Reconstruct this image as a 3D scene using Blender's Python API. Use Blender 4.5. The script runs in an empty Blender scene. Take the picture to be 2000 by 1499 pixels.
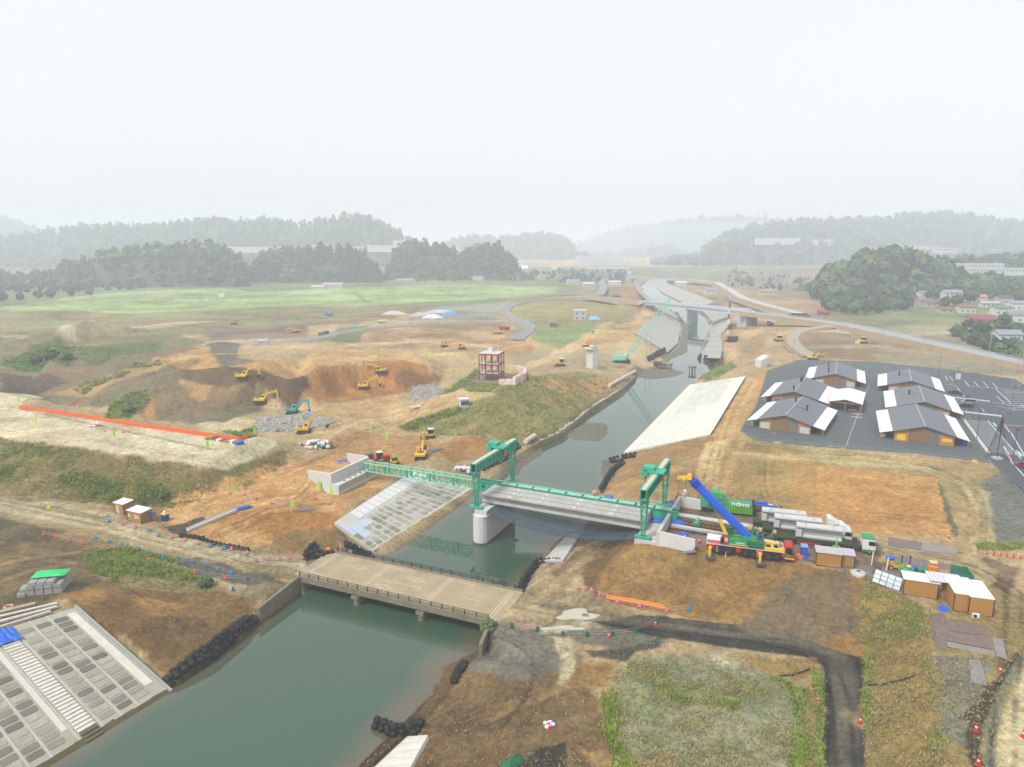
import bpy, bmesh, math, random
import numpy as np
from mathutils import Vector, Matrix
from mathutils.geometry import delaunay_2d_cdt

# ---------------------------------------------------------------- camera, sky, sun, exposure
sc = bpy.context.scene
CAMZ, PITCH, FPX, CX, CY = 60.0, math.radians(11.4), 1334.0, 1000.0, 749.5
cam_d = bpy.data.cameras.new("camera")
cam_d.sensor_width = 36.0
cam_d.lens = 36.0 * FPX / 2000.0
cam_d.clip_start, cam_d.clip_end = 0.5, 12000.0
cam = bpy.data.objects.new("camera", cam_d)
sc.collection.objects.link(cam)
cam.location = (0, 0, CAMZ)
cam.rotation_euler = (math.pi / 2 - PITCH, 0, 0)
sc.camera = cam

SUN_EL, SUN_AZ = math.radians(52), math.radians(-130)    # bright part of the cloud, behind and left of the camera
world = bpy.data.worlds.new("World"); sc.world = world
world.use_nodes = True
nt = world.node_tree; nt.nodes.clear()
wo = nt.nodes.new("ShaderNodeOutputWorld"); bg = nt.nodes.new("ShaderNodeBackground")
sky = nt.nodes.new("ShaderNodeTexSky"); sky.sky_type = 'NISHITA'; sky.sun_disc = False
sky.sun_elevation, sky.sun_rotation = SUN_EL, SUN_AZ
sky.air_density, sky.dust_density, sky.ozone_density = 1.0, 6.0, 1.0
hs = nt.nodes.new("ShaderNodeHueSaturation"); hs.inputs['Saturation'].default_value = 0.22
hs.inputs['Value'].default_value = 1.0
mx = nt.nodes.new("ShaderNodeMix"); mx.data_type = 'RGBA'; mx.inputs[0].default_value = 0.62
mx.inputs[7].default_value = (8.3, 8.5, 8.75, 1)             # the even cloud layer
nt.links.new(sky.outputs[0], hs.inputs['Color']); nt.links.new(hs.outputs[0], mx.inputs[6])
nt.links.new(mx.outputs[2], bg.inputs[0]); bg.inputs[1].default_value = 0.066
nt.links.new(bg.outputs[0], wo.inputs[0])
sd = bpy.data.lights.new("sun", 'SUN'); sd.energy = 1.5; sd.angle = math.radians(10); sd.color = (1, .975, .94)
sun = bpy.data.objects.new("sun", sd); sc.collection.objects.link(sun)
sun.rotation_euler = Vector((-math.cos(SUN_EL) * math.sin(SUN_AZ), -math.cos(SUN_EL) * math.cos(SUN_AZ), -math.sin(SUN_EL))).to_track_quat('-Z', 'Y').to_euler()
sc.view_settings.view_transform = 'Standard'; sc.view_settings.look = 'None'
sc.view_settings.exposure = 1.16; sc.view_settings.gamma = 1.0
sc.cycles.max_bounces = 6; sc.cycles.diffuse_bounces = 2; sc.cycles.glossy_bounces = 3
sc.cycles.transmission_bounces = 3; sc.cycles.volume_bounces = 4; sc.cycles.transparent_max_bounces = 8
sc.cycles.use_denoising = True
HAZE = 0.00047

# ---------------------------------------------------------------- helpers
R = random.Random(7)
rng = np.random.default_rng(7)
SP, CP = math.sin(PITCH), math.cos(PITCH)
def ray(px, py):
    a, b = (px - CX) / FPX, (CY - py) / FPX
    return a, CP + b * SP, -SP + b * CP
def W(px, py, z=0.0):
    """the place in the world, at height z, that the survey photo shows at (px, py)"""
    a, b, c = ray(px, py); k = (z - CAMZ) / c
    return a * k, b * k
def WP(px, py, z=0.0):
    x, y = W(px, py, z); return Vector((x, y, z))
def lin(c):
    c = np.asarray(c, float) / 255.0
    return np.where(c <= .04045, c / 12.92, ((c + .055) / 1.055) ** 2.4)
def alb(rgb, dist=130.0, k=0.70):
    """surface colour from the colour in the photo: takes out the haze over dist metres and the exposure"""
    T = math.exp(-HAZE * dist * .35); l = (lin(rgb) - (1 - T) * .8) / T
    return tuple(np.clip(l * k, .006, .86))

def hash2(ix, iy, s):
    h = (ix.astype(np.int64) * 374761393 + iy.astype(np.int64) * 668265263 + s * 974711) & 0x7fffffff
    h = ((h ^ (h >> 13)) * 1274126177) & 0x7fffffff
    return ((h ^ (h >> 16)) & 0xffff) / 65535.0
def vnoise(x, y, s=0):
    ix, iy = np.floor(x), np.floor(y); fx, fy = x - ix, y - iy
    fx = fx * fx * (3 - 2 * fx); fy = fy * fy * (3 - 2 * fy)
    a = hash2(ix, iy, s); b = hash2(ix + 1, iy, s); c = hash2(ix, iy + 1, s); d = hash2(ix + 1, iy + 1, s)
    return (a + (b - a) * fx) * (1 - fy) + (c + (d - c) * fx) * fy
def fbm(x, y, sc_, oct=4, s=0):
    v = np.zeros_like(x, float); a = .5; t = 0
    for o in range(oct):
        v += a * vnoise(x / sc_, y / sc_, s + o * 17); t += a; a *= .55; sc_ *= .47
    return v / t            # about 0..1, mean .5
def sdist(x, y, poly):
    """signed distance to a polygon, negative inside"""
    p = np.asarray(poly, float); n = len(p)
    d = np.full(x.shape, 1e18); ins = np.zeros(x.shape, bool)
    for i in range(n):
        x0, y0 = p[i]; x1, y1 = p[(i + 1) % n]
        ex, ey = x1 - x0, y1 - y0
        t = np.clip(((x - x0) * ex + (y - y0) * ey) / (ex * ex + ey * ey + 1e-12), 0, 1)
        d = np.minimum(d, (x - x0 - t * ex) ** 2 + (y - y0 - t * ey) ** 2)
        if y1 != y0:
            c = ((y0 <= y) & (y < y1)) | ((y1 <= y) & (y < y0))
            ins ^= c & (x < x0 + (y - y0) / (y1 - y0) * ex)
    d = np.sqrt(d)
    return np.where(ins, -d, d)

# ---- materials
_mats = {}
def mat(rgb, rough=.75, var=.12, scale=1.5, metal=0.0, bump=0.0, dirt=0.0, spec=.4, dist=130.0, raw=False, alpha=1.0, emit=0):
    key = (tuple(rgb), rough, var, scale, metal, bump, dirt, dist, raw, alpha, emit)
    if key in _mats: return _mats[key]
    c = tuple(rgb) if raw else alb(rgb, dist)
    m = bpy.data.materials.new("mat_%d_%d_%d" % tuple(int(v) if not raw else int(v * 255) for v in rgb)); m.use_nodes = True
    t = m.node_tree; b = t.nodes['Principled BSDF']
    b.inputs['Roughness'].default_value = rough; b.inputs['Metallic'].default_value = metal
    b.inputs['Specular IOR Level'].default_value = spec
    tc = t.nodes.new("ShaderNodeTexCoord"); oi = t.nodes.new("ShaderNodeObjectInfo")
    add = t.nodes.new("ShaderNodeVectorMath"); add.operation = 'ADD'
    mul = t.nodes.new("ShaderNodeMath"); mul.operation = 'MULTIPLY'; mul.inputs[1].default_value = 50
    t.links.new(oi.outputs['Random'], mul.inputs[0])
    t.links.new(tc.outputs['Object'], add.inputs[0]); t.links.new(mul.outputs[0], add.inputs[1])
    n = t.nodes.new("ShaderNodeTexNoise"); n.inputs['Scale'].default_value = scale; n.inputs['Detail'].default_value = 6
    n.inputs['Roughness'].default_value = .65
    t.links.new(add.outputs[0], n.inputs['Vector'])
    mr = t.nodes.new("ShaderNodeMapRange"); mr.inputs[1].default_value = .25; mr.inputs[2].default_value = .75
    mr.inputs[3].default_value = 1 - var; mr.inputs[4].default_value = 1 + var
    t.links.new(n.outputs[0], mr.inputs[0])
    vm = t.nodes.new("ShaderNodeVectorMath"); vm.operation = 'SCALE'; vm.inputs[0].default_value = c
    t.links.new(mr.outputs[0], vm.inputs['Scale'])
    out = vm.outputs[0]
    if dirt > 0:
        n2 = t.nodes.new("ShaderNodeTexNoise"); n2.inputs['Scale'].default_value = scale * .37; n2.inputs['Detail'].default_value = 8
        n2.inputs['Roughness'].default_value = .75
        t.links.new(add.outputs[0], n2.inputs['Vector'])
        r2 = t.nodes.new("ShaderNodeMapRange"); r2.inputs[1].default_value = .5; r2.inputs[2].default_value = .72
        r2.inputs[3].default_value = 0; r2.inputs[4].default_value = dirt
        t.links.new(n2.outputs[0], r2.inputs[0])
        mm = t.nodes.new("ShaderNodeMix"); mm.data_type = 'RGBA'; t.links.new(r2.outputs[0], mm.inputs[0])
        t.links.new(out, mm.inputs[6]); mm.inputs[7].default_value = (.12, .09, .06, 1); out = mm.outputs[2]
    t.links.new(out, b.inputs['Base Color'])
    if bump > 0:
        bn = t.nodes.new("ShaderNodeBump"); bn.inputs['Strength'].default_value = bump; bn.inputs['Distance'].default_value = .1
        t.links.new(n.outputs[0], bn.inputs['Height']); t.links.new(bn.outputs[0], b.inputs['Normal'])
    if alpha < 1: b.inputs['Alpha'].default_value = alpha
    if emit:
        b.inputs['Emission Color'].default_value = (*c, 1); b.inputs['Emission Strength'].default_value = emit
    _mats[key] = m
    return m

# ---- mesh building
COL = sc.collection
class MB:
    def __init__(s): s.v = []; s.f = []
    def add(s, vs, fs):
        o = len(s.v); s.v += [tuple(v) for v in vs]; s.f += [tuple(i + o for i in f) for f in fs]; return s
    def box(s, cx, cy, cz, sx, sy, sz, rz=0, ry=0, taper=1.0, ty=None):
        ty = taper if ty is None else ty
        M = Matrix.Translation((cx, cy, cz)) @ Matrix.Rotation(rz, 4, 'Z') @ Matrix.Rotation(ry, 4, 'Y')
        vs = []
        for k, z in ((1, -.5), (0, .5)):
            a, b = (1, 1) if k else (taper, ty)
            for x, y in ((-.5, -.5), (.5, -.5), (.5, .5), (-.5, .5)): vs.append(M @ Vector((x * sx * a, y * sy * b, z * sz)))
        return s.add(vs, [(3, 2, 1, 0), (4, 5, 6, 7), (0, 1, 5, 4), (1, 2, 6, 5), (2, 3, 7, 6), (3, 0, 4, 7)])
    def bx(s, x0, x1, y0, y1, z0, z1): return s.box((x0 + x1) / 2, (y0 + y1) / 2, (z0 + z1) / 2, x1 - x0, y1 - y0, z1 - z0)
    def beam(s, p0, p1, w, h=None):
        p0, p1 = Vector(p0), Vector(p1); h = w if h is None else h
        d = p1 - p0; L = d.length
        if L < 1e-6: return s
        q = d.to_track_quat('X', 'Z'); M = Matrix.Translation((p0 + p1) / 2) @ q.to_matrix().to_4x4()
        vs = [M @ Vector((a * L / 2, b * w / 2, c * h / 2)) for a, b, c in ((-1, -1, -1), (1, -1, -1), (1, 1, -1), (-1, 1, -1), (-1, -1, 1), (1, -1, 1), (1, 1, 1), (-1, 1, 1))]
        return s.add(vs, [(3, 2, 1, 0), (4, 5, 6, 7), (0, 1, 5, 4), (1, 2, 6, 5), (2, 3, 7, 6), (3, 0, 4, 7)])
    def tube(s, p0, p1, r, n=6, r1=None, cap=True):
        p0, p1 = Vector(p0), Vector(p1); r1 = r if r1 is None else r1; d = p1 - p0
        if d.length < 1e-6: return s
        q = d.to_track_quat('Z', 'Y'); vs = []
        for P, rr in ((p0, r), (p1, r1)):
            for i in range(n): vs.append(P + q @ Vector((math.cos(2 * math.pi * i / n) * rr, math.sin(2 * math.pi * i / n) * rr, 0)))
        fs = [(i, (i + 1) % n, n + (i + 1) % n, n + i) for i in range(n)]
        if cap: fs += [tuple(range(n - 1, -1, -1)), tuple(range(n, 2 * n))]
        return s.add(vs, fs)
    def prism(s, poly, z0, z1):
        n = len(poly); vs = [(x, y, z0) for x, y in poly] + [(x, y, z1) for x, y in poly]
        return s.add(vs, [tuple(range(n - 1, -1, -1)), tuple(range(n, 2 * n))] + [(i, (i + 1) % n, n + (i + 1) % n, n + i) for i in range(n)])
    def side(s, poly, y0, y1):
        """outline in x,z pushed from y0 to y1"""
        n = len(poly); vs = [(x, y0, z) for x, z in poly] + [(x, y1, z) for x, z in poly]
        return s.add(vs, [tuple(range(n)), tuple(range(2 * n - 1, n - 1, -1))] + [((i + 1) % n, i, n + i, n + (i + 1) % n) for i in range(n)])
    def slab(s, quad, t):
        """a quad of 3-D points given a thickness t downwards"""
        q = [Vector(p) for p in quad]; n = (q[1] - q[0]).cross(q[-1] - q[0]).normalized()
        if n.z < 0: n = -n
        m = len(q); vs = q + [p - n * t for p in q]
        return s.add(vs, [tuple(range(m)), tuple(range(2 * m - 1, m - 1, -1))] + [((i + 1) % m, i, m + i, m + (i + 1) % m) for i in range(m)])
    def blob(s, c, rx, ry, rz, n=7, m=4, j=.12, rnd=R):
        vs = []; c = Vector(c)
        for k in range(1, m):
            th = math.pi * k / m
            for i in range(n):
                a = 2 * math.pi * (i + .5 * (k % 2)) / n; q = 1 + rnd.uniform(-j, j)
                vs.append(c + Vector((rx * math.sin(th) * math.cos(a) * q, ry * math.sin(th) * math.sin(a) * q, rz * math.cos(th) * q)))
        vs += [c + Vector((0, 0, rz)), c - Vector((0, 0, rz))]; T, Bq = len(vs) - 2, len(vs) - 1
        fs = []
        for k in range(m - 2):
            for i in range(n): a, b = k * n + i, k * n + (i + 1) % n; fs.append((a, a + n, b + n, b))
        for i in range(n): fs.append((T, i, (i + 1) % n)); fs.append((Bq, (m - 2) * n + (i + 1) % n, (m - 2) * n + i))
        return s.add(vs, fs)
    def mesh(s, name, material):
        me = bpy.data.meshes.new(name); me.from_pydata(s.v, [], s.f)
        bm = bmesh.new(); bm.from_mesh(me); bmesh.ops.recalc_face_normals(bm, faces=bm.faces[:]); bm.to_mesh(me); bm.free()
        if material: me.materials.append(material)
        return me
    def build(s, name, material, parent=None, smooth=False, bevel=0, stuff=False):
        o = bpy.data.objects.new(name, s.mesh(name, material)); COL.objects.link(o); o.parent = parent
        if stuff: o['kind'] = 'stuff'
        if smooth: o.data.polygons.foreach_set('use_smooth', [True] * len(o.data.polygons))
        if bevel:
            b = o.modifiers.new('edges', 'BEVEL'); b.width = bevel; b.segments = 2; b.limit_method = 'ANGLE'
        return o
def tag(o, label=None, cat=None, group=None, kind=None):
    if label: o['label'] = label
    if cat: o['category'] = cat
    if group: o['group'] = group
    if kind: o['kind'] = kind
    return o
def thing(name, label, cat, loc=(0, 0, 0), rz=0.0, group=None, rx=0, ry=0):
    o = bpy.data.objects.new(name, None); COL.objects.link(o); o.location = loc; o.rotation_euler = (rx, ry, rz)
    o.empty_display_size = .2
    return tag(o, label, cat, group, 'thing')
def put(name, mesh, parent=None, loc=(0, 0, 0), rz=0.0, scale=None, rot=None):
    o = bpy.data.objects.new(name, mesh); COL.objects.link(o); o.parent = parent; o.location = loc
    o.rotation_euler = rot if rot else (0, 0, rz)
    if scale: o.scale = scale
    return o
_kids = {}
def copy_tree(o, loc, rz, label=None, parent=None, group=None, scale=None):
    def kids(x):
        if x.name not in _kids: _kids[x.name] = [c for c in bpy.data.objects if c.parent == x]
        return _kids[x.name]
    def rec(x, p):
        c = x.copy(); COL.objects.link(c); c.parent = p
        for k in kids(x): rec(k, c)
        return c
    c = rec(o, parent); c.location = loc; c.rotation_euler = (o.rotation_euler.x, o.rotation_euler.y, rz)
    if label: c['label'] = label
    if group: c['group'] = group
    if scale: c.scale = scale
    return c
# ---------------------------------------------------------------- terrain: a surveyed net of levels (px, py, level)
LW = [(-300,1760),(-80,1600),(0,1545),(160,1452),(332,1348),(425,1284),(507,1216),(588,1150),(665,1112),(722,1090),(768,1080),(850,1025),(918,975),(960,945),(992,922),(1020,903),(1054,874),(1100,853),(1152,808),(1215,768),(1240,740),(1262,724),(1290,706),(1318,688),(1334,668),(1338,645),(1330,622),(1312,606),(1287,592),(1262,577),(1256,560),(1270,548),(1300,541)]
RW = [(560,1620),(690,1505),(779,1418),(826,1373),(853,1347),(862,1313),(880,1297),(918,1278),(940,1268),(955,1238),(1005,1168),(1040,1112),(1057,1092),(1090,1058),(1112,1038),(1140,1010),(1163,985),(1172,962),(1184,934),(1190,918),(1204,903),(1224,884),(1275,828),(1338,766),(1348,750),(1362,744),(1374,731),(1398,717),(1390,706),(1366,700),(1373,675),(1383,650),(1386,636),(1376,621),(1356,605),(1320,588),(1290,572),(1280,560),(1296,549),(1325,542)]
RIVER = [W(*p) for p in LW] + [W(*p) for p in reversed(RW)]
LINES = [
 [p + (0,) for p in LW], [p + (0,) for p in RW],
 # concrete revetment at the near left: crest and end wall
 [(-320,1345,7.5),(0,1232,7.5),(150,1187,7.5),(332,1348,0)],
 [(338,1322,2.0),(420,1260,2.0),(505,1192,2.2),(583,1127,2.7)],
 # left embankment: toe, crest, back edge
 [(-160,935,3.6),(0,957,3.4),(100,972,3.3),(240,988,3.2),(335,985,3.8),(400,972,4.6),(480,952,4.8),(560,905,4.6),(600,885,4.2)],
 [(-160,828,11),(0,850,11),(200,878,11),(390,908,11),(497,856,11),(470,862,11),(250,831,11),(37,798,11),(80,782,11),(0,768,11),(-120,760,11)],
 [(600,868,4),(500,850,4),(440,842,4),(250,823,4.4),(120,790,4.8),(80,772,5)],
 # crest and foot of the middle left revetment
 [(640,1042,5.6),(662,1002,5.6),(782,930,5.6),(850,898,5.4)],
 # right bank revetment, crest
 [(1224,884,0.2),(1388,850,7),(1455,737,7),(1480,716,7)],
 # old stone wall on the left bank
 [(985,905,2),(1052,861,2),(1100,841,2),(1152,797,2),(1215,756,2),(1246,727,2)],
 # girder yard: crest and toe
 [(1172,1050,3.2),(1200,1062,4.5),(1262,1052,6.6),(1310,1054,6.8),(1390,1068,6.8),(1550,1096,6.8),(1690,1128,6.8),(1775,1172,6.9),(1812,1215,7),(1822,1290,7),(1835,1400,7.1),(1850,1540,7.1)],
 [(1150,1130,2.9),(1160,1168,2.8),(1250,1192,2.9),(1400,1218,3),(1550,1240,3.2),(1650,1258,3.3),(1690,1285,3.4),(1692,1400,3.4),(1690,1540,3.4)],
 # strip of revetment under the new bridge
 [(1062,1097,1.0),(1135,1016,1.0)], [(1097,1097,2.4),(1152,1016,2.4)],
 [(735,1499,.6),(800,1440,.6)], [(800,1499,2.3),(832,1437,2.3)],
]
PTS = [
 (-100,1230,7.3),(0,1200,7.2),(130,1165,7.1),(60,1115,6.6),(0,1085,5.4),(160,1110,5.6),(210,1170,6.6),(250,1215,5.2),(-160,1120,6),
 (300,1265,3.4),(260,1160,5.6),(330,1180,4.4),(420,1165,3.2),(400,1218,2.8),(470,1165,2.8),(530,1150,2.7),(380,1125,3.1),
 (0,1012,3.4),(-160,990,3.5),(150,1045,3.2),(330,1083,3),(500,1118,2.8),(200,1005,3.1),(350,1042,3),(500,1086,2.9),(600,1096,2.8),(690,1092,2.75),
 (350,1005,3.6),(340,1028,3.3),(420,1030,4.2),(450,1000,4.8),(520,1000,5),(560,1042,4.4),(490,1072,3.4),(600,1068,3.4),(600,1008,5.2),(640,1072,3),(690,1075,2.5),(705,1080,2),
 (600,935,4.8),(560,960,4.9),(640,977,4.6),(735,938,4.6),(800,900,4.4),(850,882,4.6),(905,856,6.4),(940,850,5.5),(960,880,3.5),(660,880,4),(720,870,4),
 # pit and heaps on the left
 (560,800,3.2),(650,840,3.6),(760,800,3),(850,772,3.2),(640,790,3),(500,812,3.6),(780,842,3.6),(700,860,3.8),(560,840,3.8),(620,815,4.6),(560,775,3.4),(640,776,3.2),(700,760,3.3),(790,758,3.4),(850,745,3.6),
 (560,742,11.5),(620,722,13),(700,708,13),(760,709,12.5),(835,706,11),(880,716,6.5),(350,770,4),(430,806,4),(500,792,3.6),(330,722,14),(440,718,14.5),(500,730,13.5),(400,690,11),(600,690,10.5),(800,690,9),(940,690,5.5),(905,745,4),(1000,742,4),
 (250,742,11),(160,762,7),(60,748,6),(100,695,12),(100,672,15),(40,690,7),(170,692,7),(90,718,6.4),(300,684,10),(330,655,7),(200,660,6.5),(0,715,6),(-120,700,7),
 (0,645,5),(175,623,17),(135,652,6),(200,650,6),(300,642,6.5),(380,610,6),(480,633,6),(700,668,6),(800,650,6),(950,660,5),(620,645,6),(420,672,6.5),
 # bank spur
 (862,806,7),(960,768,12),(1040,737,13),(1085,734,12),(790,836,4),(850,852,4),(930,848,5),(985,880,3),(1120,742,6.5),(1185,735,4.4),(1150,765,4.2),(1100,800,5),(1030,835,4.6),(1240,712,3.6),(1150,712,4.6),(1060,705,4.8),
 # right lowlands
 (960,1216,2.7),(1000,1172,2.7),(1100,1190,2.7),(1150,1216,2.7),(1300,1234,2.8),(1500,1275,3),(1600,1300,3.2),(1605,1540,3.2),(1300,1300,2.7),(1180,1400,2.4),(1560,1400,2.6),(1400,1400,2.5),(1300,1540,2.4),(1000,1300,2.6),(952,1290,2.3),(900,1345,1.9),(870,1400,2.1),(1000,1430,2.5),(842,1452,2.2),(900,1540,2.3),(890,1337,1.8),(830,1412,1.4),
 (1110,1110,2.8),(1190,1085,2.9),(1062,1130,2.6),(1022,1160,2.6),(1120,1060,2.7),(1180,1020,3),(1200,985,3),
 # right bank above the bridge
 (1250,905,3.2),(1300,885,5.2),(1240,950,4.6),(1280,975,6.6),(1330,930,6.8),(1420,905,7.6),(1480,950,7),(1480,1000,6.8),(1290,1010,6.8),(1400,1010,6.8),(1350,1040,6.8),
 (1440,842,8.4),(1482,750,8.4),(1560,700,8.4),(1700,690,8.4),(1870,700,8.4),(2000,690,8.4),(2200,700,8.4),(1480,862,8.4),(1800,885,8.4),(1940,905,8.4),(2150,950,8.4),
 (1540,905,7.4),(1596,908,8),(1830,930,8.1),(1600,1034,7.6),(1862,1046,7.6),(1900,1085,7.1),(1500,1060,6.8),(1720,1085,6.8),(1900,1125,7),(2000,1060,7.6),(2100,1150,7.3),(2150,1540,7.2),(1850,1215,7),(1950,1300,7),(1800,1130,6.9),
 # beyond
 (1420,645,8),(1500,655,8),(1450,700,7.5),(1412,725,6),(1560,640,9),(1700,640,9),(1850,660,9),(2000,665,9),(1640,700,8.4),(1300,640,6),(1245,655,7),(1282,622,7.5),(1180,690,4.6),(1100,650,5),(1240,592,11.5),(1180,596,8),(1100,584,7),(1000,600,5.5),(1330,680,.6),
 (1410,600,9),(1440,580,8),(1500,600,9),(1360,575,7),(1400,655,7),(1410,680,6.5),(1310,560,5.5),(1220,560,5.5),(1700,600,9),(1900,590,14),(2000,560,18),(2200,640,12),
 (1600,560,8),(1250,540,5),(0,560,5),(500,560,4),(900,560,4),
]
_idx = {}; _v2 = []; _vz = []; _ed = []
def _pt(p):
    x, y = W(*p); k = (round(x, 2), round(y, 2))
    if k not in _idx: _idx[k] = len(_v2); _v2.append(Vector((x, y))); _vz.append(p[2])
    return _idx[k]
for ln in LINES:
    ids = [_pt(p) for p in ln]
    _ed += [(a, b) for a, b in zip(ids, ids[1:]) if a != b]
for p in PTS: _pt(p)
for x, y, z in ((-4000,30,6),(4000,30,6),(-60,30,2),(60,30,3),(4000,7000,6),(-4000,7000,6),(-900,1300,6),(900,1300,14),(0,1600,8),(-300,300,7),(-500,500,6),(-500,800,6),(300,300,9),(500,500,12),(700,800,16),(-150,80,6),(160,90,8)):
    _v2.append(Vector((x, y))); _vz.append(z)
tv, te, tf, ov, oe, of_ = delaunay_2d_cdt(_v2, _ed, [], 0, 1e-4)
tz = [(_vz[o[0]] if o else None) for o in ov]
for i, z in enumerate(tz):
    if z is None:
        nb = [tz[b if a == i else a] for a, b in te if i in (a, b)]
        nb = [q for q in nb if q is not None]; tz[i] = sum(nb) / max(1, len(nb))
# the sheet the net is laid on: finer near by, coarser far off
NC = 900
T1 = np.linspace(-1.12, 1.12, NC)
_rows = [(56.0) / math.tan(PITCH + math.atan((yy - CY) / FPX)) for yy in np.linspace(1660, 497, 700)]
ROWY = np.array([38, 42] + [r for r in _rows if r > 44] + [1500, 2000, 3000, 5000, 8000.])
GX = T1[None, :] * ROWY[:, None]; GY = np.repeat(ROWY[:, None], NC, 1)
GZ = np.full(GX.shape, 6.0)
TAN = T1
for f in tf:
    if len(f) != 3: continue
    (x0, y0), (x1, y1), (x2, y2) = [tv[i] for i in f]
    z0, z1, z2 = [tz[i] for i in f]
    r0 = max(0, np.searchsorted(ROWY, min(y0, y1, y2)) - 1); r1 = min(len(ROWY), np.searchsorted(ROWY, max(y0, y1, y2)) + 1)
    if r1 <= r0: continue
    ys = np.array([max(30, y0), max(30, y1), max(30, y2)]); xs = np.array([x0, x1, x2])
    lo, hi = min(xs.min() / ys.min(), xs.min() / ys.max()), max(xs.max() / ys.min(), xs.max() / ys.max())
    c0 = max(0, np.searchsorted(T1, lo) - 1); c1 = min(NC, np.searchsorted(T1, hi) + 1)
    if c1 <= c0: continue
    X, Y = GX[r0:r1, c0:c1], GY[r0:r1, c0:c1]
    D = (y1 - y2) * (x0 - x2) + (x2 - x1) * (y0 - y2)
    if abs(D) < 1e-9: continue
    a = ((y1 - y2) * (X - x2) + (x2 - x1) * (Y - y2)) / D; b = ((y2 - y0) * (X - x2) + (x0 - x2) * (Y - y2)) / D; c = 1 - a - b
    k = (a >= -1e-6) & (b >= -1e-6) & (c >= -1e-6)
    GZ[r0:r1, c0:c1][k] = (a * z0 + b * z1 + c * z2)[k]
# river bed and bars
near = GY < 1400
RD = np.full(GX.shape, 99.0)
wx = (fbm(GX, GY, 9, 3, 3) - .5) * np.clip(GY / 60, .6, 6)
RD[near] = sdist((GX + wx)[near], GY[near], RIVER)
def pin(poly): return [W(*p) for p in poly]
def zone_d(poly_w, warp=0.0, wscale=6.0, seed=0):
    p = np.asarray(poly_w); m = 12 + warp * 2
    k = (GX > p[:, 0].min() - m) & (GX < p[:, 0].max() + m) & (GY > p[:, 1].min() - m) & (GY < p[:, 1].max() + m)
    d = np.full(GX.shape, 999.0)
    if k.any():
        x, y = GX[k], GY[k]
        if warp:
            x = x + (fbm(x, y, wscale, 4, seed) - .5) * 2 * warp; y = y + (fbm(x, y, wscale, 4, seed + 5) - .5) * 2 * warp
        d[k] = sdist(x, y, p)
    return d
GZ = np.where(RD < 0, np.maximum(-2.5, RD * .45), GZ)
BARS = [([(1098,852),(1120,838),(1150,826),(1175,826),(1190,834),(1184,850),(1172,862),(1135,861)], .5),
        ([(1225,735),(1262,722),(1300,716),(1340,728),(1310,738),(1270,742)], .35),
        ([(985,930),(1000,912),(1030,895),(1056,876),(1064,884),(1030,908),(1004,932)], .4),
        ([(1180,900),(1206,896),(1212,918),(1196,945),(1180,950)], .5),
        ([(1318,600),(1345,640),(1342,690),(1312,700),(1300,712),(1290,700),(1330,660)], .4),
        ([(820,1395),(850,1345),(868,1300),(925,1280),(915,1310),(880,1350),(840,1405)], .5)]
for poly, h in BARS:
    d = zone_d(pin(poly), 1.5, 5, 9); GZ = np.where(d < 2, np.maximum(GZ, np.minimum(h, -d * .16)), GZ)
# soften the net a little
for _ in range(2):
    g = GZ.copy(); g[1:-1, 1:-1] = (GZ[1:-1, 1:-1] * 4 + GZ[:-2, 1:-1] + GZ[2:, 1:-1] + GZ[1:-1, :-2] + GZ[1:-1, 2:]) / 8
    GZ = g

# the ground is cut away under the concrete slopes
def stamp(c, m=.45, over=.6):
    c = [Vector(q) for q in c]; cen = sum(c, Vector()) / 4
    for tri in ((c[0], c[1], c[3]), (c[0], c[3], c[2])):
        a, b, d = tri; n = (b - a).cross(d - a)
        if abs(n.z) < 1e-6: continue
        tc_ = (a + b + d) / 3
        P2 = [(p.x + (p.x - cen.x) * .0, p.y) for p in tri]
        dd = zone_d(P2); k = dd < over
        zz = a.z - (n.x * (GX - a.x) + n.y * (GY - a.y)) / n.z - m
        GZ[k] = np.minimum(GZ[k], zz[k])
for q in ([(332,1348,0),(-60,1585,0),(150,1187,7.5),(-330,1330,7.5)], [(726,1076,.55),(922,952,.55),(652,1022,5.7),(806,922,5.7)], [(1226,884,.2),(1352,752,.2),(1388,850,7),(1457,736,7)],
          [(1060,1098,.6),(1137,1014,.6),(1098,1098,2.5),(1154,1014,2.5)], [(700,1530,.3),(796,1440,.3),(785,1530,2.4),(836,1437,2.4)]):
    stamp([WP(*p) for p in q])

STRIPS = {
 'curved': ([(1304,690,.4),(1324,672,.4),(1328,648,.4),(1324,628,.4),(1313,611,.4),(1290,597,.4)], [(1240,652,7),(1258,636,7.2),(1272,626,7.2),(1284,616,7.2),(1286,606,7.2),(1268,594,7.2)]),
 'up_left': ([(1288,594,.4),(1258,574,.4),(1250,558,.4),(1268,545,.4)], [(1262,586,6.5),(1244,568,6.5),(1240,553,6.5),(1258,541,6.5)]),
 'right': ([(1374,700,.4),(1380,676,.4),(1392,652,.4),(1394,636,.4),(1384,620,.4),(1364,604,.4)], [(1406,702,6),(1412,676,6),(1406,655,6.6),(1428,632,7.5),(1424,618,7.5),(1396,600,7.5)]),
 'up_right': ([(1364,604,.4),(1325,588,.4),(1290,571,.4),(1284,560,.4),(1300,549,.4)], [(1396,590,8),(1344,570,8),(1306,556,7.5),(1300,550,7),(1322,541,7)])}
def at_line(P, f):
    L = [0]
    for a, b in zip(P, P[1:]): L.append(L[-1] + (b - a).length)
    s = f * L[-1]
    for i in range(len(P) - 1):
        if s <= L[i + 1] + 1e-6: k = (s - L[i]) / max(1e-6, L[i + 1] - L[i]); return P[i] + (P[i + 1] - P[i]) * k
    return P[-1]
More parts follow.
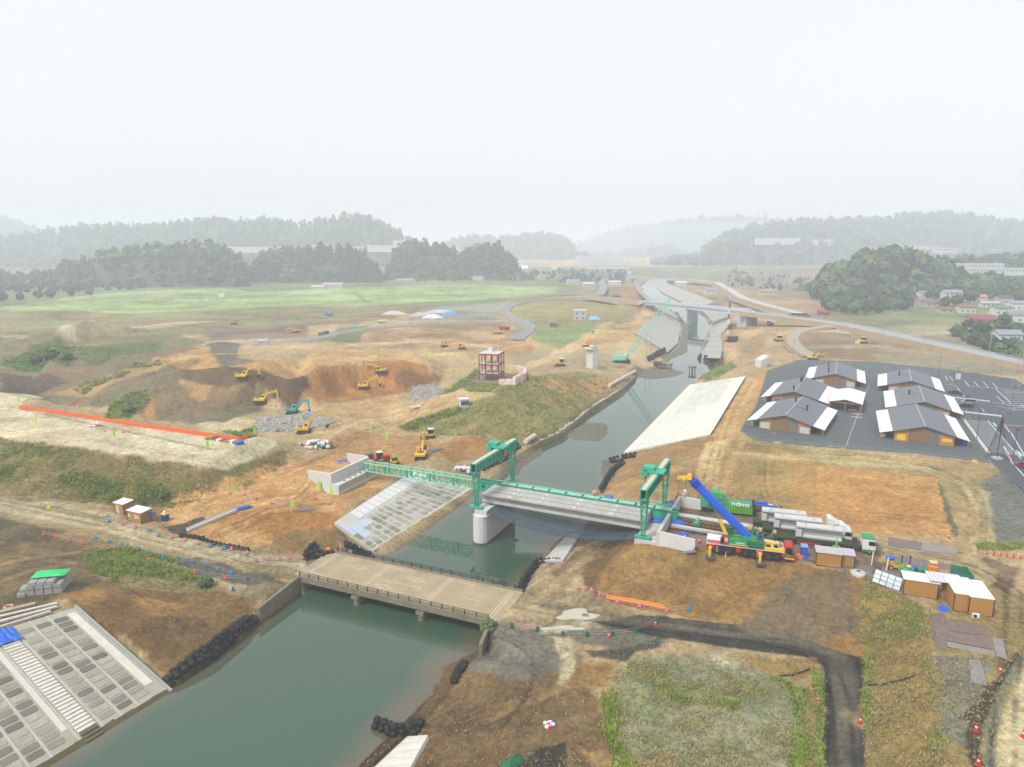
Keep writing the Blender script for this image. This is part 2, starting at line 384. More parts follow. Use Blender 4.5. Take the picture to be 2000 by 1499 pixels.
for lo, hi in STRIPS.values():
    lo, hi = [WP(*p) for p in lo], [WP(*p) for p in hi]
    for k in range(10): stamp([at_line(lo, k / 10), at_line(lo, (k + 1) / 10), at_line(hi, k / 10), at_line(hi, (k + 1) / 10)], .5, 1.5)

def Hs(x, y):
    r = float(np.interp(y, ROWY, np.arange(len(ROWY)))); c = (x / max(y, 1) - T1[0]) / (T1[1] - T1[0])
    r0 = min(max(int(r), 0), len(ROWY) - 2); c0 = min(max(int(c), 0), NC - 2); fr, fc = r - r0, min(max(c - c0, 0), 1)
    a = GZ[r0, c0] * (1 - fc) + GZ[r0, c0 + 1] * fc; b = GZ[r0 + 1, c0] * (1 - fc) + GZ[r0 + 1, c0 + 1] * fc
    return float(a * (1 - fr) + b * fr)
def G(px, py, lift=0.0):
    """the spot on the ground seen at (px, py)"""
    a, b, c = ray(px, py)
    if c > -0.02: c = -0.02
    k0 = k = 30.0; step = 1.0
    while k < 3000:
        if CAMZ + c * k < Hs(a * k, b * k): break
        k0 = k; k *= 1.006
    for _ in range(14):
        m = (k0 + k) / 2
        if CAMZ + c * m < Hs(a * m, b * m): k = m
        else: k0 = m
    return Vector((a * k, b * k, max(Hs(a * k, b * k), 0) + lift))
def GW(poly): return [tuple(G(*p)[:2]) for p in poly]
# ---------------------------------------------------------------- ground colours: soils, gravels, grass, asphalt
GC = np.zeros(GX.shape + (3,)); GC[:] = alb((176, 152, 116))
GB = np.zeros(GX.shape)                       # how stony / rough the spot is
GG = np.zeros(GX.shape)                       # how much grass grows there
OBJ = np.zeros(GX.shape, int); OBJ_NAMES = ['ground']
N1 = fbm(GX, GY, 22, 4, 11); N2 = fbm(GX, GY, 5, 4, 12); N3 = fbm(GX, GY, 1.6, 4, 13)
_seed = [20]
def zone(poly, rgb, feather=1.0, warp=1.0, ws=6.0, amt=1.0, rough=None, grass=None, obj=None, dist=None, rgb2=None, nsc=5.0):
    pw = GW(poly); _seed[0] += 7
    d = zone_d(pw, warp, ws, _seed[0])
    a = np.clip(.5 - d / max(feather * .55, .01), 0, 1); a = a * a * (3 - 2 * a) * amt
    k = a > 0
    if not k.any(): return
    cen = np.mean(np.array(pw), 0); dd = dist or float(np.hypot(*cen))
    c = np.array(alb(rgb, dd))
    if rgb2:
        q = np.clip((fbm(GX[k], GY[k], nsc, 4, _seed[0] + 3) - .5) * 4 + .5, 0, 1)[:, None]
        c = c * (1 - q) + np.array(alb(rgb2, dd)) * q
    GC[k] = GC[k] * (1 - a[k][:, None]) + c * a[k][:, None]
    if rough is not None: GB[k] = GB[k] * (1 - a[k]) + rough * a[k]
    if grass is not None: GG[k] = GG[k] * (1 - a[k]) + grass * a[k]
    if obj:
        if obj not in OBJ_NAMES: OBJ_NAMES.append(obj)
        OBJ[(d < 0)] = OBJ_NAMES.index(obj)
def stroke(line, w, rgb, amt=.6, feather=.8, warp=.4):
    """worn track: a band of width w metres along a line"""
    pw = [G(*p) for p in line]; _seed[0] += 3
    xs = [p.x for p in pw]; ys = [p.y for p in pw]; m = w + 3
    k = (GX > min(xs) - m) & (GX < max(xs) + m) & (GY > min(ys) - m) & (GY < max(ys) + m)
    if not k.any(): return
    x = GX[k] + (fbm(GX[k], GY[k], 4, 3, _seed[0]) - .5) * 2 * warp; y = GY[k]; d = np.full(x.shape, 1e9)
    for a, b in zip(pw, pw[1:]):
        ex, ey = b.x - a.x, b.y - a.y; t = np.clip(((x - a.x) * ex + (y - a.y) * ey) / (ex * ex + ey * ey + 1e-9), 0, 1)
        d = np.minimum(d, np.hypot(x - a.x - t * ex, y - a.y - t * ey))
    al = np.clip((w / 2 + feather - d) / feather, 0, 1) * amt * (0.45 + 1.1 * fbm(x, y, 3, 3, _seed[0] + 1))
    al = np.clip(al, 0, 1)[:, None]
    GC[k] = GC[k] * (1 - al) + np.array(alb(rgb, float(np.mean(ys)))) * al

OR_, TAN_, BRN, DRK, GRY, PALE = (186,142,90), (178,156,120), (142,116,84), (104,90,74), (128,122,112), (205,194,168)
GRN, GRD, DRY = (112,128,62), (86,100,52), (146,130,88)
# --- far ground
zone([(-400,520),(2400,520),(2400,640),(1650,640),(1500,600),(1000,600),(600,630),(-400,660)], (128,140,112), 30, 12, 60, rgb2=(150,140,118), nsc=60, grass=.3)
zone([(-300,610),(0,600),(190,574),(420,562),(500,572),(700,560),(900,556),(1088,560),(1082,576),(960,585),(820,591),(700,600),(560,598),(430,605),(250,614),(120,606),(-300,630)], (160,176,128), 8, 4, 30, obj='rice_field', rgb2=(148,166,120), nsc=60, grass=.8)
zone([(-200,612),(120,606),(250,614),(430,605),(560,598),(820,600),(760,625),(560,640),(420,655),(200,645),(-200,650)], (150,134,112), 10, 6, 20, rgb2=(140,142,106), nsc=25)
zone([(830,600),(1000,590),(990,610),(960,625),(800,625)], (150,146,140), 8, 4, 20)
zone([(980,610),(1080,580),(1240,590),(1240,640),(1150,665),(1020,650)], (160,140,110), 8, 4, 20, rgb2=(140,140,100), nsc=18)
zone([(1030,640),(1150,628),(1185,640),(1130,690),(1040,665),(1025,650)], (138,150,104), 5, 3, 12, grass=.8)
zone([(1000,625),(1040,622),(1050,650),(1000,665),(900,660),(950,640)], (150,145,138), 6, 3)
zone([(700,640),(900,625),(1000,630),(1000,665),(930,690),(760,680),(680,680)], (186,158,124), 8, 5, 18, rgb2=(160,132,104), nsc=20)
zone([(930,668),(1040,665),(1040,690),(960,692)], (180,138,100), 3, 1)
zone([(1080,690),(1180,640),(1270,620),(1262,650),(1200,690),(1150,700)], (184,154,114), 4, 3)
zone([(1000,690),(1260,700),(1245,725),(1140,715),(1000,725)], (166,150,124), 5, 3)
zone([(660,640),(720,636),(700,668),(640,672)], (120,132,100), 5, 3, grass=.7)
zone([(400,640),(600,632),(600,660),(400,665)], (140,124,112), 6, 4)
# --- earthworks on the left
zone([(-100,660),(330,655),(420,690),(560,740),(500,800),(420,830),(80,780),(-100,770)], (138,118,94), 6, 5, 15, rgb2=(126,118,98), nsc=14, rough=.5)
zone([(-100,655),(160,655),(330,650),(400,668),(300,690),(200,700),(-100,700)], (128,128,98), 6, 4, 12, rgb2=(140,126,98), grass=.5)
zone([(30,700),(60,675),(120,662),(150,680),(140,712),(60,725),(0,715)], (96,124,66), 2.5, 3, 6, rgb2=(80,108,56), nsc=4, grass=1)
zone([(140,690),(210,672),(320,662),(310,685),(180,715)], (112,118,84), 4, 3, grass=.6)
zone([(330,695),(400,680),(432,705),(428,715),(340,715)], (180,142,96), 3, 2)
zone([(400,672),(470,672),(460,712),(432,712)], (120,110,102), 4, 2, rough=.7)
zone([(140,760),(220,730),(260,722),(220,745),(160,770)], (104,126,70), 2, 1.5, 4, grass=1)
zone([(255,712),(330,702),(332,708),(262,720)], (104,128,70), 1, 1, 4, grass=1)
zone([(80,770),(140,755),(300,700),(380,700),(300,725),(180,770)], (172,142,104), 3, 3)
zone([(0,730),(100,728),(130,745),(80,768),(0,765)], (104,92,80), 3, 3, rough=.5)
zone([(340,722),(450,716),(560,742),(500,768),(440,762),(360,745)], (112,96,76), 3, 2, 8, rough=.5)
zone([(210,790),(290,760),(285,790),(250,822),(210,820)], (98,124,62), 2, 2, 5, grass=1)
zone([(280,775),(310,780),(305,820),(285,825)], (168,132,88), 2, 1.5)
zone([(350,745),(420,750),(400,790),(370,775)], (168,136,96), 3, 3)
zone([(440,715),(560,700),(720,690),(840,700),(800,720),(560,745)], (196,160,112), 5, 4, 12, rgb2=(178,140,96), nsc=10)
zone([(560,745),(640,718),(780,705),(840,715),(840,748),(790,765),(640,785),(560,780)], (176,128,74), 3, 3, 8, rgb2=(160,112,64), nsc=5, rough=.3)
zone([(500,735),(560,745),(600,750),(580,800),(540,790)], (106,88,74), 3, 2.5, 6, rough=.5)
zone([(760,735),(870,735),(855,752),(770,758)], (142,104,74), 3, 2)
zone([(545,800),(600,775),(860,765),(930,760),(960,745),(1000,750),(900,800),(780,850),(640,870),(600,850),(650,825)], (192,164,124), 4, 3, 10, rgb2=(178,146,104), nsc=8)
zone([(800,755),(850,745),(870,770),(840,785),(805,780)], (124,108,92), 2, 2, 4, rough=1)
zone([(500,815),(560,808),(610,806),(655,812),(670,822),(640,835),(590,845),(560,835),(500,845)], (122,112,98), 2, 2, 4, rough=1)
zone([(640,870),(700,850),(800,850),(860,870),(960,840),(1000,870),(980,890),(900,880),(760,920),(660,905)], (176,136,88), 3, 3, 8, rough=.2)
zone([(850,880),(900,855),(960,842),(985,872),(930,900),(880,905)], (170,124,74), 2, 2, 6)
zone([(380,830),(470,815),(545,818),(495,838),(400,850)], (196,178,144), 3, 2)
zone([(430,845),(500,832),(505,845),(480,855)], (110,128,72), 1.5, 1, grass=.9)
# --- bank spur
zone([(780,840),(860,805),(960,770),(1050,735),(1130,725),(1190,740),(1215,760),(1150,800),(1100,842),(1050,866),(985,890),(930,850),(850,852)], (152,136,92), 4, 3, 10, rgb2=(130,132,78), nsc=10, grass=.45)
zone([(940,800),(1050,760),(1110,770),(1150,800),(1100,835),(1050,855),(1000,850)], (138,136,82), 6, 4, 8, rgb2=(150,136,90), grass=.5)
zone([(1080,735),(1180,730),(1215,755),(1170,780),(1120,770),(1060,755)], (178,142,96), 4, 3)
zone([(780,830),(870,800),(930,800),(860,820),(800,842)], (108,122,62), 2, 2, 5, grass=1)
zone([(860,770),(950,720),(1000,712),(1000,735),(900,780)], (186,164,126), 4, 2)
zone([(845,775),(930,722),(940,728),(870,780)], (112,126,74), 1.5, 1, grass=.8)
zone([(900,745),(935,735),(985,748),(960,765),(915,770)], (120,130,84), 2, 1, grass=.8)
# --- left embankment
zone([(-200,765),(0,766),(80,776),(40,796),(250,829),(470,860),(500,853),(545,865),(500,905),(470,925),(390,912),(200,884),(0,856),(-200,835)], (203,192,166), 1.6, 1.2, 4, rgb2=(190,176,148), nsc=9, obj='embankment_crest')
zone([(-200,835),(0,856),(200,884),(390,910),(440,915),(560,880),(560,905),(480,952),(400,972),(335,990),(240,992),(100,976),(-200,950)], (138,120,80), 2.2, 2, 5, rgb2=(118,112,66), nsc=6, grass=.5)
zone([(100,930),(180,920),(260,950),(340,975),(350,990),(240,990),(140,975)], (94,104,48), 4, 3, 6, rgb2=(128,116,70), nsc=4, grass=1)
zone([(-100,915),(40,905),(20,930),(-100,935)], (92,106,52), 3, 2, grass=1)
zone([(-100,870),(80,870),(160,900),(60,900),(-100,885)], (112,112,62), 4, 3, rgb2=(140,122,82), grass=.8)
# --- left lowland: road and work area
zone([(-200,958),(0,960),(100,975),(240,995),(340,990),(360,1010),(420,1000),(640,1000),(700,1080),(600,1125),(480,1130),(150,1060),(-200,1010)], (160,136,98), 2, 2, 6, rgb2=(146,122,88), nsc=7)
zone([(-200,975),(0,970),(200,1003),(330,1040),(500,1090),(640,1095),(720,1085),(800,1080),(1040,1150),(955,1212),(580,1126),(480,1118),(250,1070),(0,1008),(-200,1005)], (172,152,114), 1.4, .9, 4, rgb2=(158,138,102), nsc=6, obj='dirt_road')
zone([(340,975),(420,960),(560,905),(640,885),(720,900),(780,928),(662,1002),(640,1045),(560,1060),(480,1075),(400,1050),(340,1035),(330,1000)], (204,160,106), 2.4, 2.5, 6, rgb2=(186,138,84), nsc=5)
zone([(500,1000),(600,990),(650,1000),(640,1045),(560,1058),(500,1040)], (166,116,58), 4, 3, 5)
zone([(540,1040),(640,1035),(660,1075),(620,1095),(540,1085)], (140,112,72), 3, 2, rough=.3)
zone([(322,1030),(400,1008),(402,1014),(365,1042),(330,1042)], (82,78,72), .8, .6, 2, rough=.4)
zone([(-200,1010),(0,1012),(100,1035),(150,1062),(100,1085),(0,1060),(-200,1060)], (96,86,70), 3, 3, 6, rgb2=(120,104,78))
zone([(-200,1050),(0,1055),(140,1060),(220,1070),(180,1120),(200,1150),(100,1180),(-200,1250)], (134,112,80), 4, 3, 6, rgb2=(108,94,70), nsc=4)
zone([(160,1085),(240,1070),(330,1085),(420,1135),(400,1150),(330,1135),(260,1140),(180,1125)], (98,122,42), 2, 2.5, 5, rgb2=(78,104,34), nsc=3, grass=1)
zone([(300,1085),(380,1090),(500,1118),(560,1135),(520,1155),(420,1130),(320,1105)], (104,98,90), 1.5, 1.5, 4, rough=.5)
zone([(460,1160),(540,1140),(580,1128),(505,1190),(470,1180)], (136,124,100), 2, 1.5)
zone([(130,1160),(240,1130),(400,1140),(470,1160),(505,1192),(420,1262),(330,1330),(150,1187)], (138,108,68), 2, 2, 6, rgb2=(122,94,58), nsc=5, rough=.35)
zone([(240,1125),(400,1135),(440,1150),(330,1160),(240,1150)], (150,134,88), 3, 2, grass=.4)
zone([(120,1165),(200,1150),(220,1170),(170,1180)], (168,128,72), 3, 2); zone([(270,1165),(360,1180),(350,1205),(290,1205)], (170,128,72), 4, 3)
zone([(505,1192),(420,1262),(330,1345),(345,1352),(425,1300),(520,1222),(560,1190)], (96,80,54), 1.5, 1.5, 4)
# --- right bank below the bridge
zone([(690,1505),(779,1418),(853,1347),(880,1297),(940,1262),(925,1310),(890,1340),(830,1412),(760,1499),(740,1540)], (104,82,52), 1.5, 1.2, 4, rgb2=(88,70,44))
zone([(830,1412),(890,1338),(940,1275),(1010,1290),(1110,1265),(1140,1300),(1180,1400),(1220,1540),(780,1540)], (132,106,70), 2, 2, 6, rgb2=(116,92,62), nsc=5, rough=.4)
zone([(940,1240),(1000,1215),(1080,1230),(1130,1270),(1110,1310),(1050,1330),(980,1330),(920,1320)], (130,126,118), 3, 3, 6, rgb2=(112,108,102), nsc=4, rough=.5)
zone([(1085,1250),(1120,1255),(1130,1290),(1095,1340),(1080,1330),(1100,1290)], (184,172,142), 2, 2)
zone([(950,1210),(1010,1160),(1060,1120),(1130,1100),(1190,1085),(1160,1165),(1250,1195),(1350,1215),(1340,1235),(1200,1225),(1100,1235),(1000,1225)], (178,160,128), 2, 2, 5, rgb2=(154,134,104), nsc=4, obj='dirt_road')
zone([(1095,1195),(1120,1188),(1150,1195),(1160,1208),(1140,1218),(1110,1212)], (196,188,170), .8, 1.2, 4)
zone([(1075,1185),(1130,1178),(1170,1200),(1140,1222),(1095,1218)], (128,112,88), 2.5, 1.5, 4, amt=.35)
zone([(1050,1225),(1140,1222),(1160,1232),(1060,1236)], (190,178,152), 1.5, 1)
zone([(1120,1225),(1190,1222),(1330,1230),(1300,1262),(1220,1265),(1130,1255),(1100,1240)], (120,116,106), 2, 1.5, 4, rough=.7)
zone([(1145,1272),(1230,1265),(1290,1245),(1290,1262),(1240,1275),(1225,1290),(1155,1285)], (84,80,72), 1.2, 1, 3, rough=.6)
zone([(1160,1215),(1250,1200),(1330,1210),(1500,1222),(1560,1232),(1620,1245),(1660,1262),(1690,1270),(1688,1330),(1690,1540),(1606,1540),(1608,1310),(1590,1285),(1520,1278),(1400,1262),(1290,1245)], (54,54,53), 1.0, .6, 3, rgb2=(70,68,64), nsc=6, obj='gravel_road', rough=.4)
zone([(1625,1262),(1685,1262),(1690,1290),(1680,1330),(1660,1290)], (58,58,58), 1.2, 1.5, 3, rough=.5)
zone([(1130,1290),(1200,1290),(1180,1340),(1110,1345)], (150,116,66), 3, 2)
zone([(1190,1330),(1250,1290),(1420,1290),(1560,1350),(1575,1420),(1560,1540),(1240,1540),(1180,1400)], (156,154,134), 2.5, 3, 8, rgb2=(136,142,104), nsc=6, grass=.35, obj='gravel_lot', rough=.5)
zone([(1250,1300),(1400,1290),(1480,1330),(1440,1375),(1340,1370),(1270,1345)], (128,136,96), 6, 4, 6, rgb2=(148,148,130), grass=.6)
zone([(1270,1345),(1300,1352),(1380,1372),(1440,1368),(1500,1345),(1490,1360),(1420,1380),(1340,1378)], (118,138,62), 1.6, 1.5, 4, grass=1)
zone([(1170,1360),(1195,1350),(1205,1420),(1225,1470),(1240,1540),(1205,1540),(1190,1440)], (112,132,46), 1.4, 1.5, 3, grass=1)
zone([(1500,1315),(1560,1345),(1585,1340),(1580,1400),(1560,1540),(1530,1540),(1555,1400),(1540,1355)], (110,132,48), 1.4, 1.2, 3, rgb2=(90,112,40), grass=1)
zone([(1380,1275),(1450,1290),(1440,1310),(1395,1300)], (200,190,164), 2, 2)
zone([(1440,1278),(1590,1290),(1600,1310),(1560,1330),(1500,1318)], (160,128,72), 2, 1.5, grass=.25)
zone([(1578,1330),(1605,1315),(1606,1540),(1562,1540)], (162,130,78), 1.2, .8)
zone([(1590,1310),(1607,1318),(1608,1540),(1598,1540)], (104,112,56), .8, .6, 3, grass=.9)
zone([(1690,1285),(1812,1215),(1830,1300),(1850,1540),(1690,1540)], (164,136,80), 2, 1.5, 5, rgb2=(144,122,66), nsc=4, grass=.3)
zone([(1690,1270),(1705,1285),(1706,1430),(1692,1430)], (110,122,56), .8, 1, 3, grass=.9)
zone([(1815,1290),(1840,1330),(1845,1470),(1825,1470),(1818,1380)], (112,124,58), 1.2, 1.2, 3, grass=.9, amt=.6)
zone([(1300,1480),(1200,1470),(1130,1462),(1180,1540),(1320,1540)], (168,136,82), 2, 2); zone([(1020,1460),(1095,1450),(1105,1540),(1010,1540)], (70,64,56), 1.5, 1.5, 3)
# --- girder yard slope and plateau
zone([(1150,1130),(1200,1058),(1262,1050),(1390,1068),(1550,1096),(1690,1128),(1775,1172),(1815,1215),(1690,1285),(1550,1240),(1400,1218),(1250,1192),(1160,1168)], (160,124,72), 1.2, 1, 4, rgb2=(146,112,62), nsc=4, rough=.35)
zone([(1560,1130),(1660,1110),(1680,1180),(1700,1230),(1600,1250),(1480,1240),(1440,1220),(1480,1180)], (126,110,86), 3, 3, 6, rough=.9)
zone([(1690,1120),(1815,1200),(1815,1230),(1700,1290),(1670,1180)], (152,128,70), 3, 2, 5, rgb2=(124,116,54), nsc=4, grass=.5)
zone([(1150,1060),(1240,1040),(1200,1080),(1160,1165),(1120,1110)], (118,94,64), 2, 2, 4)
zone([(1060,1100),(1110,1060),(1180,1030),(1170,1090),(1090,1140)], (140,116,84), 2, 2, 4)
zone([(1262,1050),(1280,985),(1470,1000),(1600,1040),(1720,1062),(1900,1080),(1990,1110),(1960,1180),(1850,1140),(1700,1118),(1550,1092),(1390,1066),(1310,1052)], (132,110,88), 1.6, 1, 4, rgb2=(112,92,74), nsc=4, obj='work_yard')
zone([(1720,1050),(1900,1085),(1960,1120),(1900,1160),(1820,1130),(1720,1095)], (172,152,118), 2, 1.5, 4)
zone([(1400,985),(1440,975),(1480,1000),(1440,1005)], (176,168,150), 2, 1); zone([(1200,880),(1224,886),(1388,852),(1440,870),(1480,960),(1600,1040),(1470,1000),(1290,980),(1200,985),(1175,970)], (172,138,90), 2.5, 1.5, 6, rgb2=(156,126,84), nsc=7)
zone([(1224,886),(1388,852),(1400,862),(1360,880),(1280,905),(1210,930)], (158,124,84), 2, 1)
zone([(1455,737),(1500,720),(1560,700),(1480,790),(1450,840),(1440,870),(1400,862),(1388,852)], (186,148,98), 1.5, 1, 5)
zone([(1380,865),(1420,860),(1400,925),(1370,950),(1355,925)], (204,174,126), 1.6, 1.2)
zone([(1420,860),(1480,862),(1640,880),(1830,900),(1960,905),(2000,960),(2000,1060),(1900,1090),(1860,1050),(1600,1040),(1480,970)], (176,152,108), 3, 2, 8, rgb2=(160,138,96), nsc=8)
zone([(1420,862),(1560,880),(1600,905),(1590,1030),(1500,990),(1440,960)], (170,138,86), 3, 2, 6, rgb2=(150,128,78))
zone([(1592,908),(1830,934),(1866,1046),(1600,1036)], (196,148,86), .6, .5, 3, rgb2=(186,136,76), nsc=6)
zone([(1560,910),(1595,906),(1600,1038),(1560,1020),(1545,960)], (176,134,80), 1, .8, 4)
zone([(1830,930),(1850,975),(1872,1045),(1862,1050),(1842,990)], (112,106,94), .6, .6, 2, rough=.5)
zone([(1930,930),(2000,915),(2200,960),(2200,1100),(1945,1062),(1920,1010),(1925,960)], (118,122,118), 1.6, 2, 5, rough=.5)
zone([(1900,1060),(2000,1062),(2000,1075),(1930,1075)], (118,118,60), 1.2, 1, 3, grass=.8)
zone([(1820,1190),(1860,1130),(1960,1150),(2050,1180),(2100,1300),(2100,1540),(1850,1540),(1830,1300)], (168,144,92), 2, 2, 5, rgb2=(150,130,82), nsc=5, grass=.15)
zone([(1955,1100),(2050,1120),(2060,1220),(2010,1290),(1975,1350),(1950,1430),(1950,1540),(2010,1540),(2060,1400),(2100,1300),(2100,1080)], (200,184,144), 1.5, 1.2, 4, rgb2=(184,166,126), nsc=5, obj='dirt_road')
zone([(1835,1280),(1900,1285),(1935,1310),(1930,1370),(1900,1400),(1890,1460),(1845,1440),(1835,1330)], (128,128,116), 1.6, 1.5, 4, rough=.6)
zone([(1985,1270),(1995,1275),(1955,1340),(1920,1420),(1918,1540),(1895,1540),(1890,1400),(1930,1330)], (82,68,54), 1.0, 1, 3, rough=.8)
zone([(1990,1280),(2005,1275),(1960,1370),(1945,1440),(1945,1540),(1922,1540),(1925,1420)], (126,130,118), .8, .6, 3)
# --- far right
zone([(1400,600),(1560,640),(1500,660),(1480,700),(1410,720),(1395,690),(1400,650)], (176,146,112), 4, 3, 12, rgb2=(160,136,106))
zone([(1540,650),(1700,650),(1900,690),(2200,740),(2200,760),(1900,720),(1700,705),(1560,700),(1530,680)], (158,142,118), 5, 4, 14, rgb2=(140,120,96), nsc=16)
zone([(1700,690),(1900,700),(1990,715),(1990,735),(1900,730),(1720,705)], (148,140,120), 4, 3)
zone([(1400,545),(1620,520),(1660,600),(1600,630),(1500,600),(1430,570)], (146,136,128), 8, 6, 25)
zone([(1640,640),(1850,635),(1920,660),(1940,690),(2000,700),(2000,690),(1860,690),(1700,650)], (160,146,122), 5, 4, 16, rgb2=(150,150,120))
zone([(1300,540),(1420,560),(1640,600),(1600,625),(1400,585),(1340,570)], (166,144,124), 6, 5, 16)
zone([(1250,620),(1300,540),(1260,540),(1200,560),(1220,590)], (172,140,112), 6, 4)
zone([(1365,735),(1400,712),(1440,715),(1410,735),(1370,750)], (120,134,84), 2, 2, grass=.8)
# --- wheel tracks and stains
for ln, w, c, a in (
 ([(0,985),(200,1020),(420,1075),(600,1108)], 1.0, PALE, .55), ([(0,995),(200,1032),(420,1088),(600,1118)], 1.0, PALE, .5), ([(-60,978),(120,985),(230,1008)], 1.4, PALE, .5),
 ([(0,800),(200,845),(400,885),(450,895)], 2.5, (214,204,180), .5), ([(0,820),(200,862),(380,898)], 1.2, (184,170,142), .5),
 ([(1010,1165),(1100,1195),(1200,1212),(1400,1235),(1560,1255),(1630,1280),(1640,1400),(1640,1499)], .9, (124,116,102), .55), ([(1060,1180),(1220,1205),(1420,1228),(1580,1250),(1655,1290),(1664,1400),(1668,1499)], .9, (116,108,96), .45),
 ([(1030,1150),(1080,1110),(1110,1080),(1170,1060)], 1.2, (196,178,146), .5), ([(1060,1165),(1110,1120),(1150,1090)], 1.0, (188,168,136), .5),
 ([(1960,1499),(1980,1400),(2020,1310)], .8, (214,200,164), .6), ([(2000,1499),(2010,1420),(2050,1330)], .8, (214,200,164), .5),
 ([(1400,1000),(1390,920),(1420,860),(1450,790),(1480,740)], 1.4, (200,168,120), .5), ([(1410,960),(1440,880),(1480,800)], 1.2, (196,164,112), .4),
 ([(1440,885),(1600,900),(1800,915),(1920,960),(1930,1050),(1900,1090)], 1.6, (198,180,140), .5), ([(1500,890),(1700,895),(1880,930),(1915,1000)], 1.2, (196,178,136), .5),
 ([(640,860),(720,820),(800,800),(900,770),(980,720)], 2.2, (206,182,142), .6), ([(560,900),(640,860),(700,845),(780,830)], 1.6, (196,160,110), .4),
 ([(600,705),(700,700),(820,692),(940,690),(1040,670)], 3, (206,178,134), .5), ([(1040,720),(1080,690),(1180,640)], 2.5, (200,172,130), .6),
 ([(380,985),(450,950),(560,925),(640,900)], 1.6, (206,164,110), .5), ([(400,1000),(520,970),(640,960)], 1.2, (154,108,60), .4), ([(420,1020),(540,990),(640,985)], .9, (154,106,56), .4),
 ([(150,1080),(60,1090),(0,1105)], 1.0, (168,148,112), .4), ([(140,1100),(60,1115),(0,1135)], 1.0, (172,150,112), .4), ([(1000,1499),(1060,1430),(1150,1400)], 1.0, (150,124,84), .4),
 ([(1655,1395),(1690,1420)], .9, (176,150,112), .6), ([(960,1400),(1080,1350),(1160,1320)], 1.5, (150,122,82), .4)):
    stroke(ln, w, c, a)
for ln, w, c, a in (([(0,655),(140,650),(250,640),(400,628)], 6, (190,170,140), .6), ([(130,652),(172,626)], 5, (206,194,176), .8), ([(270,640),(330,632),(420,628)], 5, (206,180,146), .7), ([(560,628),(700,622),(760,624)], 8, (176,158,138), .6), ([(690,672),(800,668),(960,676)], 7, (206,180,146), .7), ([(1010,720),(1080,700),(1130,670),(1190,630)], 5, (204,178,140), .6), ([(1420,700),(1450,660),(1500,640)], 6, (196,170,138), .6), ([(1560,680),(1700,676),(1900,700)], 7, (170,158,138), .5), ([(1650,650),(1760,655),(1860,650)], 8, (186,176,156), .6), ([(430,640),(520,648),(600,655)], 8, (134,112,100), .6), ([(0,625),(100,620),(200,628)], 9, (130,112,94), .6), ([(1400,640),(1430,620),(1500,625)], 7, (190,164,136), .5), ([(340,700),(430,690),(560,690)], 5, (200,168,124), .6)):
    stroke(ln, w, c, a, 3, 3)
for ln in ([(150,592),(300,587),(450,580),(620,574),(800,570),(1000,566)], [(180,580),(400,574),(560,583)], [(0,606),(200,600),(420,594)], [(600,590),(760,582),(900,576),(1060,570)], [(690,572),(720,592)], [(860,566),(900,582)]): stroke(ln, 3.5, (124,140,100), .7, 1.5, .5)
# pairs of wheel ruts left by trucks and crawlers
RT = random.Random(5)
def ruts(line, gauge=2.0, n=1, dark=True):
    for _ in range(n):
        o1, o2 = RT.uniform(-8, 8), RT.uniform(-5, 5)
        P = [G(px + o1 * (1 + .3 * RT.uniform(-1, 1)), py + o2) for px, py in line]; Q = []
        for a, b in zip(P, P[1:]):
            for k in range(4): Q.append(a.lerp(b, k / 4))
        Q.append(P[-1])
        for _s in range(10): Q = [Q[0]] + [(Q[i - 1] + Q[i] * 2 + Q[i + 1]) / 4 for i in range(1, len(Q) - 1)] + [Q[-1]]
        for sgn in (-1, 1):
            L = []
            for i, q in enumerate(Q):
                d_ = Q[min(i + 1, len(Q) - 1)] - Q[max(i - 1, 0)]; nn_ = Vector((-d_.y, d_.x, 0)).normalized(); L.append(q + nn_ * gauge / 2 * sgn)
            xs = [q.x for q in L]; ys = [q.y for q in L]
            k = (GX > min(xs) - 1) & (GX < max(xs) + 1) & (GY > min(ys) - 1) & (GY < max(ys) + 1)
            if not k.any(): continue
            x, y = GX[k], GY[k]; d = np.full(x.shape, 1e9)
            for a, b in zip(L, L[1:]):
                ex, ey = b.x - a.x, b.y - a.y; t = np.clip(((x - a.x) * ex + (y - a.y) * ey) / (ex * ex + ey * ey + 1e-9), 0, 1); d = np.minimum(d, np.hypot(x - a.x - t * ex, y - a.y - t * ey))
            w = .3 + np.mean(ys) * .0012; al = np.clip((w - d) / (w * .7), 0, 1) * np.clip((fbm(x, y, 3, 3, RT.randint(0, 999)) - .3) * 3, 0, 1)
            GC[k] *= (1 + al * RT.choice((-.34, -.26, .22)))[:, None]
            GZ[k] -= al * .07
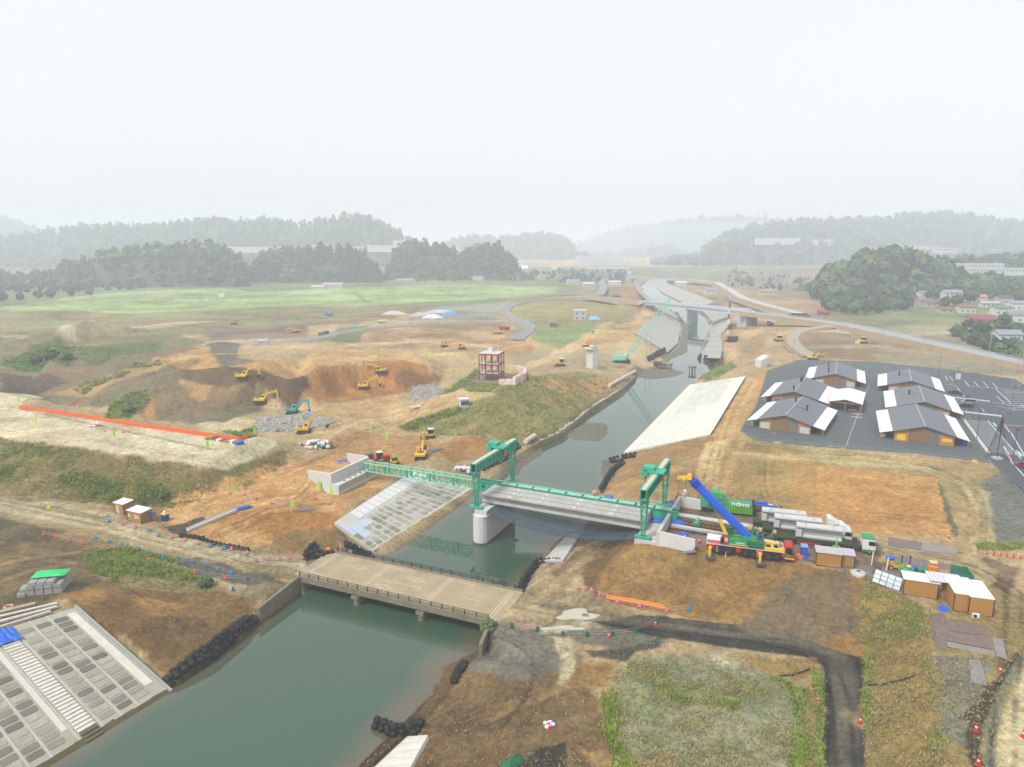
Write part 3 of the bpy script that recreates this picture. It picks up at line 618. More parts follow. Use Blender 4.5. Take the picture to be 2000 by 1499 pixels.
for ln, n in (([(0,978),(160,1010),(320,1055),(480,1100),(600,1112)], 3), ([(380,1000),(460,960),(560,930),(640,890),(720,850)], 4), ([(430,1040),(520,1010),(600,960),(620,920)], 3), ([(480,990),(560,975),(640,990)], 3), ([(560,900),(660,870),(760,820),(860,780),(960,730)], 4), ([(600,790),(700,790),(820,770)], 3), ([(740,880),(820,860),(920,850)], 3),
              ([(1000,1180),(1080,1195),(1180,1210),(1320,1225),(1500,1250),(1620,1275),(1645,1360),(1650,1499)], 3), ([(1020,1150),(1080,1110),(1130,1070),(1180,1050)], 3), ([(980,1230),(1060,1260),(1080,1340),(1000,1420)], 3), ([(1050,1240),(1120,1210),(1160,1150)], 2), ([(900,1420),(1000,1380),(1100,1340)], 3), ([(1440,870),(1560,885),(1720,895),(1880,920),(1920,990),(1900,1080)], 4), ([(1500,900),(1490,960),(1540,1020)], 3), ([(1400,860),(1420,800),(1460,745)], 3), ([(1380,980),(1390,920),(1410,870)], 2), ([(1620,930),(1720,950),(1830,960)], 4), ([(1620,1000),(1740,1010),(1850,1020)], 4),
              ([(1720,1075),(1820,1090),(1920,1110),(1980,1160)], 4), ([(1980,1150),(1990,1260),(1960,1360),(1960,1499)], 3), ([(20,800),(200,840),(420,885)], 3), ([(0,830),(220,868),(380,895)], 2), ([(10,1080),(80,1095),(160,1100)], 3), ([(260,1150),(330,1200),(400,1230)], 2), ([(1210,940),(1280,920),(1360,890)], 3), ([(1060,700),(1140,715),(1230,715)], 2), ([(440,700),(560,695),(700,690),(860,690)], 3)): ruts(ln, n=n)
# mottling on every scale, and moist darker soil by the water
N0 = fbm(GX, GY, 70, 5, 14); far_ = np.clip((GY - 260) / 200, 0, 1)
v = (N0 - .5) * .9 * far_ + (N1 - .5) * (.4 + .5 * far_) + (N2 - .5) * .45 + (N3 - .5) * .65
GC *= (1 + v)[..., None]
warm = (fbm(GX, GY, 13, 4, 31) - .5)[..., None] * np.array([.16, .0, -.16]); GC *= 1 + warm
wet = np.clip(1 - np.abs(RD) / 2.2, 0, 1) * (RD > -3); GC *= (1 - .45 * wet)[..., None]
GC[RD < -.3] = np.array(alb((92, 96, 78)))
for poly, h in BARS:
    d = zone_d(pin(poly), 1.2, 5, 9); k = np.clip(.6 - d, 0, 1)[..., None]; k = k * (GZ > 0)[..., None]
    GC = GC * (1 - k) + np.array(alb((116, 112, 102) if poly[0][0] > 900 else (112, 92, 62))) * (0.8 + .4 * N3[..., None]) * k
GC = (GC * .87 + GC.mean(-1, keepdims=True) * .13) * 1.2 * np.array([1.0, 1.0, .86])
GC = np.clip(GC, .012, .8)
# relief: clods, ruts and heaps
rel = (N2 - .5) * .35 + (N3 - .5) * .22
GZ2 = GZ + np.where(RD > .5, rel * np.clip(.5 + GB * 1.6 + (GY > 170) * .9, 0, 2.4) * np.clip(RD / 3, 0, 1), 0)
for nm in ('work_yard', 'embankment_crest', 'gravel_road'):
    if nm in OBJ_NAMES: k = OBJ == OBJ_NAMES.index(nm); GZ2[k] = GZ[k] + rel[k] * .15
k_ = np.clip((GY - 175) / 20, 0, 1) * np.clip((430 - GY) / 60, 0, 1) * np.clip((-GX - 5) / 15, 0, 1) * np.clip(RD / 15, 0, 1) * (OBJ == 0)
k_ = k_ * (zone_d(GW([(770,842),(862,800),(960,762),(1050,728),(1200,725),(1230,745),(1150,810),(1050,870),(985,895),(850,860)])) > 1)
GZ2 = GZ2 + k_ * ((np.abs(fbm(GX, GY, 26, 4, 91) - .5) * 2) * 3.2 - .8)
FLAT = [([(1440,850),(1480,745),(1560,700),(1900,700),(2200,735),(2200,1000),(1945,905),(1800,885),(1480,862)], 1.5),
        ([(1262,1052),(1290,985),(1600,1040),(1900,1085),(1900,1130),(1780,1160),(1390,1068)], 1.2)]
for poly, m in FLAT:
    d = zone_d(GW(poly)); k = np.clip(-d / m, 0, 1); GZ2 = GZ2 * (1 - k) + GZ * k
GZ = GZ2

# ---- ground material: the painted soil with fine grain, stones and relief
def ground_mat(name, grain=.55, stones=.22, rough=.95):
    m = bpy.data.materials.new(name); m.use_nodes = True; t = m.node_tree; b = t.nodes['Principled BSDF']
    b.inputs['Roughness'].default_value = rough; b.inputs['Specular IOR Level'].default_value = .2
    at = t.nodes.new("ShaderNodeAttribute"); at.attribute_name = 'soil'
    tc = t.nodes.new("ShaderNodeTexCoord")
    n = t.nodes.new("ShaderNodeTexNoise"); n.inputs['Scale'].default_value = 1.1; n.inputs['Detail'].default_value = 10; n.inputs['Roughness'].default_value = .82
    n.noise_dimensions = '2D'
    t.links.new(tc.outputs['Object'], n.inputs['Vector'])
    mr = t.nodes.new("ShaderNodeMapRange"); mr.inputs[1].default_value = .3; mr.inputs[2].default_value = .7
    mr.inputs[3].default_value = 1 - grain; mr.inputs[4].default_value = 1 + grain
    t.links.new(n.outputs[0], mr.inputs[0])
    sc1 = t.nodes.new("ShaderNodeVectorMath"); sc1.operation = 'SCALE'
    t.links.new(at.outputs['Color'], sc1.inputs[0]); t.links.new(mr.outputs[0], sc1.inputs['Scale'])
    vo = t.nodes.new("ShaderNodeTexVoronoi"); vo.inputs['Scale'].default_value = 1.3; vo.inputs['Randomness'].default_value = 1.0; vo.voronoi_dimensions = '2D'
    t.links.new(tc.outputs['Object'], vo.inputs['Vector'])
    lt = t.nodes.new("ShaderNodeMapRange"); lt.inputs[1].default_value = .0; lt.inputs[2].default_value = .16; lt.inputs[3].default_value = stones; lt.inputs[4].default_value = 0
    t.links.new(vo.outputs['Distance'], lt.inputs[0])
    ma = t.nodes.new("ShaderNodeMath"); ma.operation = 'MULTIPLY'
    sx = t.nodes.new("ShaderNodeSeparateColor"); t.links.new(vo.outputs['Color'], sx.inputs[0])
    th = t.nodes.new("ShaderNodeMath"); th.operation = 'GREATER_THAN'; th.inputs[1].default_value = .6
    t.links.new(sx.outputs[0], th.inputs[0]); t.links.new(th.outputs[0], ma.inputs[0]); t.links.new(lt.outputs[0], ma.inputs[1])
    mm = t.nodes.new("ShaderNodeMix"); mm.data_type = 'RGBA'; mm.blend_type = 'ADD'
    t.links.new(ma.outputs[0], mm.inputs[0]); t.links.new(sc1.outputs[0], mm.inputs[6]); mm.inputs[7].default_value = (.5, .47, .42, 1)
    t.links.new(mm.outputs[2], b.inputs['Base Color'])
    bp = t.nodes.new("ShaderNodeBump"); bp.inputs['Strength'].default_value = .8; bp.inputs['Distance'].default_value = .5
    t.links.new(n.outputs[0], bp.inputs['Height']); t.links.new(bp.outputs[0], b.inputs['Normal'])
    return m
nr, ncol = GX.shape
idx = np.arange(nr * ncol).reshape(nr, ncol)
quads = np.stack([idx[:-1, :-1], idx[:-1, 1:], idx[1:, 1:], idx[1:, :-1]], -1).reshape(-1, 4)
fobj = OBJ[:-1, :-1].reshape(-1)
vx = np.stack([GX, GY, GZ], -1).reshape(-1, 3)
gm = ground_mat('soil_ground')
def grid_obj(name, sel):
    q = quads[sel]; used, inv = np.unique(q.reshape(-1), return_inverse=True)
    me = bpy.data.meshes.new(name); me.vertices.add(len(used)); me.vertices.foreach_set('co', vx[used].reshape(-1))
    me.loops.add(q.size); me.loops.foreach_set('vertex_index', inv.astype(np.int32))
    me.polygons.add(len(q)); me.polygons.foreach_set('loop_start', np.arange(len(q), dtype=np.int32) * 4)
    me.polygons.foreach_set('use_smooth', np.ones(len(q), bool))
    me.update(calc_edges=True)
    ca = me.attributes.new('soil', 'FLOAT_COLOR', 'POINT')
    c4 = np.ones((len(used), 4)); c4[:, :3] = GC.reshape(-1, 3)[used]; ca.data.foreach_set('color', c4.reshape(-1))
    me.materials.append(gm)
    o = bpy.data.objects.new(name, me); COL.objects.link(o); tag(o, kind='structure'); return o
LBL = {'ground': 'bare brown and orange soil of the building site with weeds', 'rice_field': 'bright green rice field before the wooded hills', 'embankment_crest': 'pale levelled top of the raised earth embankment',
       'dirt_road': 'pale muddy dirt roads beside the river', 'gravel_road': 'black gravel track bending below the yard slope', 'gravel_lot': 'grey gravel lot overgrown with thin grass', 'work_yard': 'wet muddy work yard around crane and trucks'}
for i, nm in enumerate(OBJ_NAMES): tag(grid_obj(nm, fobj == i), LBL[nm])

# ---- the river
def water():
    k4 = (RD.reshape(-1)[quads] < 2.5).any(1) & (GY.reshape(-1)[quads[:, 0]] < 1390); q = quads[k4]
    used, inv = np.unique(q.reshape(-1), return_inverse=True); co = vx[used].copy(); co[:, 2] = 0.0
    me = bpy.data.meshes.new('river'); me.vertices.add(len(used)); me.vertices.foreach_set('co', co.reshape(-1))
    me.loops.add(q.size); me.loops.foreach_set('vertex_index', inv.astype(np.int32)); me.polygons.add(len(q)); me.polygons.foreach_set('loop_start', np.arange(len(q), dtype=np.int32) * 4); me.update(calc_edges=True)
    dep = np.clip(-(RD.reshape(-1)[used]) / 5.0 + (fbm(co[:, 0], co[:, 1], 14, 4, 61) - .5) * 1.1, 0, 1)
    right = np.clip((co[:, 0] + 30) / 26 - (co[:, 1] < 60), 0, 1) * (co[:, 1] < 110); dep = np.clip(dep - right * .35 * (fbm(co[:, 0], co[:, 1], 10, 3, 62)), 0, 1)
    fa = me.attributes.new('depth', 'FLOAT', 'POINT'); fa.data.foreach_set('value', dep)
    wm = bpy.data.materials.new('river_water'); wm.use_nodes = True; t = wm.node_tree; b = t.nodes['Principled BSDF']
    b.inputs['Roughness'].default_value = .04; b.inputs['IOR'].default_value = 1.62
    tc = t.nodes.new("ShaderNodeTexCoord")
    n1 = t.nodes.new("ShaderNodeAttribute"); n1.attribute_name = 'depth'
    cr = t.nodes.new("ShaderNodeValToRGB")
    cr.color_ramp.elements[0].position = .0; cr.color_ramp.elements[0].color = (.085, .078, .046, 1)
    cr.color_ramp.elements[1].position = .75; cr.color_ramp.elements[1].color = (.030, .066, .037, 1)
    t.links.new(n1.outputs['Fac'], cr.inputs[0]); t.links.new(cr.outputs[0], b.inputs['Base Color'])
    n2 = t.nodes.new("ShaderNodeTexNoise"); n2.inputs['Scale'].default_value = .9; n2.inputs['Detail'].default_value = 3
    t.links.new(tc.outputs['Object'], n2.inputs['Vector'])
    bp = t.nodes.new("ShaderNodeBump"); bp.inputs['Strength'].default_value = .02; bp.inputs['Distance'].default_value = .3
    t.links.new(n2.outputs[0], bp.inputs['Height']); t.links.new(bp.outputs[0], b.inputs['Normal'])
    me.materials.append(wm); o = bpy.data.objects.new('river', me); COL.objects.link(o)
    tag(o, 'calm grey green river running through the building site', kind='structure')
water()

# ---- haze
hz = MB(); hz.bx(-6000, 6000, -300, 8500, -5, 190)
hm = bpy.data.materials.new('haze_air'); hm.use_nodes = True; t = hm.node_tree; t.nodes.clear()
mo = t.nodes.new("ShaderNodeOutputMaterial"); pv = t.nodes.new("ShaderNodeVolumePrincipled")
pv.inputs['Color'].default_value = (.88, .94, 1, 1); pv.inputs['Density'].default_value = HAZE; pv.inputs['Anisotropy'].default_value = 0.0
t.links.new(pv.outputs[0], mo.inputs['Volume'])
tag(hz.build('haze', hm), 'pale morning haze over the valley', kind='stuff')
# ---------------------------------------------------------------- bridge works
CONC = mat((208,206,200), .85, .10, .6, bump=.15, dirt=.25)
CONC_N = mat((222,221,217), .8, .07, .5, bump=.1, dirt=.12)
CONC_G = mat((208,209,206), .85, .08, .5, bump=.1, dirt=.2)
CONC_O = mat((138,130,112), .9, .25, .8, bump=.3, dirt=.5)
TEAL = mat((56,182,148), .5, .10, 1.2, dirt=.2)
TEAL_D = mat((40,150,122), .5, .10, 1.2, dirt=.3)
MINT = mat((150,224,190), .6, .10, .8, dirt=.15)
BLACKM = mat((52,50,48), .6, .15, 2)
STEEL = mat((150,150,150), .5, .1, 2, metal=.4)
RUST = mat((122,70,48), .85, .25, 1.5, bump=.2, dirt=.3)
ORANGE = mat((246,130,30), .5, .1, 2, dirt=.1)
WHITE = mat((236,236,234), .6, .05, 1)
YEL = mat((255,206,20), .5, .08, 1.5, dirt=.15)
BLUE = mat((16,104,216), .55, .12, 1.5)
RED = mat((196,48,44), .5, .1, 1.5)
GLASS = mat((38,46,52), .12, .05, 1, spec=.6)
TYRE = mat((44,43,42), .9, .15, 3, dirt=.3)
WOOD = mat((176,134,84), .8, .12, 2.5, dirt=.12)
PAINTW = mat((206,194,166), .9, .2, 2.0, dirt=.6)
FR = Vector((24.45, 118.28, 0)); BU = Vector((-.9086, .4175, 0)); BV = Vector((.4175, .9086, 0))
def BP(s, t, z): return FR + BU * s + BV * t + Vector((0, 0, z))
BANG = math.atan2(BU.y, BU.x)
def bframe(name, label, cat, s=0, t=0, z=0): return thing(name, label, cat, BP(s, t, z), BANG)
# (local x along the bridge towards the left bank, local y = -BV, so far side is negative y)

# --- pier standing in the river
pr = bframe('bridge_pier', 'pale rounded concrete pier standing in the river under the new girders', 'bridge pier', 33.7, 0, 0)
def oval(w, y0, y1, n=8):
    p = [(w / 2 * math.cos(a), y1 + w / 2 * math.sin(a)) for a in np.linspace(0, math.pi, n)]
    return p + [(w / 2 * math.cos(a), y0 + w / 2 * math.sin(a)) for a in np.linspace(math.pi, 2 * math.pi, n)]
MB().prism(oval(3.3, -12.5, .4), -2.4, 6.0).build('shaft', CONC_N, pr)
MB().prism(oval(3.5, -12.5, .4), -2.0, .35).build('tide_mark', mat((96,98,70), .9, .2, 1), pr)
MB().bx(-1.35, 1.35, -13, .6, 6.0, 7.0).build('cap', CONC, pr)
for k in range(4): MB().bx(-1.0, -.3, -3.6 - k * 2.2, -2.9 - k * 2.2, 7.0, 7.22).build('bearing', BLACKM, pr)
rl = MB()
for y in np.linspace(-12.5, 1.4, 8):
    for x in (-1.75, 1.75): rl.tube((x, y, 6.0), (x, y, 7.3), .03, 4)
for x in (-1.75, 1.75):
    for z in (6.65, 7.25): rl.tube((x, -12.5, z), (x, 1.4, z), .025, 4)
for x in (-1.55, 1.55): rl.bx(x - .35, x + .35, -12.8, 1.6, 5.85, 5.93)
rl.build('scaffold_rail', STEEL, pr, stuff=True)
tp = thing('support_tower', 'grey steel support under the far leg of the left gantry', 'support tower', BP(35.8, 17.9, 0), BANG)
tb = MB()
for x in (-.7, .7):
    for y in (-.7, .7): tb.tube((x, y, -2.2), (x, y, 7.0), .14, 6)
for z0, z1 in ((0, 3.4), (3.4, 6.8)):
    for a, b in (((-.7,-.7),(.7,-.7)), ((.7,-.7),(.7,.7)), ((.7,.7),(-.7,.7)), ((-.7,.7),(-.7,-.7))): tb.tube((*a, z0), (*b, z1), .06, 4); tb.tube((*b, z1), (*a, z1), .06, 4)
tb.build('frame', STEEL, tp); MB().bx(-1, 1, -1, 1, 6.98, 7.2).build('top_plate', STEEL, tp)

# --- T girders of the first span
sp = bframe('girder_span', 'row of long grey concrete girders spanning from pier to right abutment', 'bridge span', 0, 0, 0)
for k in range(3):
    y = -(2.45 + 2.18 * k + 1.03)
    g = MB()
    prof = [(-.36,0),(.36,0),(.36,.3),(.14,.48),(.14,1.5),(.95,1.74),(.95,2.0),(-.95,2.0),(-.95,1.74),(-.14,1.5),(-.14,.48),(-.36,.3)]
    n = len(prof); x0, x1 = .9, 35.2
    vs = [(x0, y + a, 7.22 + b) for a, b in prof] + [(x1, y + a, 7.22 + b) for a, b in prof]
    g.add(vs, [tuple(range(n)), tuple(range(2 * n - 1, n - 1, -1))] + [((i + 1) % n, i, n + i, n + (i + 1) % n) for i in range(n)])
    go = g.build('girder', mat((186,184,178), .85, .14, .5, bump=.15, dirt=.35), sp)
    for x in (7.5, 15, 22.5, 29): MB().bx(x - .25, x + .25, y - .25, y + .25, 9.22, 9.225).build('patch', WHITE, go)
    MB().bx(x0 - .04, x0 + .5, y - .5, y + .5, 7.24, 9.0).build('end_block', CONC_G, go)
st = MB()
for y in (-(2.3),):
    for x in np.linspace(1, 35, 14): st.tube((x, y, 9.2), (x, y, 10.1), .02, 4)
st.build('post_row', STEEL, sp, stuff=True)

# --- erection girder with its launching nose
eg = bframe('launching_girder', 'long teal erection girder with mint deck and lattice nose reaching the left abutment', 'launching girder', 0, 0, 0)
y0, y1, zb, zt = -10.9, -9.15, 7.35, 9.3
pb = MB()
for y in (y0, y1):
    pb.bx(-4, 39.5, y - .06, y + .06, zb + .12, zt - .12)
    for x in np.arange(-4, 39.6, 1.5): pb.bx(x - .04, x + .04, y - .14, y + .14, zb + .1, zt - .1)
pb.build('plate_girder', TEAL, eg, stuff=True)
fl = MB()
for y in (y0, y1):
    for z in (zb, zt): fl.bx(-4, 39.5, y - .22, y + .22, z - .1, z + .1)
fl.build('flange', TEAL_D, eg, stuff=True)
for x in (34.8, 38.0): MB().tube((x, y1 + .08, 8.3), (x, y1 + .13, 8.3), .42, 12).build('web_hole', mat((18,58,50), .8, .05, 1), eg)
for x in np.arange(-3, 34, 3.72):
    MB().bx(x, x + 3.3, y0 + .25, y1 - .25, zt + .02, zt + .12).build('deck_plank', MINT, eg)
ch = MB()
for y in (y0, y1):
    for z in (zb, zt): ch.beam((39.5, y, z), (70.2, y, z), .22, .22)
ch.build('nose_chord', MINT, eg, stuff=True)
xs = np.arange(39.5, 70.3, 1.53)
web = MB()
for y in (y0, y1):
    for i, (a, b) in enumerate(zip(xs, xs[1:])):
        web.beam((a, y, zb), (a, y, zt), .11); web.beam((a, y, zb if i % 2 else zt), (b, y, zt if i % 2 else zb), .1)
    web.beam((xs[-1], y, zb), (xs[-1], y, zt), .3)
    for i in (4, 8, 12, 16): web.beam((xs[i], y, zb), (xs[i], y, zt), .34)
web.build('nose_web', TEAL, eg, stuff=True)
br = MB()
for z in (zb, zt):
    for i, (a, b) in enumerate(zip(xs, xs[1:])): br.beam((a, y0, z), (a, y1, z), .09); br.beam((a, y0 if i % 2 else y1, z), (b, y1 if i % 2 else y0, z), .07)
br.build('nose_bracing', MINT, eg, stuff=True)
hr = MB()
for y in (y0 - .5, y1 + .3):
    for x in np.arange(-3, 36.1, 1.95): hr.tube((x, y, zt - .2), (x, y, zt + 1.15), .022, 4)
    for z in (zt + .55, zt + 1.1): hr.tube((-3, y, z), (36, y, z), .016, 4)
hr.build('handrail', STEEL, eg, stuff=True)
wk = MB().bx(-3, 36, y0 - 1.0, y0 - .3, zt - .2, zt - .12).build('walkway', CONC_G, eg)

# --- gantry cranes
def gantry(label, s, t, z, trolley):
    g = thing('gantry_crane', label, 'gantry crane', BP(s, t, z), math.atan2(BV.y, BV.x), 'teal gantry cranes over the new bridge')
    Lg, Hh = 17.9, 7.9
    for x in (0, Lg):
        m = MB()
        for sx in (-1, 1):
            for sy in (-1, 1): m.beam((x + sx * .22, sy * .26, .35), (x + sx * .55, sy * .62, Hh), .16)
        for k in range(6):
            f0, f1 = k / 6, (k + 1) / 6; z0, z1 = .35 + f0 * (Hh - .35), .35 + f1 * (Hh - .35)
            ax0, ax1, ay0, ay1 = .22 + .33 * f0, .22 + .33 * f1, .26 + .36 * f0, .26 + .36 * f1
            for s2 in (-1, 1):
                m.beam((x - ax0, s2 * ay0, z0), (x + ax1, s2 * ay1, z1), .07); m.beam((x - ax1, s2 * ay1, z1), (x + ax1, s2 * ay1, z1), .09)
                m.beam((x + s2 * ax0, -ay0, z0), (x + s2 * ax1, ay1, z1), .07); m.beam((x + s2 * ax1, -ay1, z1), (x + s2 * ax1, ay1, z1), .09)
        lg = m.build('leg', TEAL, g)
        MB().bx(x - .55, x + .55, -1.5, 1.5, .12, .42).build('foot', TEAL, lg)
        MB().bx(x - .75, x + .75, -.8, .8, Hh - 1.0, Hh - .9).build('platform', STEEL, lg)
        wh = MB()
        for yy in (-1.1, 1.1): wh.tube((x - .2, yy, .18), (x + .2, yy, .18), .2, 10)
        wh.build('wheel', BLACKM, lg, stuff=True)
    bm_ = MB()
    for y in (-.5, .5): bm_.bx(-1.2, Lg + 1.2, y - .05, y + .05, Hh, Hh + 1.8)
    bm_.bx(-1.2, Lg + 1.2, -.7, .7, Hh - .06, Hh + .04); bm_.bx(-1.2, Lg + 1.2, -.7, .7, Hh + 1.78, Hh + 1.9)
    b = bm_.build('beam', TEAL, g)
    sf = MB()
    for x in np.arange(-1.1, Lg + 1.2, 1.05):
        for y in (-.6, .6): sf.bx(x - .04, x + .04, y - .1, y + .1, Hh + .04, Hh + 1.78)
    sf.build('stiffener', TEAL_D, b, stuff=True)
    for x in (5.2, 7.3, 9.4, 11.5):
        for y in (-.62, .62): MB().tube((x, y - .015, Hh + .9), (x, y + .015, Hh + .9), .3, 10).build('web_hole', mat((18,58,50), .8, .05, 1), b)
    MB().bx(-1.1, Lg + 1.1, -.42, .42, Hh + 1.9, Hh + 2.0).build('rail', mat((214,206,186), .6, .1, 1), b)
    tr = MB().bx(trolley - 1.5, trolley + 1.5, -1.6, 1.6, Hh + 2.1, Hh + 2.45)
    tr.bx(trolley - 1.1, trolley + 1.1, .3, 2.6, Hh + 2.45, Hh + 3.1); tr.bx(trolley - 1.3, trolley + 1.3, 1.5, 2.9, Hh + 1.3, Hh + 2.2)
    to = tr.build('trolley', TEAL, g)
    for y in (-1.3, 2.2):
        MB().tube((trolley, y, Hh + 2.1), (trolley, y, Hh - .6), .05, 4).build('hoist_rope', BLACKM, to)
        MB().blob((trolley, y, Hh + .9), .34, .3, .75, 8, 5, .04).build('hook_block', ORANGE, to)
    for x in (-1.1, Lg + 1.1): MB().tube((x, .55, Hh + 1.9), (x, .55, Hh + 4.6), .035, 5).build('mast', TEAL, g)
    bk = MB()
    for z in (3.2, 5.6):
        for y in (-.7, 1.6): bk.beam((Lg - 3.4, y, z), (Lg - .4, y, z), .12)
        bk.beam((Lg - 3.4, -.7, z), (Lg - 3.4, 1.6, z), .12)
    for y in (-.7, 1.6): bk.beam((Lg - 3.4, y, 3.2), (Lg - 3.4, y, 5.6), .1)
    bk.build('access_frame', TEAL, g, stuff=True)
    return g
gantry('teal gantry crane straddling the pier in the river', 35.0, 0, 7.05, 11.3)
gantry('teal gantry crane at the right abutment beside the mobile crane', .2, 0, 6.9, 9.4)

# --- left abutment
ab = bframe('bridge_abutment', 'unfinished pale concrete abutment with flared wing walls on orange soil', 'abutment', 69.6, 0, 0)
gz = 4.0
MB().bx(0, 2.0, -13.4, .9, gz, 7.0).build('breast_wall', CONC_N, ab)
MB().bx(2.0, 2.6, -13.4, .9, gz, 9.35).build('parapet_wall', CONC_N, ab)
MB().bx(-.12, 0, -13.2, .7, 5.6, 6.9).build('stained_face', mat((184,184,172), .9, .3, 1.6, dirt=.35), ab)
for y in (.45, -13.4):
    MB().side([(2.6,gz),(4.2,gz+1.2),(8.6,gz+3.6),(8.8,gz+5.3),(2.6,gz+5.4)], y - (.45 if y < 0 else 0), y + (.45 if y > 0 else 0)).build('wing_wall', CONC_N, ab)
for k in range(6): MB().bx(.5, 1.2, -2.6 - k * 2.0, -1.9 - k * 2.0, 7.0, 7.08).build('bearing_plinth', mat((150,146,128), .9, .1, 1), ab)

# --- right abutment with wing walls
ra = bframe('bridge_abutment', 'concrete abutment with angled wing wall beneath the gantry at the yard', 'abutment', 0, 0, 0)
MB().bx(-2.4, 1.6, -19, .9, 2.0, 6.85).build('breast_wall', CONC, ra)
MB().bx(-3.0, -2.4, -19, .9, 2.0, 9.0).build('parapet_wall', CONC, ra)
MB().side([(-3.0,4.5),(-9.0,6.4),(-9.4,7.4),(-9.3,8.7),(-3.0,9.1)], .45, .9).build('wing_wall', CONC_N, ra)
MB().side([(-3.0,4.5),(-9.4,6.4),(-9.4,8.7),(-3.0,9.1)], -19.4, -18.95).build('wing_wall', CONC_N, ra)
stp = MB()
for k in range(13): stp.bx(-3.0 - k * .55, -2.4 - k * .55, 1.1, 1.9, 4.3 + k * .2, 4.5 + k * .2)
stp.build('stair', STEEL, ra, stuff=True)

# --- safety net slung under the girders
nm = bpy.data.materials.new('net_mesh'); nm.use_nodes = True; t = nm.node_tree; b = t.nodes['Principled BSDF']
b.inputs['Base Color'].default_value = (.035, .075, .10, 1); b.inputs['Roughness'].default_value = .8
tc = t.nodes.new("ShaderNodeTexCoord"); mp = t.nodes.new("ShaderNodeSeparateXYZ"); t.links.new(tc.outputs['Object'], mp.inputs[0])
def cell(sock, size, width):
    a = t.nodes.new("ShaderNodeMath"); a.operation = 'MODULO'; a.inputs[1].default_value = size; t.links.new(sock, a.inputs[0])
    c = t.nodes.new("ShaderNodeMath"); c.operation = 'ABSOLUTE'; t.links.new(a.outputs[0], c.inputs[0])
    d = t.nodes.new("ShaderNodeMath"); d.operation = 'LESS_THAN'; d.inputs[1].default_value = width; t.links.new(c.outputs[0], d.inputs[0]); return d.outputs[0]
mxn = t.nodes.new("ShaderNodeMath"); mxn.operation = 'MAXIMUM'
t.links.new(cell(mp.outputs[0], .22, .085), mxn.inputs[0]); t.links.new(cell(mp.outputs[1], .22, .085), mxn.inputs[1])
t.links.new(mxn.outputs[0], b.inputs['Alpha'])
net = bframe('safety_net', 'dark blue safety net sagging below the concrete girders', 'safety net', 0, 0, 0)
nv = []; nu, nvv = 28, 8
for i in range(nu + 1):
    for j in range(nvv + 1):
        f = i / nu; x = 1.5 + 30.5 * f; y = .9 - 11 * j / nvv
        nv.append((x, y, 6.9 - 3.0 * math.sin(math.pi * f) ** .8 * (.72 + .28 * math.sin(math.pi * j / nvv))))
ns = MB().add(nv, [(i * (nvv + 1) + j, (i + 1) * (nvv + 1) + j, (i + 1) * (nvv + 1) + j + 1, i * (nvv + 1) + j + 1) for i in range(nu) for j in range(nvv)])
ns.build('net', nm, net)
NETB = mat((40,66,84), .8, .1, 1)
for j in (0, 3, 6, 8):
    c = MB()
    for i in range(nu): c.tube(nv[i * (nvv + 1) + j], nv[(i + 1) * (nvv + 1) + j], .05, 4, cap=False)
    c.build('cable', NETB, net)
c = MB()
for i in range(1, nu):
    for j in range(nvv): c.tube(nv[i * (nvv + 1) + j], nv[i * (nvv + 1) + j + 1], .025, 3, cap=False)
c.build('cross_rope', NETB, net, stuff=True)

# --- old road bridge
A = Vector((*W(583, 1128, 2.7), 0)); Bv = Vector((*W(955, 1215, 2.7), 0)); d = Bv - A; OBL = d.length
ob = thing('old_road_bridge', 'low old concrete road bridge with black railings crossing the green water', 'bridge', A, math.atan2(d.y, d.x))
DM = mat((176,160,130), .95, .22, .35, bump=.15, dirt=.3)
MB().bx(-1.5, OBL + 1.5, .3, 10.7, 2.36, 2.72).build('deck', DM, ob)
for y, nm_ in ((.12, 'near'), (10.88, 'far')):
    MB().bx(-1.2, OBL + 1.2, y - .2, y + .2, 1.95, 2.95).build('edge_beam', CONC_O, ob)
for k in range(5): MB().bx(-1, OBL + 1, 1.1 + k * 2.1, 1.6 + k * 2.1, 1.7, 2.36).build('girder', CONC_O, ob)
for x in (12.0, 24.7):
    MB().bx(x - .7, x + .7, -.35, 11.3, 1.2, 1.72).build('pier_cap', CONC_O, ob)
    MB().prism([(x + .55 * math.cos(a), .35 + .55 * math.sin(a)) for a in np.linspace(math.pi, 2 * math.pi, 6)] + [(x + .55 * math.cos(a), 10.6 + .55 * math.sin(a)) for a in np.linspace(0, math.pi, 6)], -2.5, 1.2).build('pier', CONC_O, ob)
for y in (.12, 10.88):
    rail = MB()
    for z in (3.25, 3.5, 3.78): rail.beam((0, y, z), (OBL, y, z), .07, .07)
    ro = rail.build('railing', BLACKM, ob, stuff=True)
    pm = MB().bx(-.06, .06, -.06, .06, 2.95, 3.85).mesh('post', BLACKM)
    for x in np.linspace(.2, OBL - .2, 19): put('post', pm, ro, (x, y, 0))
for x in (.4, 12.1, 24.8, OBL - .6):
    for o_ in (0, .55): MB().bx(x + o_ - .09, x + o_ + .09, .5, 10.4, 2.722, 2.727).build('line_marking', PAINTW, ob)
for x, y in ((7.2, 7.4), (15.6, 3.0), (19.6, 7.3)):
    q = MB(); a, bq = 2.1, .75
    pts = [(-a, 0), (0, -bq), (a, 0), (0, bq)]; ins = [(px_ * .72, py_ * .6) for px_, py_ in pts]
    vs = [(x + p[0], y + p[1], 2.728) for p in pts] + [(x + p[0], y + p[1], 2.728) for p in ins]
    q.add(vs, [(i, (i + 1) % 4, 4 + (i + 1) % 4, 4 + i) for i in range(4)]); q.build('diamond_marking', PAINTW, ob)
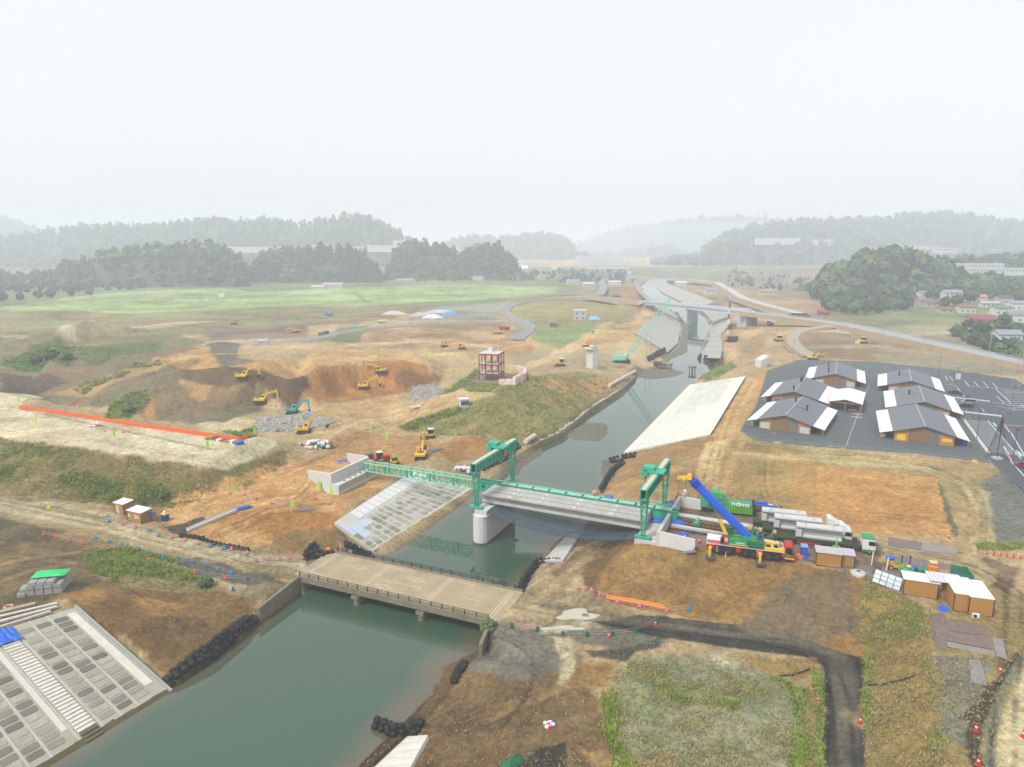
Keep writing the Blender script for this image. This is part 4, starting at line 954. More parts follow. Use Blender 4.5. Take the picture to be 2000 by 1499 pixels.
for x0, x1, y in ((1.2, 3.4, 2.4), (10, 18, 9.7), (14.0, 22, 5.1), (22, 30, 9.6), (30, 33, 5.1)):
    MB().bx(x0, x1, y - .07, y + .07, 2.723, 2.729).build('line_marking', PAINTW, ob)
# abutment walls of the old bridge
for nm_, pa, pb_, lab in (('quay_wall', (505,1190,2.3), (585,1127,2.7), 'weathered concrete wall beside the old bridge at the left bank'), ('quay_wall', (957,1216,2.7), (938,1262,2.6), 'mossy concrete wall under the right end of the old bridge')):
    p0, p1 = WP(*pa), WP(*pb_); q = thing(nm_, lab, 'wall')
    dd = (p1 - p0).normalized(); nn = Vector((dd.y, -dd.x, 0)) * .25
    MB().add([p0 - nn + Vector((0,0,.25)), p0 + nn + Vector((0,0,.25)), p1 + nn + Vector((0,0,.25)), p1 - nn + Vector((0,0,.25))] + [Vector((v.x, v.y, -2)) for v in (p0 - nn, p0 + nn, p1 + nn, p1 - nn)],
             [(0,1,2,3),(7,6,5,4),(0,4,5,1),(1,5,6,2),(2,6,7,3),(3,7,4,0)]).build('wall_body', CONC_O, q)

# --- revetments: concrete slopes with their panels
def rev_mat(c0, c1):
    m = mat(c0, .9, .14, .9, bump=.2, dirt=.2).copy(); t = m.node_tree; b = t.nodes['Principled BSDF']
    oi = t.nodes.new("ShaderNodeObjectInfo"); mm = t.nodes.new("ShaderNodeMix"); mm.data_type = 'RGBA'
    pw = t.nodes.new("ShaderNodeMath"); pw.operation = 'POWER'; pw.inputs[1].default_value = 1.2; t.links.new(oi.outputs['Random'], pw.inputs[0])
    src = b.inputs['Base Color'].links[0].from_socket
    sc_ = t.nodes.new("ShaderNodeVectorMath"); sc_.operation = 'MULTIPLY'; t.links.new(src, sc_.inputs[0]); r = np.array(alb(c1)) / np.array(alb(c0)); sc_.inputs[1].default_value = tuple(r)
    t.links.new(pw.outputs[0], mm.inputs[0]); t.links.new(src, mm.inputs[6]); t.links.new(sc_.outputs[0], mm.inputs[7]); t.links.new(mm.outputs[2], b.inputs['Base Color']); return m
PANM = rev_mat((178,175,160), (112,109,94))
def quadP(c, a, b):   # c = foot0, foot1, crest0, crest1
    f = c[0] + (c[1] - c[0]) * a; k = c[2] + (c[3] - c[2]) * a; return f + (k - f) * b
def revet(name, label, c, cols, rows, base_m, pan_m, lift=.12, margin=.12, thick=.14, b0=.02, b1=.98, joint=.0):
    c = [Vector(q) for q in c]; r = thing(name, label, 'revetment'); n = ((c[1] - c[0]).cross(c[2] - c[0])).normalized()
    n = -n if n.z < 0 else n
    up = n * lift
    bs = MB(); NX = 24
    for i in range(NX):
        q = [quadP(c, i / NX, -.05) + up, quadP(c, (i + 1) / NX, -.05) + up, quadP(c, (i + 1) / NX, 1) + up, quadP(c, i / NX, 1) + up]
        bs.add(q, [(0, 1, 2, 3)])
    for e in (0, 1):
        q = [quadP(c, e, -.05) + up, quadP(c, e, 1) + up, quadP(c, e, 1) - Vector((0, 0, 1.5)), quadP(c, e, -.05) - Vector((0, 0, 1.5))]; bs.add(q, [(0, 1, 2, 3)])
    bs.build('concrete_slope', base_m, r)
    for a0, a1 in cols:
        for j in range(rows):
            q0 = b0 + (b1 - b0) * j / rows; q1 = b0 + (b1 - b0) * (j + 1) / rows; g = (q1 - q0) * margin; ga = (a1 - a0) * .05
            P4 = [quadP(c, a, b) + up for a, b in ((a0 + ga, q0 + g), (a1 - ga, q0 + g), (a1 - ga, q1 - g), (a0 + ga, q1 - g))]
            mid = sum(P4, Vector()) / 4; m = MB()
            cc = []
            for i in range(4):
                p, pv, nx = P4[i], P4[i - 1], P4[(i + 1) % 4]; k = .16
                cc += [p + (pv - p).normalized() * k, p + (nx - p).normalized() * k]
            m.add([v - mid + n * .05 for v in cc] + [v - mid - n * .06 for v in cc], [tuple(range(8))] + [((i + 1) % 8, i, 8 + i, 8 + (i + 1) % 8) for i in range(8)])
            o = m.build('panel', pan_m, r); o.location = mid
    return r, c, n
fl = 40.0
c1 = [WP(332,1348,0), WP(332,1348,0) + (WP(160,1452,0) - WP(332,1348,0)).normalized() * fl, WP(150,1187,7.5), WP(150,1187,7.5) + (WP(0,1232,7.5) - WP(150,1187,7.5)).normalized() * 36]
cols = [(x / fl, (x + 2.0) / fl) for x in (2.1, 4.4, 6.7, 12.9, 15.2, 17.5, 19.8, 22.1, 24.4)]
rv, c1, n1 = revet('panel_revetment', 'near concrete river slope of grey rounded panels with white steps', c1, cols, 17, mat((178,174,158), .9, .14, .5, bump=.2, dirt=.3), PANM, b0=.05, b1=.95)
WB = mat((222,219,206), .85, .12, .8, dirt=.2)
bx_ = lambda a, b: quadP(c1, a / fl, b) + n1 * .16
for a0, a1, mm_ in ((.75, 1.9, WB), (12.0, 12.7, mat((212,210,200), .85, .08, .8))):
    MB().slab([bx_(a0, .12), bx_(a1, .12), bx_(a1, .96), bx_(a0, .96)], .08).build('rib_band', mm_, rv)
for a in (0.35, 4.25, 6.55, 8.95, 11.8, 15.05, 17.35, 19.65, 21.95):
    MB().slab([bx_(a - .14, .0), bx_(a + .14, .0), bx_(a + .14, 1), bx_(a - .14, 1)], .1).build('rib', mat((192,189,174), .85, .12, .8, dirt=.25), rv)
MB().slab([bx_(0, -.03) + Vector((0,0,.35)), bx_(.35, -.03) + Vector((0,0,.35)), bx_(.35, 1) + Vector((0,0,.35)), bx_(0, 1) + Vector((0,0,.35))], .7).build('end_wall', mat((170,172,164), .9, .12, .7, bump=.2), rv)
for j in range(34):
    b_ = -.05 + .92 * j / 34; p, q = bx_(9.35, b_), bx_(11.45, b_); dn = (quadP(c1, .4, 1) - quadP(c1, .4, 0)); dh = Vector((dn.x, dn.y, 0)).normalized() * .62
    MB().slab([p + Vector((0,0,.2)), q + Vector((0,0,.2)), q + dh + Vector((0,0,.2)), p + dh + Vector((0,0,.2))], .24).build('step', WB if j > 3 else mat((104,100,70), .9, .1, 1), rv)
ALG = mat((92,88,58), .9, .25, .8, bump=.2)
for rv_, c_, n_, lf in ((rv, c1, n1, .2), ):
    for k in range(16): MB().slab([quadP(c_, k / 16, -.12) + n_ * lf, quadP(c_, (k + 1) / 16, -.12) + n_ * lf, quadP(c_, (k + 1) / 16, .012 + R.uniform(0, .016)) + n_ * lf, quadP(c_, k / 16, .012 + R.uniform(0, .016)) + n_ * lf], .05).build('algae_band', ALG, rv_)
bt = thing('blue_tarpaulin', 'crumpled bright blue tarpaulin at the top of the white steps', 'tarpaulin')
tm = MB(); nxx, nyy = 10, 6; vs = []
for i in range(nxx + 1):
    for j in range(nyy + 1):
        p = quadP(c1, (8.9 + 3.4 * i / nxx) / fl, .86 + .13 * j / nyy) + n1 * (.42 + R.uniform(-.1, .18)); vs.append(p)
tm.add(vs, [(i * (nyy + 1) + j, (i + 1) * (nyy + 1) + j, (i + 1) * (nyy + 1) + j + 1, i * (nyy + 1) + j + 1) for i in range(nxx) for j in range(nyy)]); tm.build('sheet', BLUE, bt)
c2 = [WP(726,1076,.55), WP(922,952,.55), WP(652,1022,5.7), WP(806,922,5.7)]
rv2, c2, n2 = revet('panel_revetment', 'concrete river slope of small grey squares below the left abutment', c2, [(k / 19 + .004, (k + 1) / 19 - .004) for k in range(19)], 7, mat((218,214,200), .9, .08, .8, dirt=.15), rev_mat((204,202,190), (150,144,126)), b0=.02, b1=.72, margin=.06, lift=.2)
for k in range(14):
    q = lambda a, b: quadP(c2, a, b) + n2 * .28
    a0, a1 = .10 + k / 14 * .9, .10 + (k + .9) / 14 * .9
    if k < 1: continue
    MB().slab([q(a0, .76), q(a1, .76), q(a1, 1.0), q(a0, 1.0)], .06).build('white_sheet', WHITE, rv2)
for a0, a1, b0_, b1_ in ((.04, .10, .3, .72), (.10, .2, .52, .70), (.0, .035, .5, .9)):
    q = lambda a, b: quadP(c2, a, b) + n2 * .30
    MB().slab([q(a0, b0_), q(a1, b0_), q(a1, b1_), q(a0, b1_)], .05).build('plastic_sheet', mat((206,218,232), .5, .05, 1), rv2)
for k in range(12): MB().slab([quadP(c2, k / 12, -.16) + n2 * .22, quadP(c2, (k + 1) / 12, -.16) + n2 * .22, quadP(c2, (k + 1) / 12, -.03) + n2 * .22, quadP(c2, k / 12, -.03) + n2 * .22], .3).build('algae_band', mat((112,110,74), .9, .25, .8, bump=.2), rv2)
c3 = [WP(1226,884,.2), WP(1352,752,.2), WP(1388,850,7), WP(1457,736,7)]
WR = mat((226,225,214), .9, .08, .4, bump=.15, dirt=.12, dist=200)
rv3, c3, n3 = revet('panel_revetment', 'bright pale concrete river slope below the market halls', c3, [], 0, WR, WR, lift=.25)
LG = rev_mat((222,221,210), (208,207,196))
for i in range(22):
    for j in range(9):
        if j < 6 or i > 10:
            a0, a1, b0_, b1_ = i / 22 + .003, (i + 1) / 22 - .003, .03 + j * .085, .03 + j * .085 + .073
            q = lambda a, b: quadP(c3, a, b) + n3 * .31
            MB().slab([q(a0, b0_), q(a1, b0_), q(a1, b1_), q(a0, b1_)], .06).build('panel', LG if (i > 8 and j > 1) else WR, rv3)
def strip(name, label, line_lo, line_hi, m, lift=.2, cat='revetment', n=20):
    r = thing(name, label, cat); lo = [WP(*p) for p in line_lo]; hi = [WP(*p) for p in line_hi]
    at = at_line
    up = Vector((0, 0, lift))
    for i in range(n):
        f0, f1 = (i + .02) / n, (i + .98) / n
        MB().slab([at(lo, f0) + up, at(lo, f1) + up, at(hi, f1) + up, at(hi, f0) + up], .5).build('slab', m, r)
    return r
strip('concrete_apron', 'narrow pale concrete strip along the right bank under the new bridge', [(1060,1098,.6),(1137,1014,.6)], [(1098,1098,2.5),(1154,1014,2.5)], mat((196,196,190), .9, .12, .7, dirt=.3), n=8)
strip('concrete_apron', 'white concrete apron at the water edge in the foreground', [(700,1530,.3),(796,1440,.3)], [(785,1530,2.4),(836,1437,2.4)], WB, .12, n=6)
FARC = mat((178,176,168), .9, .12, .3, dist=300)
strip('concrete_apron', 'curved pale concrete slope on the far left bank below the green lattice crane', *STRIPS['curved'], FARC, .5, n=16)
strip('concrete_apron', 'pale concrete bank winding away upstream beyond the far bridge', *STRIPS['up_left'], FARC, .4, n=10)
strip('concrete_apron', 'pale concrete slope on the far right bank with a stepped edge', *STRIPS['right'], FARC, .4, n=14)
strip('concrete_apron', 'long white concrete bank upstream on the right of the river', *STRIPS['up_right'], FARC, .4, n=12)
# ---------------------------------------------------------------- market halls and car park
PZ = 8.42
ASPH = mat((98,105,106), .92, .12, .5, bump=.1, dirt=.1, dist=180)
ASPH2 = mat((88,95,100), .92, .10, .5, bump=.1, dirt=.08, dist=190)
LINEW = mat((226,228,226), .8, .1, 1, dist=190)
def sheet(name, label, poly, z, m, t=.25):
    P = [W(px, py, z) for px, py in poly]; o = MB().prism(P, z - t, z).build(name, m); tag(o, label, kind='structure'); return o
pl = sheet('plaza_pavement', 'dark grey asphalt court between the market halls', [(1446,842),(1478,792),(1500,724),(1560,703),(1700,706),(1852,722),(1936,905),(1800,887),(1484,864)], PZ + .06, ASPH)
pk = sheet('parking_lot', 'asphalt car park with white bays beside the market halls', [(1852,722),(1985,741),(2260,792),(2260,1060),(2000,958),(1937,904)], PZ + .064, ASPH2)
dl = MB(); a, b = WP(1697,752,PZ + .07), WP(1652,872,PZ + .07); dl.beam(a, b, .22, .012); dl.build('drain_line', mat((168,172,168), .8, .1, 1, dist=180), pl)
for px, py in ((1674,809),(1673,815)): c = WP(px, py, PZ + .075); MB().box(c.x, c.y, c.z, 3.0, .5, .01, math.radians(-28)).build('line_marking', LINEW, pl)
K0, K1 = WP(1883,820,PZ + .07), WP(1930,884,PZ + .07); e1 = (K1 - K0).normalized(); e2 = Vector((-e1.y, e1.x, 0)); KL = (K1 - K0).length
ang = math.atan2(e1.y, e1.x)
def mark(p, q, w=.15): MB().beam(p, q, w, .012).build('line_marking', LINEW, pk)
MB().beam(K0 - e1 * 1 + Vector((0,0,.04)), K1 + e1 * .5 + Vector((0,0,.04)), .9, .12).build('kerb', mat((196,198,192), .85, .08, 1, dist=180), pk)
for k in range(int(KL / 1.25) + 1): p = K0 + e1 * (k * 1.25) + e2 * .9; mark(p, p + e2 * 5.2)
mark(K0 + e2 * 6.3 - e1 * 2, K1 + e2 * 6.3 + e1 * 3, .22)
K2 = WP(1869,797,PZ + .07)
for (a0, a1), nbar in ((((1857,776),(1934,784)), 15), (((1877,804),(1957,813)), 17)):
    p, q = WP(*a0, PZ + .075), WP(*a1, PZ + .075)
    for k in range(nbar): c = p + (q - p) * (k + .5) / nbar; MB().box(c.x, c.y, c.z, 2.2, .42, .012, ang).build('crossing_bar', LINEW, pk)
for (a0, a1) in (((1846,735),(1851,743)),((1855,736),(1862,744)),((1884,744),(1893,755)),((1902,745),(1912,756)),((1920,746),(1931,758)),((1938,748),(1949,759)),((1893,755),(1990,762)),((1945,760),(1975,788)),((1946,774),(1962,788)),((1846,751),(1865,753)),((1866,753),(1884,775)),
                 ((1960,830),(2010,833)),((1975,846),(2010,905)),((1938,786),(2020,798)),((1948,794),(1985,800)),((1958,766),(2040,766)),((1956,763),(1985,764)),((1994,790),(2020,812)),((1985,880),(2010,898)),((1974,901),(2005,935))):
    mark(WP(*a0, PZ + .07), WP(*a1, PZ + .07), .22)
for a0, a1 in (((1918,799),(1922,804)),((1940,826),(1946,833)),((1987,882),(1995,892)),((1961,873),(1970,888))): mark(WP(*a0, PZ + .072), WP(*a1, PZ + .072), .4)
for k in range(9): p = WP(1960 + k * 1.5, 768 + k * 4.2, PZ + .07); mark(p, p + Vector((13, 1.5, 0)), .2)
for a0, a1 in (((1960,829),(1973,845)),((1964,885),(1978,902))): MB().beam(WP(*a0, PZ + .09), WP(*a1, PZ + .09), .5, .05).build('kerb', mat((214,158,148), .8, .1, 1, dist=170), pk)

ROOFM = mat((122,126,132), .7, .08, .8, dist=190); ROOFW = mat((240,238,240), .6, .03, 1, dist=190)
BRD = mat((150,118,86), .9, .22, 3.0, bump=.2, dist=185); PANW = mat((194,142,88), .85, .1, 2, dist=185); GRYP = mat((122,124,122), .9, .1, 2, dist=185)
DARKI = mat((60,52,46), .9, .2, 1.5, dist=190)
def hall(label, x, y, deg, sign=None, win=True, L=27.5, vents=((-3.5, 14),), signcol=YEL):
    h = thing('market_hall', label, 'market hall', (x, y, PZ + .06), math.radians(deg - 90), 'wooden market halls')
    ez, rz_ = 2.75, 4.75
    w = MB().bx(-6.9, 6.9, .0, L, 0, ez); w.add([(-6.9, 0, ez), (6.9, 0, ez), (0, 0, rz_ - .12), (-6.9, L, ez), (6.9, L, ez), (0, L, rz_ - .12)], [(0, 1, 2), (5, 4, 3), (0, 2, 5, 3), (1, 4, 5, 2)])
    wo_ = w.build('wall', BRD, h)
    for sx in (-1, 1):
        MB().side([(sx * 3.6, 0), (sx * 6.86, 0), (sx * 6.86, ez + .05), (sx * 3.6, ez + .98)], -.06, 0.02).build('wood_panel', PANW, h)
        MB().slab([(0, -.75, rz_ + .1), (sx * 7.35, -.75, ez + .02), (sx * 7.35, L + .7, ez + .02), (0, L + .7, rz_ + .1)], .16).build('roof_slope', ROOFM, h)
        MB().slab([(sx * 7.25, .1, ez - .12), (sx * 10.4, .1, ez - .95), (sx * 10.4, L - .2, ez - .95), (sx * 7.25, L - .2, ez - .12)], .1).build('canopy_roof', ROOFW, h)
        pmesh = MB().bx(-.07, .07, -.07, .07, 0, ez - 1.0).mesh('post', PANW)
        for yy in np.linspace(.5, L - .6, 8): put('post', pmesh, h, (sx * 10.1, yy, 0))
        MB().bx(sx * 6.95 - .03, sx * 6.95 + .03, .6, L - .6, .15, ez - .5).build('shop_front', DARKI, h)
        for k in range(5):
            yy = 2 + k * 5.0
            MB().bx(sx * 9.4 - .5, sx * 9.4 + .5, yy, yy + .9, 0, R.uniform(.8, 1.6)).build('stall_stand', R.choice((WOOD, WHITE, RED, YEL, GRYP, BLUE)), h)
        if win:
            for k in range(3): MB().bx(sx * 5.3 - 1.2 + k * .82, sx * 5.3 - .45 + k * .82, -.1, -.05, .2, 1.9).build('window', mat((206,216,214), .3, .05, 1, dist=185), h)
    MB().side([(1.4, 0), (3.58, 0), (3.58, ez + .85), (1.4, ez + 1.4)], -.05, 0.02).build('grey_panel', GRYP, h)
    pl_ = MB().bx(-3.55, 1.35, -.035, .02, .02, .3)
    for k in range(9): MB().bx(-3.5, 1.3, -.045 - .012 * (k % 2), .02, .35 + k * .3, .62 + k * .3).build('plank', BRD, h)
    MB().bx(-.12, .12, -.76, L + .71, rz_ + .08, rz_ + .16).build('ridge_cap', mat((176,182,188), .6, .05, 1, dist=190), h)
    for vx, vy in vents:
        zz = rz_ - abs(vx) * .272
        v = MB().tube((vx, vy, zz), (vx, vy, zz + 1.3), .22, 8).build('vent', BLACKM, h)
        MB().tube((vx, vy, zz + 1.3), (vx, vy, zz + 1.7), .34, 8).build('cowl', BLACKM, v)
        MB().beam((vx, vy, zz + .2), (vx * .2, vy + .3, rz_ - abs(vx) * .06 + .15), .07, .07).build('stay', BLACKM, v)
    if sign == 'yellow':
        MB().bx(-6.2, -4.2, -.12, -.06, .3, 1.9).build('sign_board', YEL, h)
        MB().bx(4.2, 6.3, -.12, -.06, 1.0, 1.9).build('sign_board', YEL, h)
    if sign == 'blue': MB().bx(-6.0, -4.2, -.12, -.06, .5, 1.7).build('sign_board', BLUE, h)
    return h
hall('wooden market hall with yellow sign boards on its gable, beside the car park', 109.4, 175.0, 64.4, 'yellow', False, vents=())
hall('middle market hall of the row beside the car park', 126.4, 203.9, 63, None, True)
hall('rearmost market hall of the row beside the car park', 141.3, 237.0, 62, None, True, 26)
hall('market hall nearest the pale river slope with white paned windows', 77.1, 187.0, 58, None, True, vents=((3.6, 13), (-.8, 20)))
hall('market hall with blue board on its gable behind the front left one', 92.6, 218.8, 60, 'blue', False, vents=((-.6, 2), (-.4, 17), (-.4, 19), (-.4, 21)))
hall('rearmost market hall on the river side next to the white canopy', 120.9, 250.8, 64, None, True, 28, vents=((-3.0, 20), (-2.6, 6)))
cn = thing('market_canopy', 'open timber shelter with bright white gabled roof in the market court', 'shelter', (105.2, 210.0, PZ + .06), math.radians(61 - 90))
for sx in (-1, 1):
    MB().slab([(0, -.5, 4.2), (sx * 4.9, -.5, 3.05), (sx * 4.9, 20, 3.05), (0, 20, 4.2)], .12).build('roof_slope', ROOFW, cn)
    MB().beam((sx * 4.6, 0, 2.95), (0, 0, 3.95), .2).build('rafter', PANW, cn)
    pm = MB().bx(-.11, .11, -.11, .11, 0, 2.95).mesh('post', PANW)
    for yy in (0, 5, 10, 15, 19.5): put('post', pm, cn, (sx * 4.5, yy, 0))
MB().beam((-4.6, 0, 2.9), (4.6, 0, 2.9), .2).build('tie_beam', PANW, cn); MB().bx(-.1, .1, -.05, .15, 0, 3.9).build('post', PANW, cn)
for k, (tx, ty) in enumerate(((2.2, 1.2), (-2.0, 6), (2.2, 9))):
    tb = thing('picnic_table', ['wooden picnic table at the front of the white shelter', 'wooden picnic table halfway inside the white shelter', 'wooden picnic table deep inside the white shelter'][k], 'table', cn.matrix_basis @ Vector((tx, ty, 0)), cn.rotation_euler.z, 'picnic tables')
    MB().bx(-1.2, 1.2, -.4, .4, .68, .76).build('tabletop', WOOD, tb)
    for s_ in (-1, 1): MB().bx(-1.2, 1.2, s_ * .75 - .15, s_ * .75 + .15, .4, .46).build('seat', WOOD, tb); MB().bx(s_ * .8 - .06, s_ * .8 + .06, -.7, .7, 0, .68).build('leg', WOOD, tb)

# --- cars
def make_car(name, label, body, loc, rz, van=False, group='parked cars'):
    c = thing(name, label, 'car', loc, rz, group)
    H_ = 1.75 if van else 1.46; L2 = 2.25
    prof = [(-L2, .35), (L2, .35), (L2, .75), (1.5, .92), (.9 if van else .7, H_ - .08), (.5, H_), (-1.7 if van else -1.1, H_), (-2.15, .98), (-L2, .85)]
    MB().side(prof, -.86, .86).build('body', body, c, bevel=.08)
    MB().side([(1.38, .95), (.84 if van else .66, H_ - .16), (-1.6 if van else -1.05, H_ - .14), (-2.0, 1.0)], -.875, .875).build('side_window', GLASS, c)
    MB().slab([(1.52, -.7, .95), (1.52, .7, .95), (.82, .66, H_ - .08), (.82, -.66, H_ - .08)], .02).build('windscreen', GLASS, c)
    for x in (-1.4, 1.4):
        for y in (-.8, .8):
            w_ = MB().tube((x, y - .11, .32), (x, y + .11, .32), .32, 12).build('wheel', TYRE, c)
            MB().tube((x, y - .12 if y < 0 else y + .1, .32), (x, y - .1 if y < 0 else y + .12, .32), .19, 8).build('rim', STEEL, w_)
    for y in (-.62, .62):
        MB().bx(L2 - .04, L2 + .03, y - .18, y + .18, .6, .74).build('headlight', WHITE, c); MB().bx(-L2 - .03, -L2 + .04, y - .15, y + .15, .7, .86).build('tail_light', RED, c)
    return c
CARZ = PZ + .07
for px, py, dg, lab, col, van in ((1866,770,-30,'dark green estate car parked behind the zebra crossing', mat((56,66,66), .3, .05, 1), False), (1892,789,150,'silver grey car parked between the two zebra crossings', mat((150,160,168), .3, .05, 1), True),
        (1884,796,152,'black car parked beside the silver one by the market hall', mat((48,54,60), .3, .05, 1), False), (2003,915,118,'dark red car standing at the right edge of the car park', mat((150,40,44), .3, .05, 1), False)):
    make_car('parked_car', lab, col, WP(px, py, CARZ), math.radians(dg), van)

# --- lamp posts, rope cone and fence
def pole(name, label, cat, base, h, r=.09, m=BLACKM, head='lamp', group=None, rz=0):
    p = thing(name, label, cat, base, rz, group)
    MB().tube((0, 0, 0), (0, 0, h), r, 6, r * .6).build('shaft', m, p)
    if head == 'lamp': MB().bx(-.15, .75, -.16, .16, h - .05, h + .1).build('lamp_head', m, p)
    if head == 'cross':
        for z in (h - .5, h - 1.4): MB().bx(-1.1, 1.1, -.06, .06, z - .07, z + .07).build('cross_arm', m, p)
        for x in (-.9, -.3, .3, .9): MB().tube((x, 0, h - .45), (x, 0, h - .2), .07, 5).build('insulator', WHITE, p)
    return p
for px, py, lab in ((1907,859,'black lamp post standing by the kerb of the near parking bays'), (1977,903,'black lamp post beside the red painted kerb end'), (1881,827,'black lamp post at the corner of the front market hall'), (1973,810,'black lamp post by the round traffic island'), (1832,737,'black lamp post behind the rear market hall'), (1866,765,'black lamp post beside the green estate car')):
    pole('lamp_post', lab, 'lamp post', WP(px, py, PZ + .06), 8.2, .08, group='black lamp posts')
rc = thing('rope_cone', 'tall dark cone of ropes around a pole at the market corner', 'rope cone', WP(1947, 897, PZ + .06))
MB().tube((0, 0, 0), (0, 0, 11), .12, 8).build('pole', BLACKM, rc)
ropes = MB()
for k in range(26): a_ = 2 * math.pi * k / 26; ropes.tube((math.cos(a_) * 2.4, math.sin(a_) * 2.4, 0), (0, 0, 10.9), .02, 3)
for z, r_ in ((2, 1.96), (4, 1.53), (6, 1.09), (8, .66)):
    for k in range(16): a0, a1 = 2 * math.pi * k / 16, 2 * math.pi * (k + 1) / 16; ropes.tube((math.cos(a0) * r_, math.sin(a0) * r_, z), (math.cos(a1) * r_, math.sin(a1) * r_, z), .018, 3)
ropes.build('rope_net', BLACKM, rc, stuff=True)
MB().bx(-.9, .9, -.9, .9, 0, .5).build('base_block', CONC, rc)
def fence_line(name, label, pts, h, step, m, mid=True, gap=0.0):
    f = thing(name, label, 'fence'); P = [Vector(p) for p in pts]
    for a, b in zip(P, P[1:]):
        n = max(1, round((b - a).length / step))
        for k in range(n):
            p, q = a + (b - a) * (k / n), a + (b - a) * ((k + 1 - gap) / n); g = MB()
            for e in (p, q): g.tube(e, e + Vector((0, 0, h)), .035, 4)
            for z in ((.25, .6, h) if mid else (h,)): g.tube(p + Vector((0, 0, z)), q + Vector((0, 0, z)), .025, 4)
            g.build('panel', m, f)
    return f
fence_line('site_fence', 'low grey pipe fence between the orange field and the market halls', [G(1440,846), G(1484,866), G(1640,876), G(1800,892), G(1935,909)], 1.1, 2.8, mat((168,176,174), .5, .1, 1, dist=170))
fence_line('site_fence', 'pale pipe fence along the river side of the market court', [G(1447,838), G(1478,790), G(1498,726)], 1.0, 3.0, mat((178,184,180), .5, .1, 1, dist=190))
fence_line('site_fence', 'pipe fence running along the car park edge down to the gravel', [G(1938,912), G(1975,945), G(2010,980), G(2080,1050)], 1.1, 2.6, mat((160,170,170), .5, .1, 1, dist=170))
MB_ = [tag(MB().box(*(G(1902 + k * 5.5, 903 + k * 1.5) + Vector((0, 0, .35))), .9, .5, .7, k, taper=.4).build('sand_bag', YEL), ['small yellow bag lying by the fence near the rope cone', 'second small yellow bag lying closer to the rope cone'][k], 'bag') for k in range(2)]
# ---------------------------------------------------------------- girder yard: crane, trucks, huts
YZ = 6.84
GRNC = mat((10,160,92), .45, .1, 1.2, dirt=.12); BOOM = mat((0,108,232), .5, .08, 1, dirt=.08, spec=.2); PINK = mat((226,110,120), .6, .1, 2, dirt=.2)
def text(name, s, size, m, parent, M4, ext=.01):
    cu = bpy.data.curves.new(name, 'FONT'); cu.body = s; cu.size = size; cu.extrude = ext; cu.align_x = 'CENTER'; cu.align_y = 'CENTER'
    tmp = bpy.data.objects.new(name, cu); COL.objects.link(tmp); cu.materials.append(m); bpy.context.view_layer.update()
    me = bpy.data.meshes.new_from_object(tmp.evaluated_get(bpy.context.evaluated_depsgraph_get())); bpy.data.objects.remove(tmp)
    o = bpy.data.objects.new(name, me); COL.objects.link(o); o.parent = parent; o.matrix_local = M4; return o
def wheel(parent, x, y, r, w=.45, m=TYRE, hub=STEEL, ax='y'):
    t_ = MB().tube((x, y - w / 2, r), (x, y + w / 2, r), r, 16).build('wheel', m, parent)
    MB().tube((x, y - w / 2 - .02, r), (x, y - w / 2 + .05, r), r * .5, 10).build('rim', hub, t_)
    MB().tube((x, y + w / 2 - .05, r), (x, y + w / 2 + .02, r), r * .5, 10).build('rim', hub, t_)
p0, p1 = WP(1378, 1079, YZ), WP(1533, 1099, YZ); dcr = (p1 - p0).normalized(); CA = math.atan2(dcr.y, dcr.x); CN = Vector((-dcr.y, dcr.x, 0))
mc = thing('mobile_crane', 'six axle mobile crane with raised blue boom on yellow outriggers', 'mobile crane', p0, CA)
# local: x to the right (driver cab end), y away from the river bank
BR = mat((98,84,70), .8, .1, 1, dirt=.3)
MB().bx(.2, 12.9, .25, 2.75, 1.0, 1.62).build('chassis', BLACKM, mc)
MB().bx(.0, 13.0, .05, 2.95, 1.62, 1.74).build('deck', mat((206,204,200), .6, .1, 1, dirt=.2), mc)
for x0, x1 in ((.1, 1.5), (5.0, 5.9), (8.3, 9.6), (12.5, 13.0)): MB().side([(x0, 1.62), (x1, 1.62), (x1 - .12, .7), (x0 + .12, .7)], .02, 2.98).build('side_panel', RED, mc)
for x in (2.25, 3.85, 6.65, 8.0 - .05, 10.35, 11.75):
    for y in (.35, 2.65): wheel(mc, x, y, .68, .5, hub=mat((70,66,62), .7, .1, 2))
for x in (.75, 9.0):
    MB().bx(x - .25, x + .25, -1.5, 4.5, .95, 1.3).build('outrigger_beam', YEL, mc)
    for y in (-1.6, 4.6):
        j = MB().tube((x, y, .1), (x, y, 1.75), .2, 8, .26).build('outrigger_jack', YEL, mc)
        MB().bx(x - .75, x + .75, y - .75, y + .75, .0, .14).build('outrigger_mat', mat((92,96,104), .8, .1, 2), j)
MB().bx(.15, 2.6, .3, 2.7, 1.74, 2.35).build('rear_box', PINK, mc); MB().bx(.1, 2.65, .25, 2.75, 2.35, 2.42).build('box_lid', WHITE, mc)
cab = MB().side([(13.0,.75),(14.45,.75),(14.5,1.5),(14.35,2.35),(14.15,2.95),(13.0,2.95)], .1, 2.9).build('driver_cab', RED, mc, bevel=.06)
MB().side([(13.15,1.5),(14.3,1.5),(14.12,2.6),(13.15,2.6)], .07, 2.93).build('cab_window', GLASS, cab); MB().slab([(14.5,.25,1.55),(14.5,2.75,1.55),(14.2,2.7,2.8),(14.2,.3,2.8)], .03).build('windscreen', GLASS, cab)
MB().side([(13.05,.95),(13.9,.95),(13.9,1.45),(13.05,1.55)], .05, 2.95).build('green_stripe', GRNC, cab); MB().bx(13.0, 14.55, .06, 2.94, .6, .8).build('bumper', YEL, cab)
MB().bx(9.7, 12.9, .08, .5, 1.74, 2.2).build('fender', YEL, mc); MB().bx(9.7, 12.9, 2.5, 2.92, 1.74, 2.2).build('fender', YEL, mc)
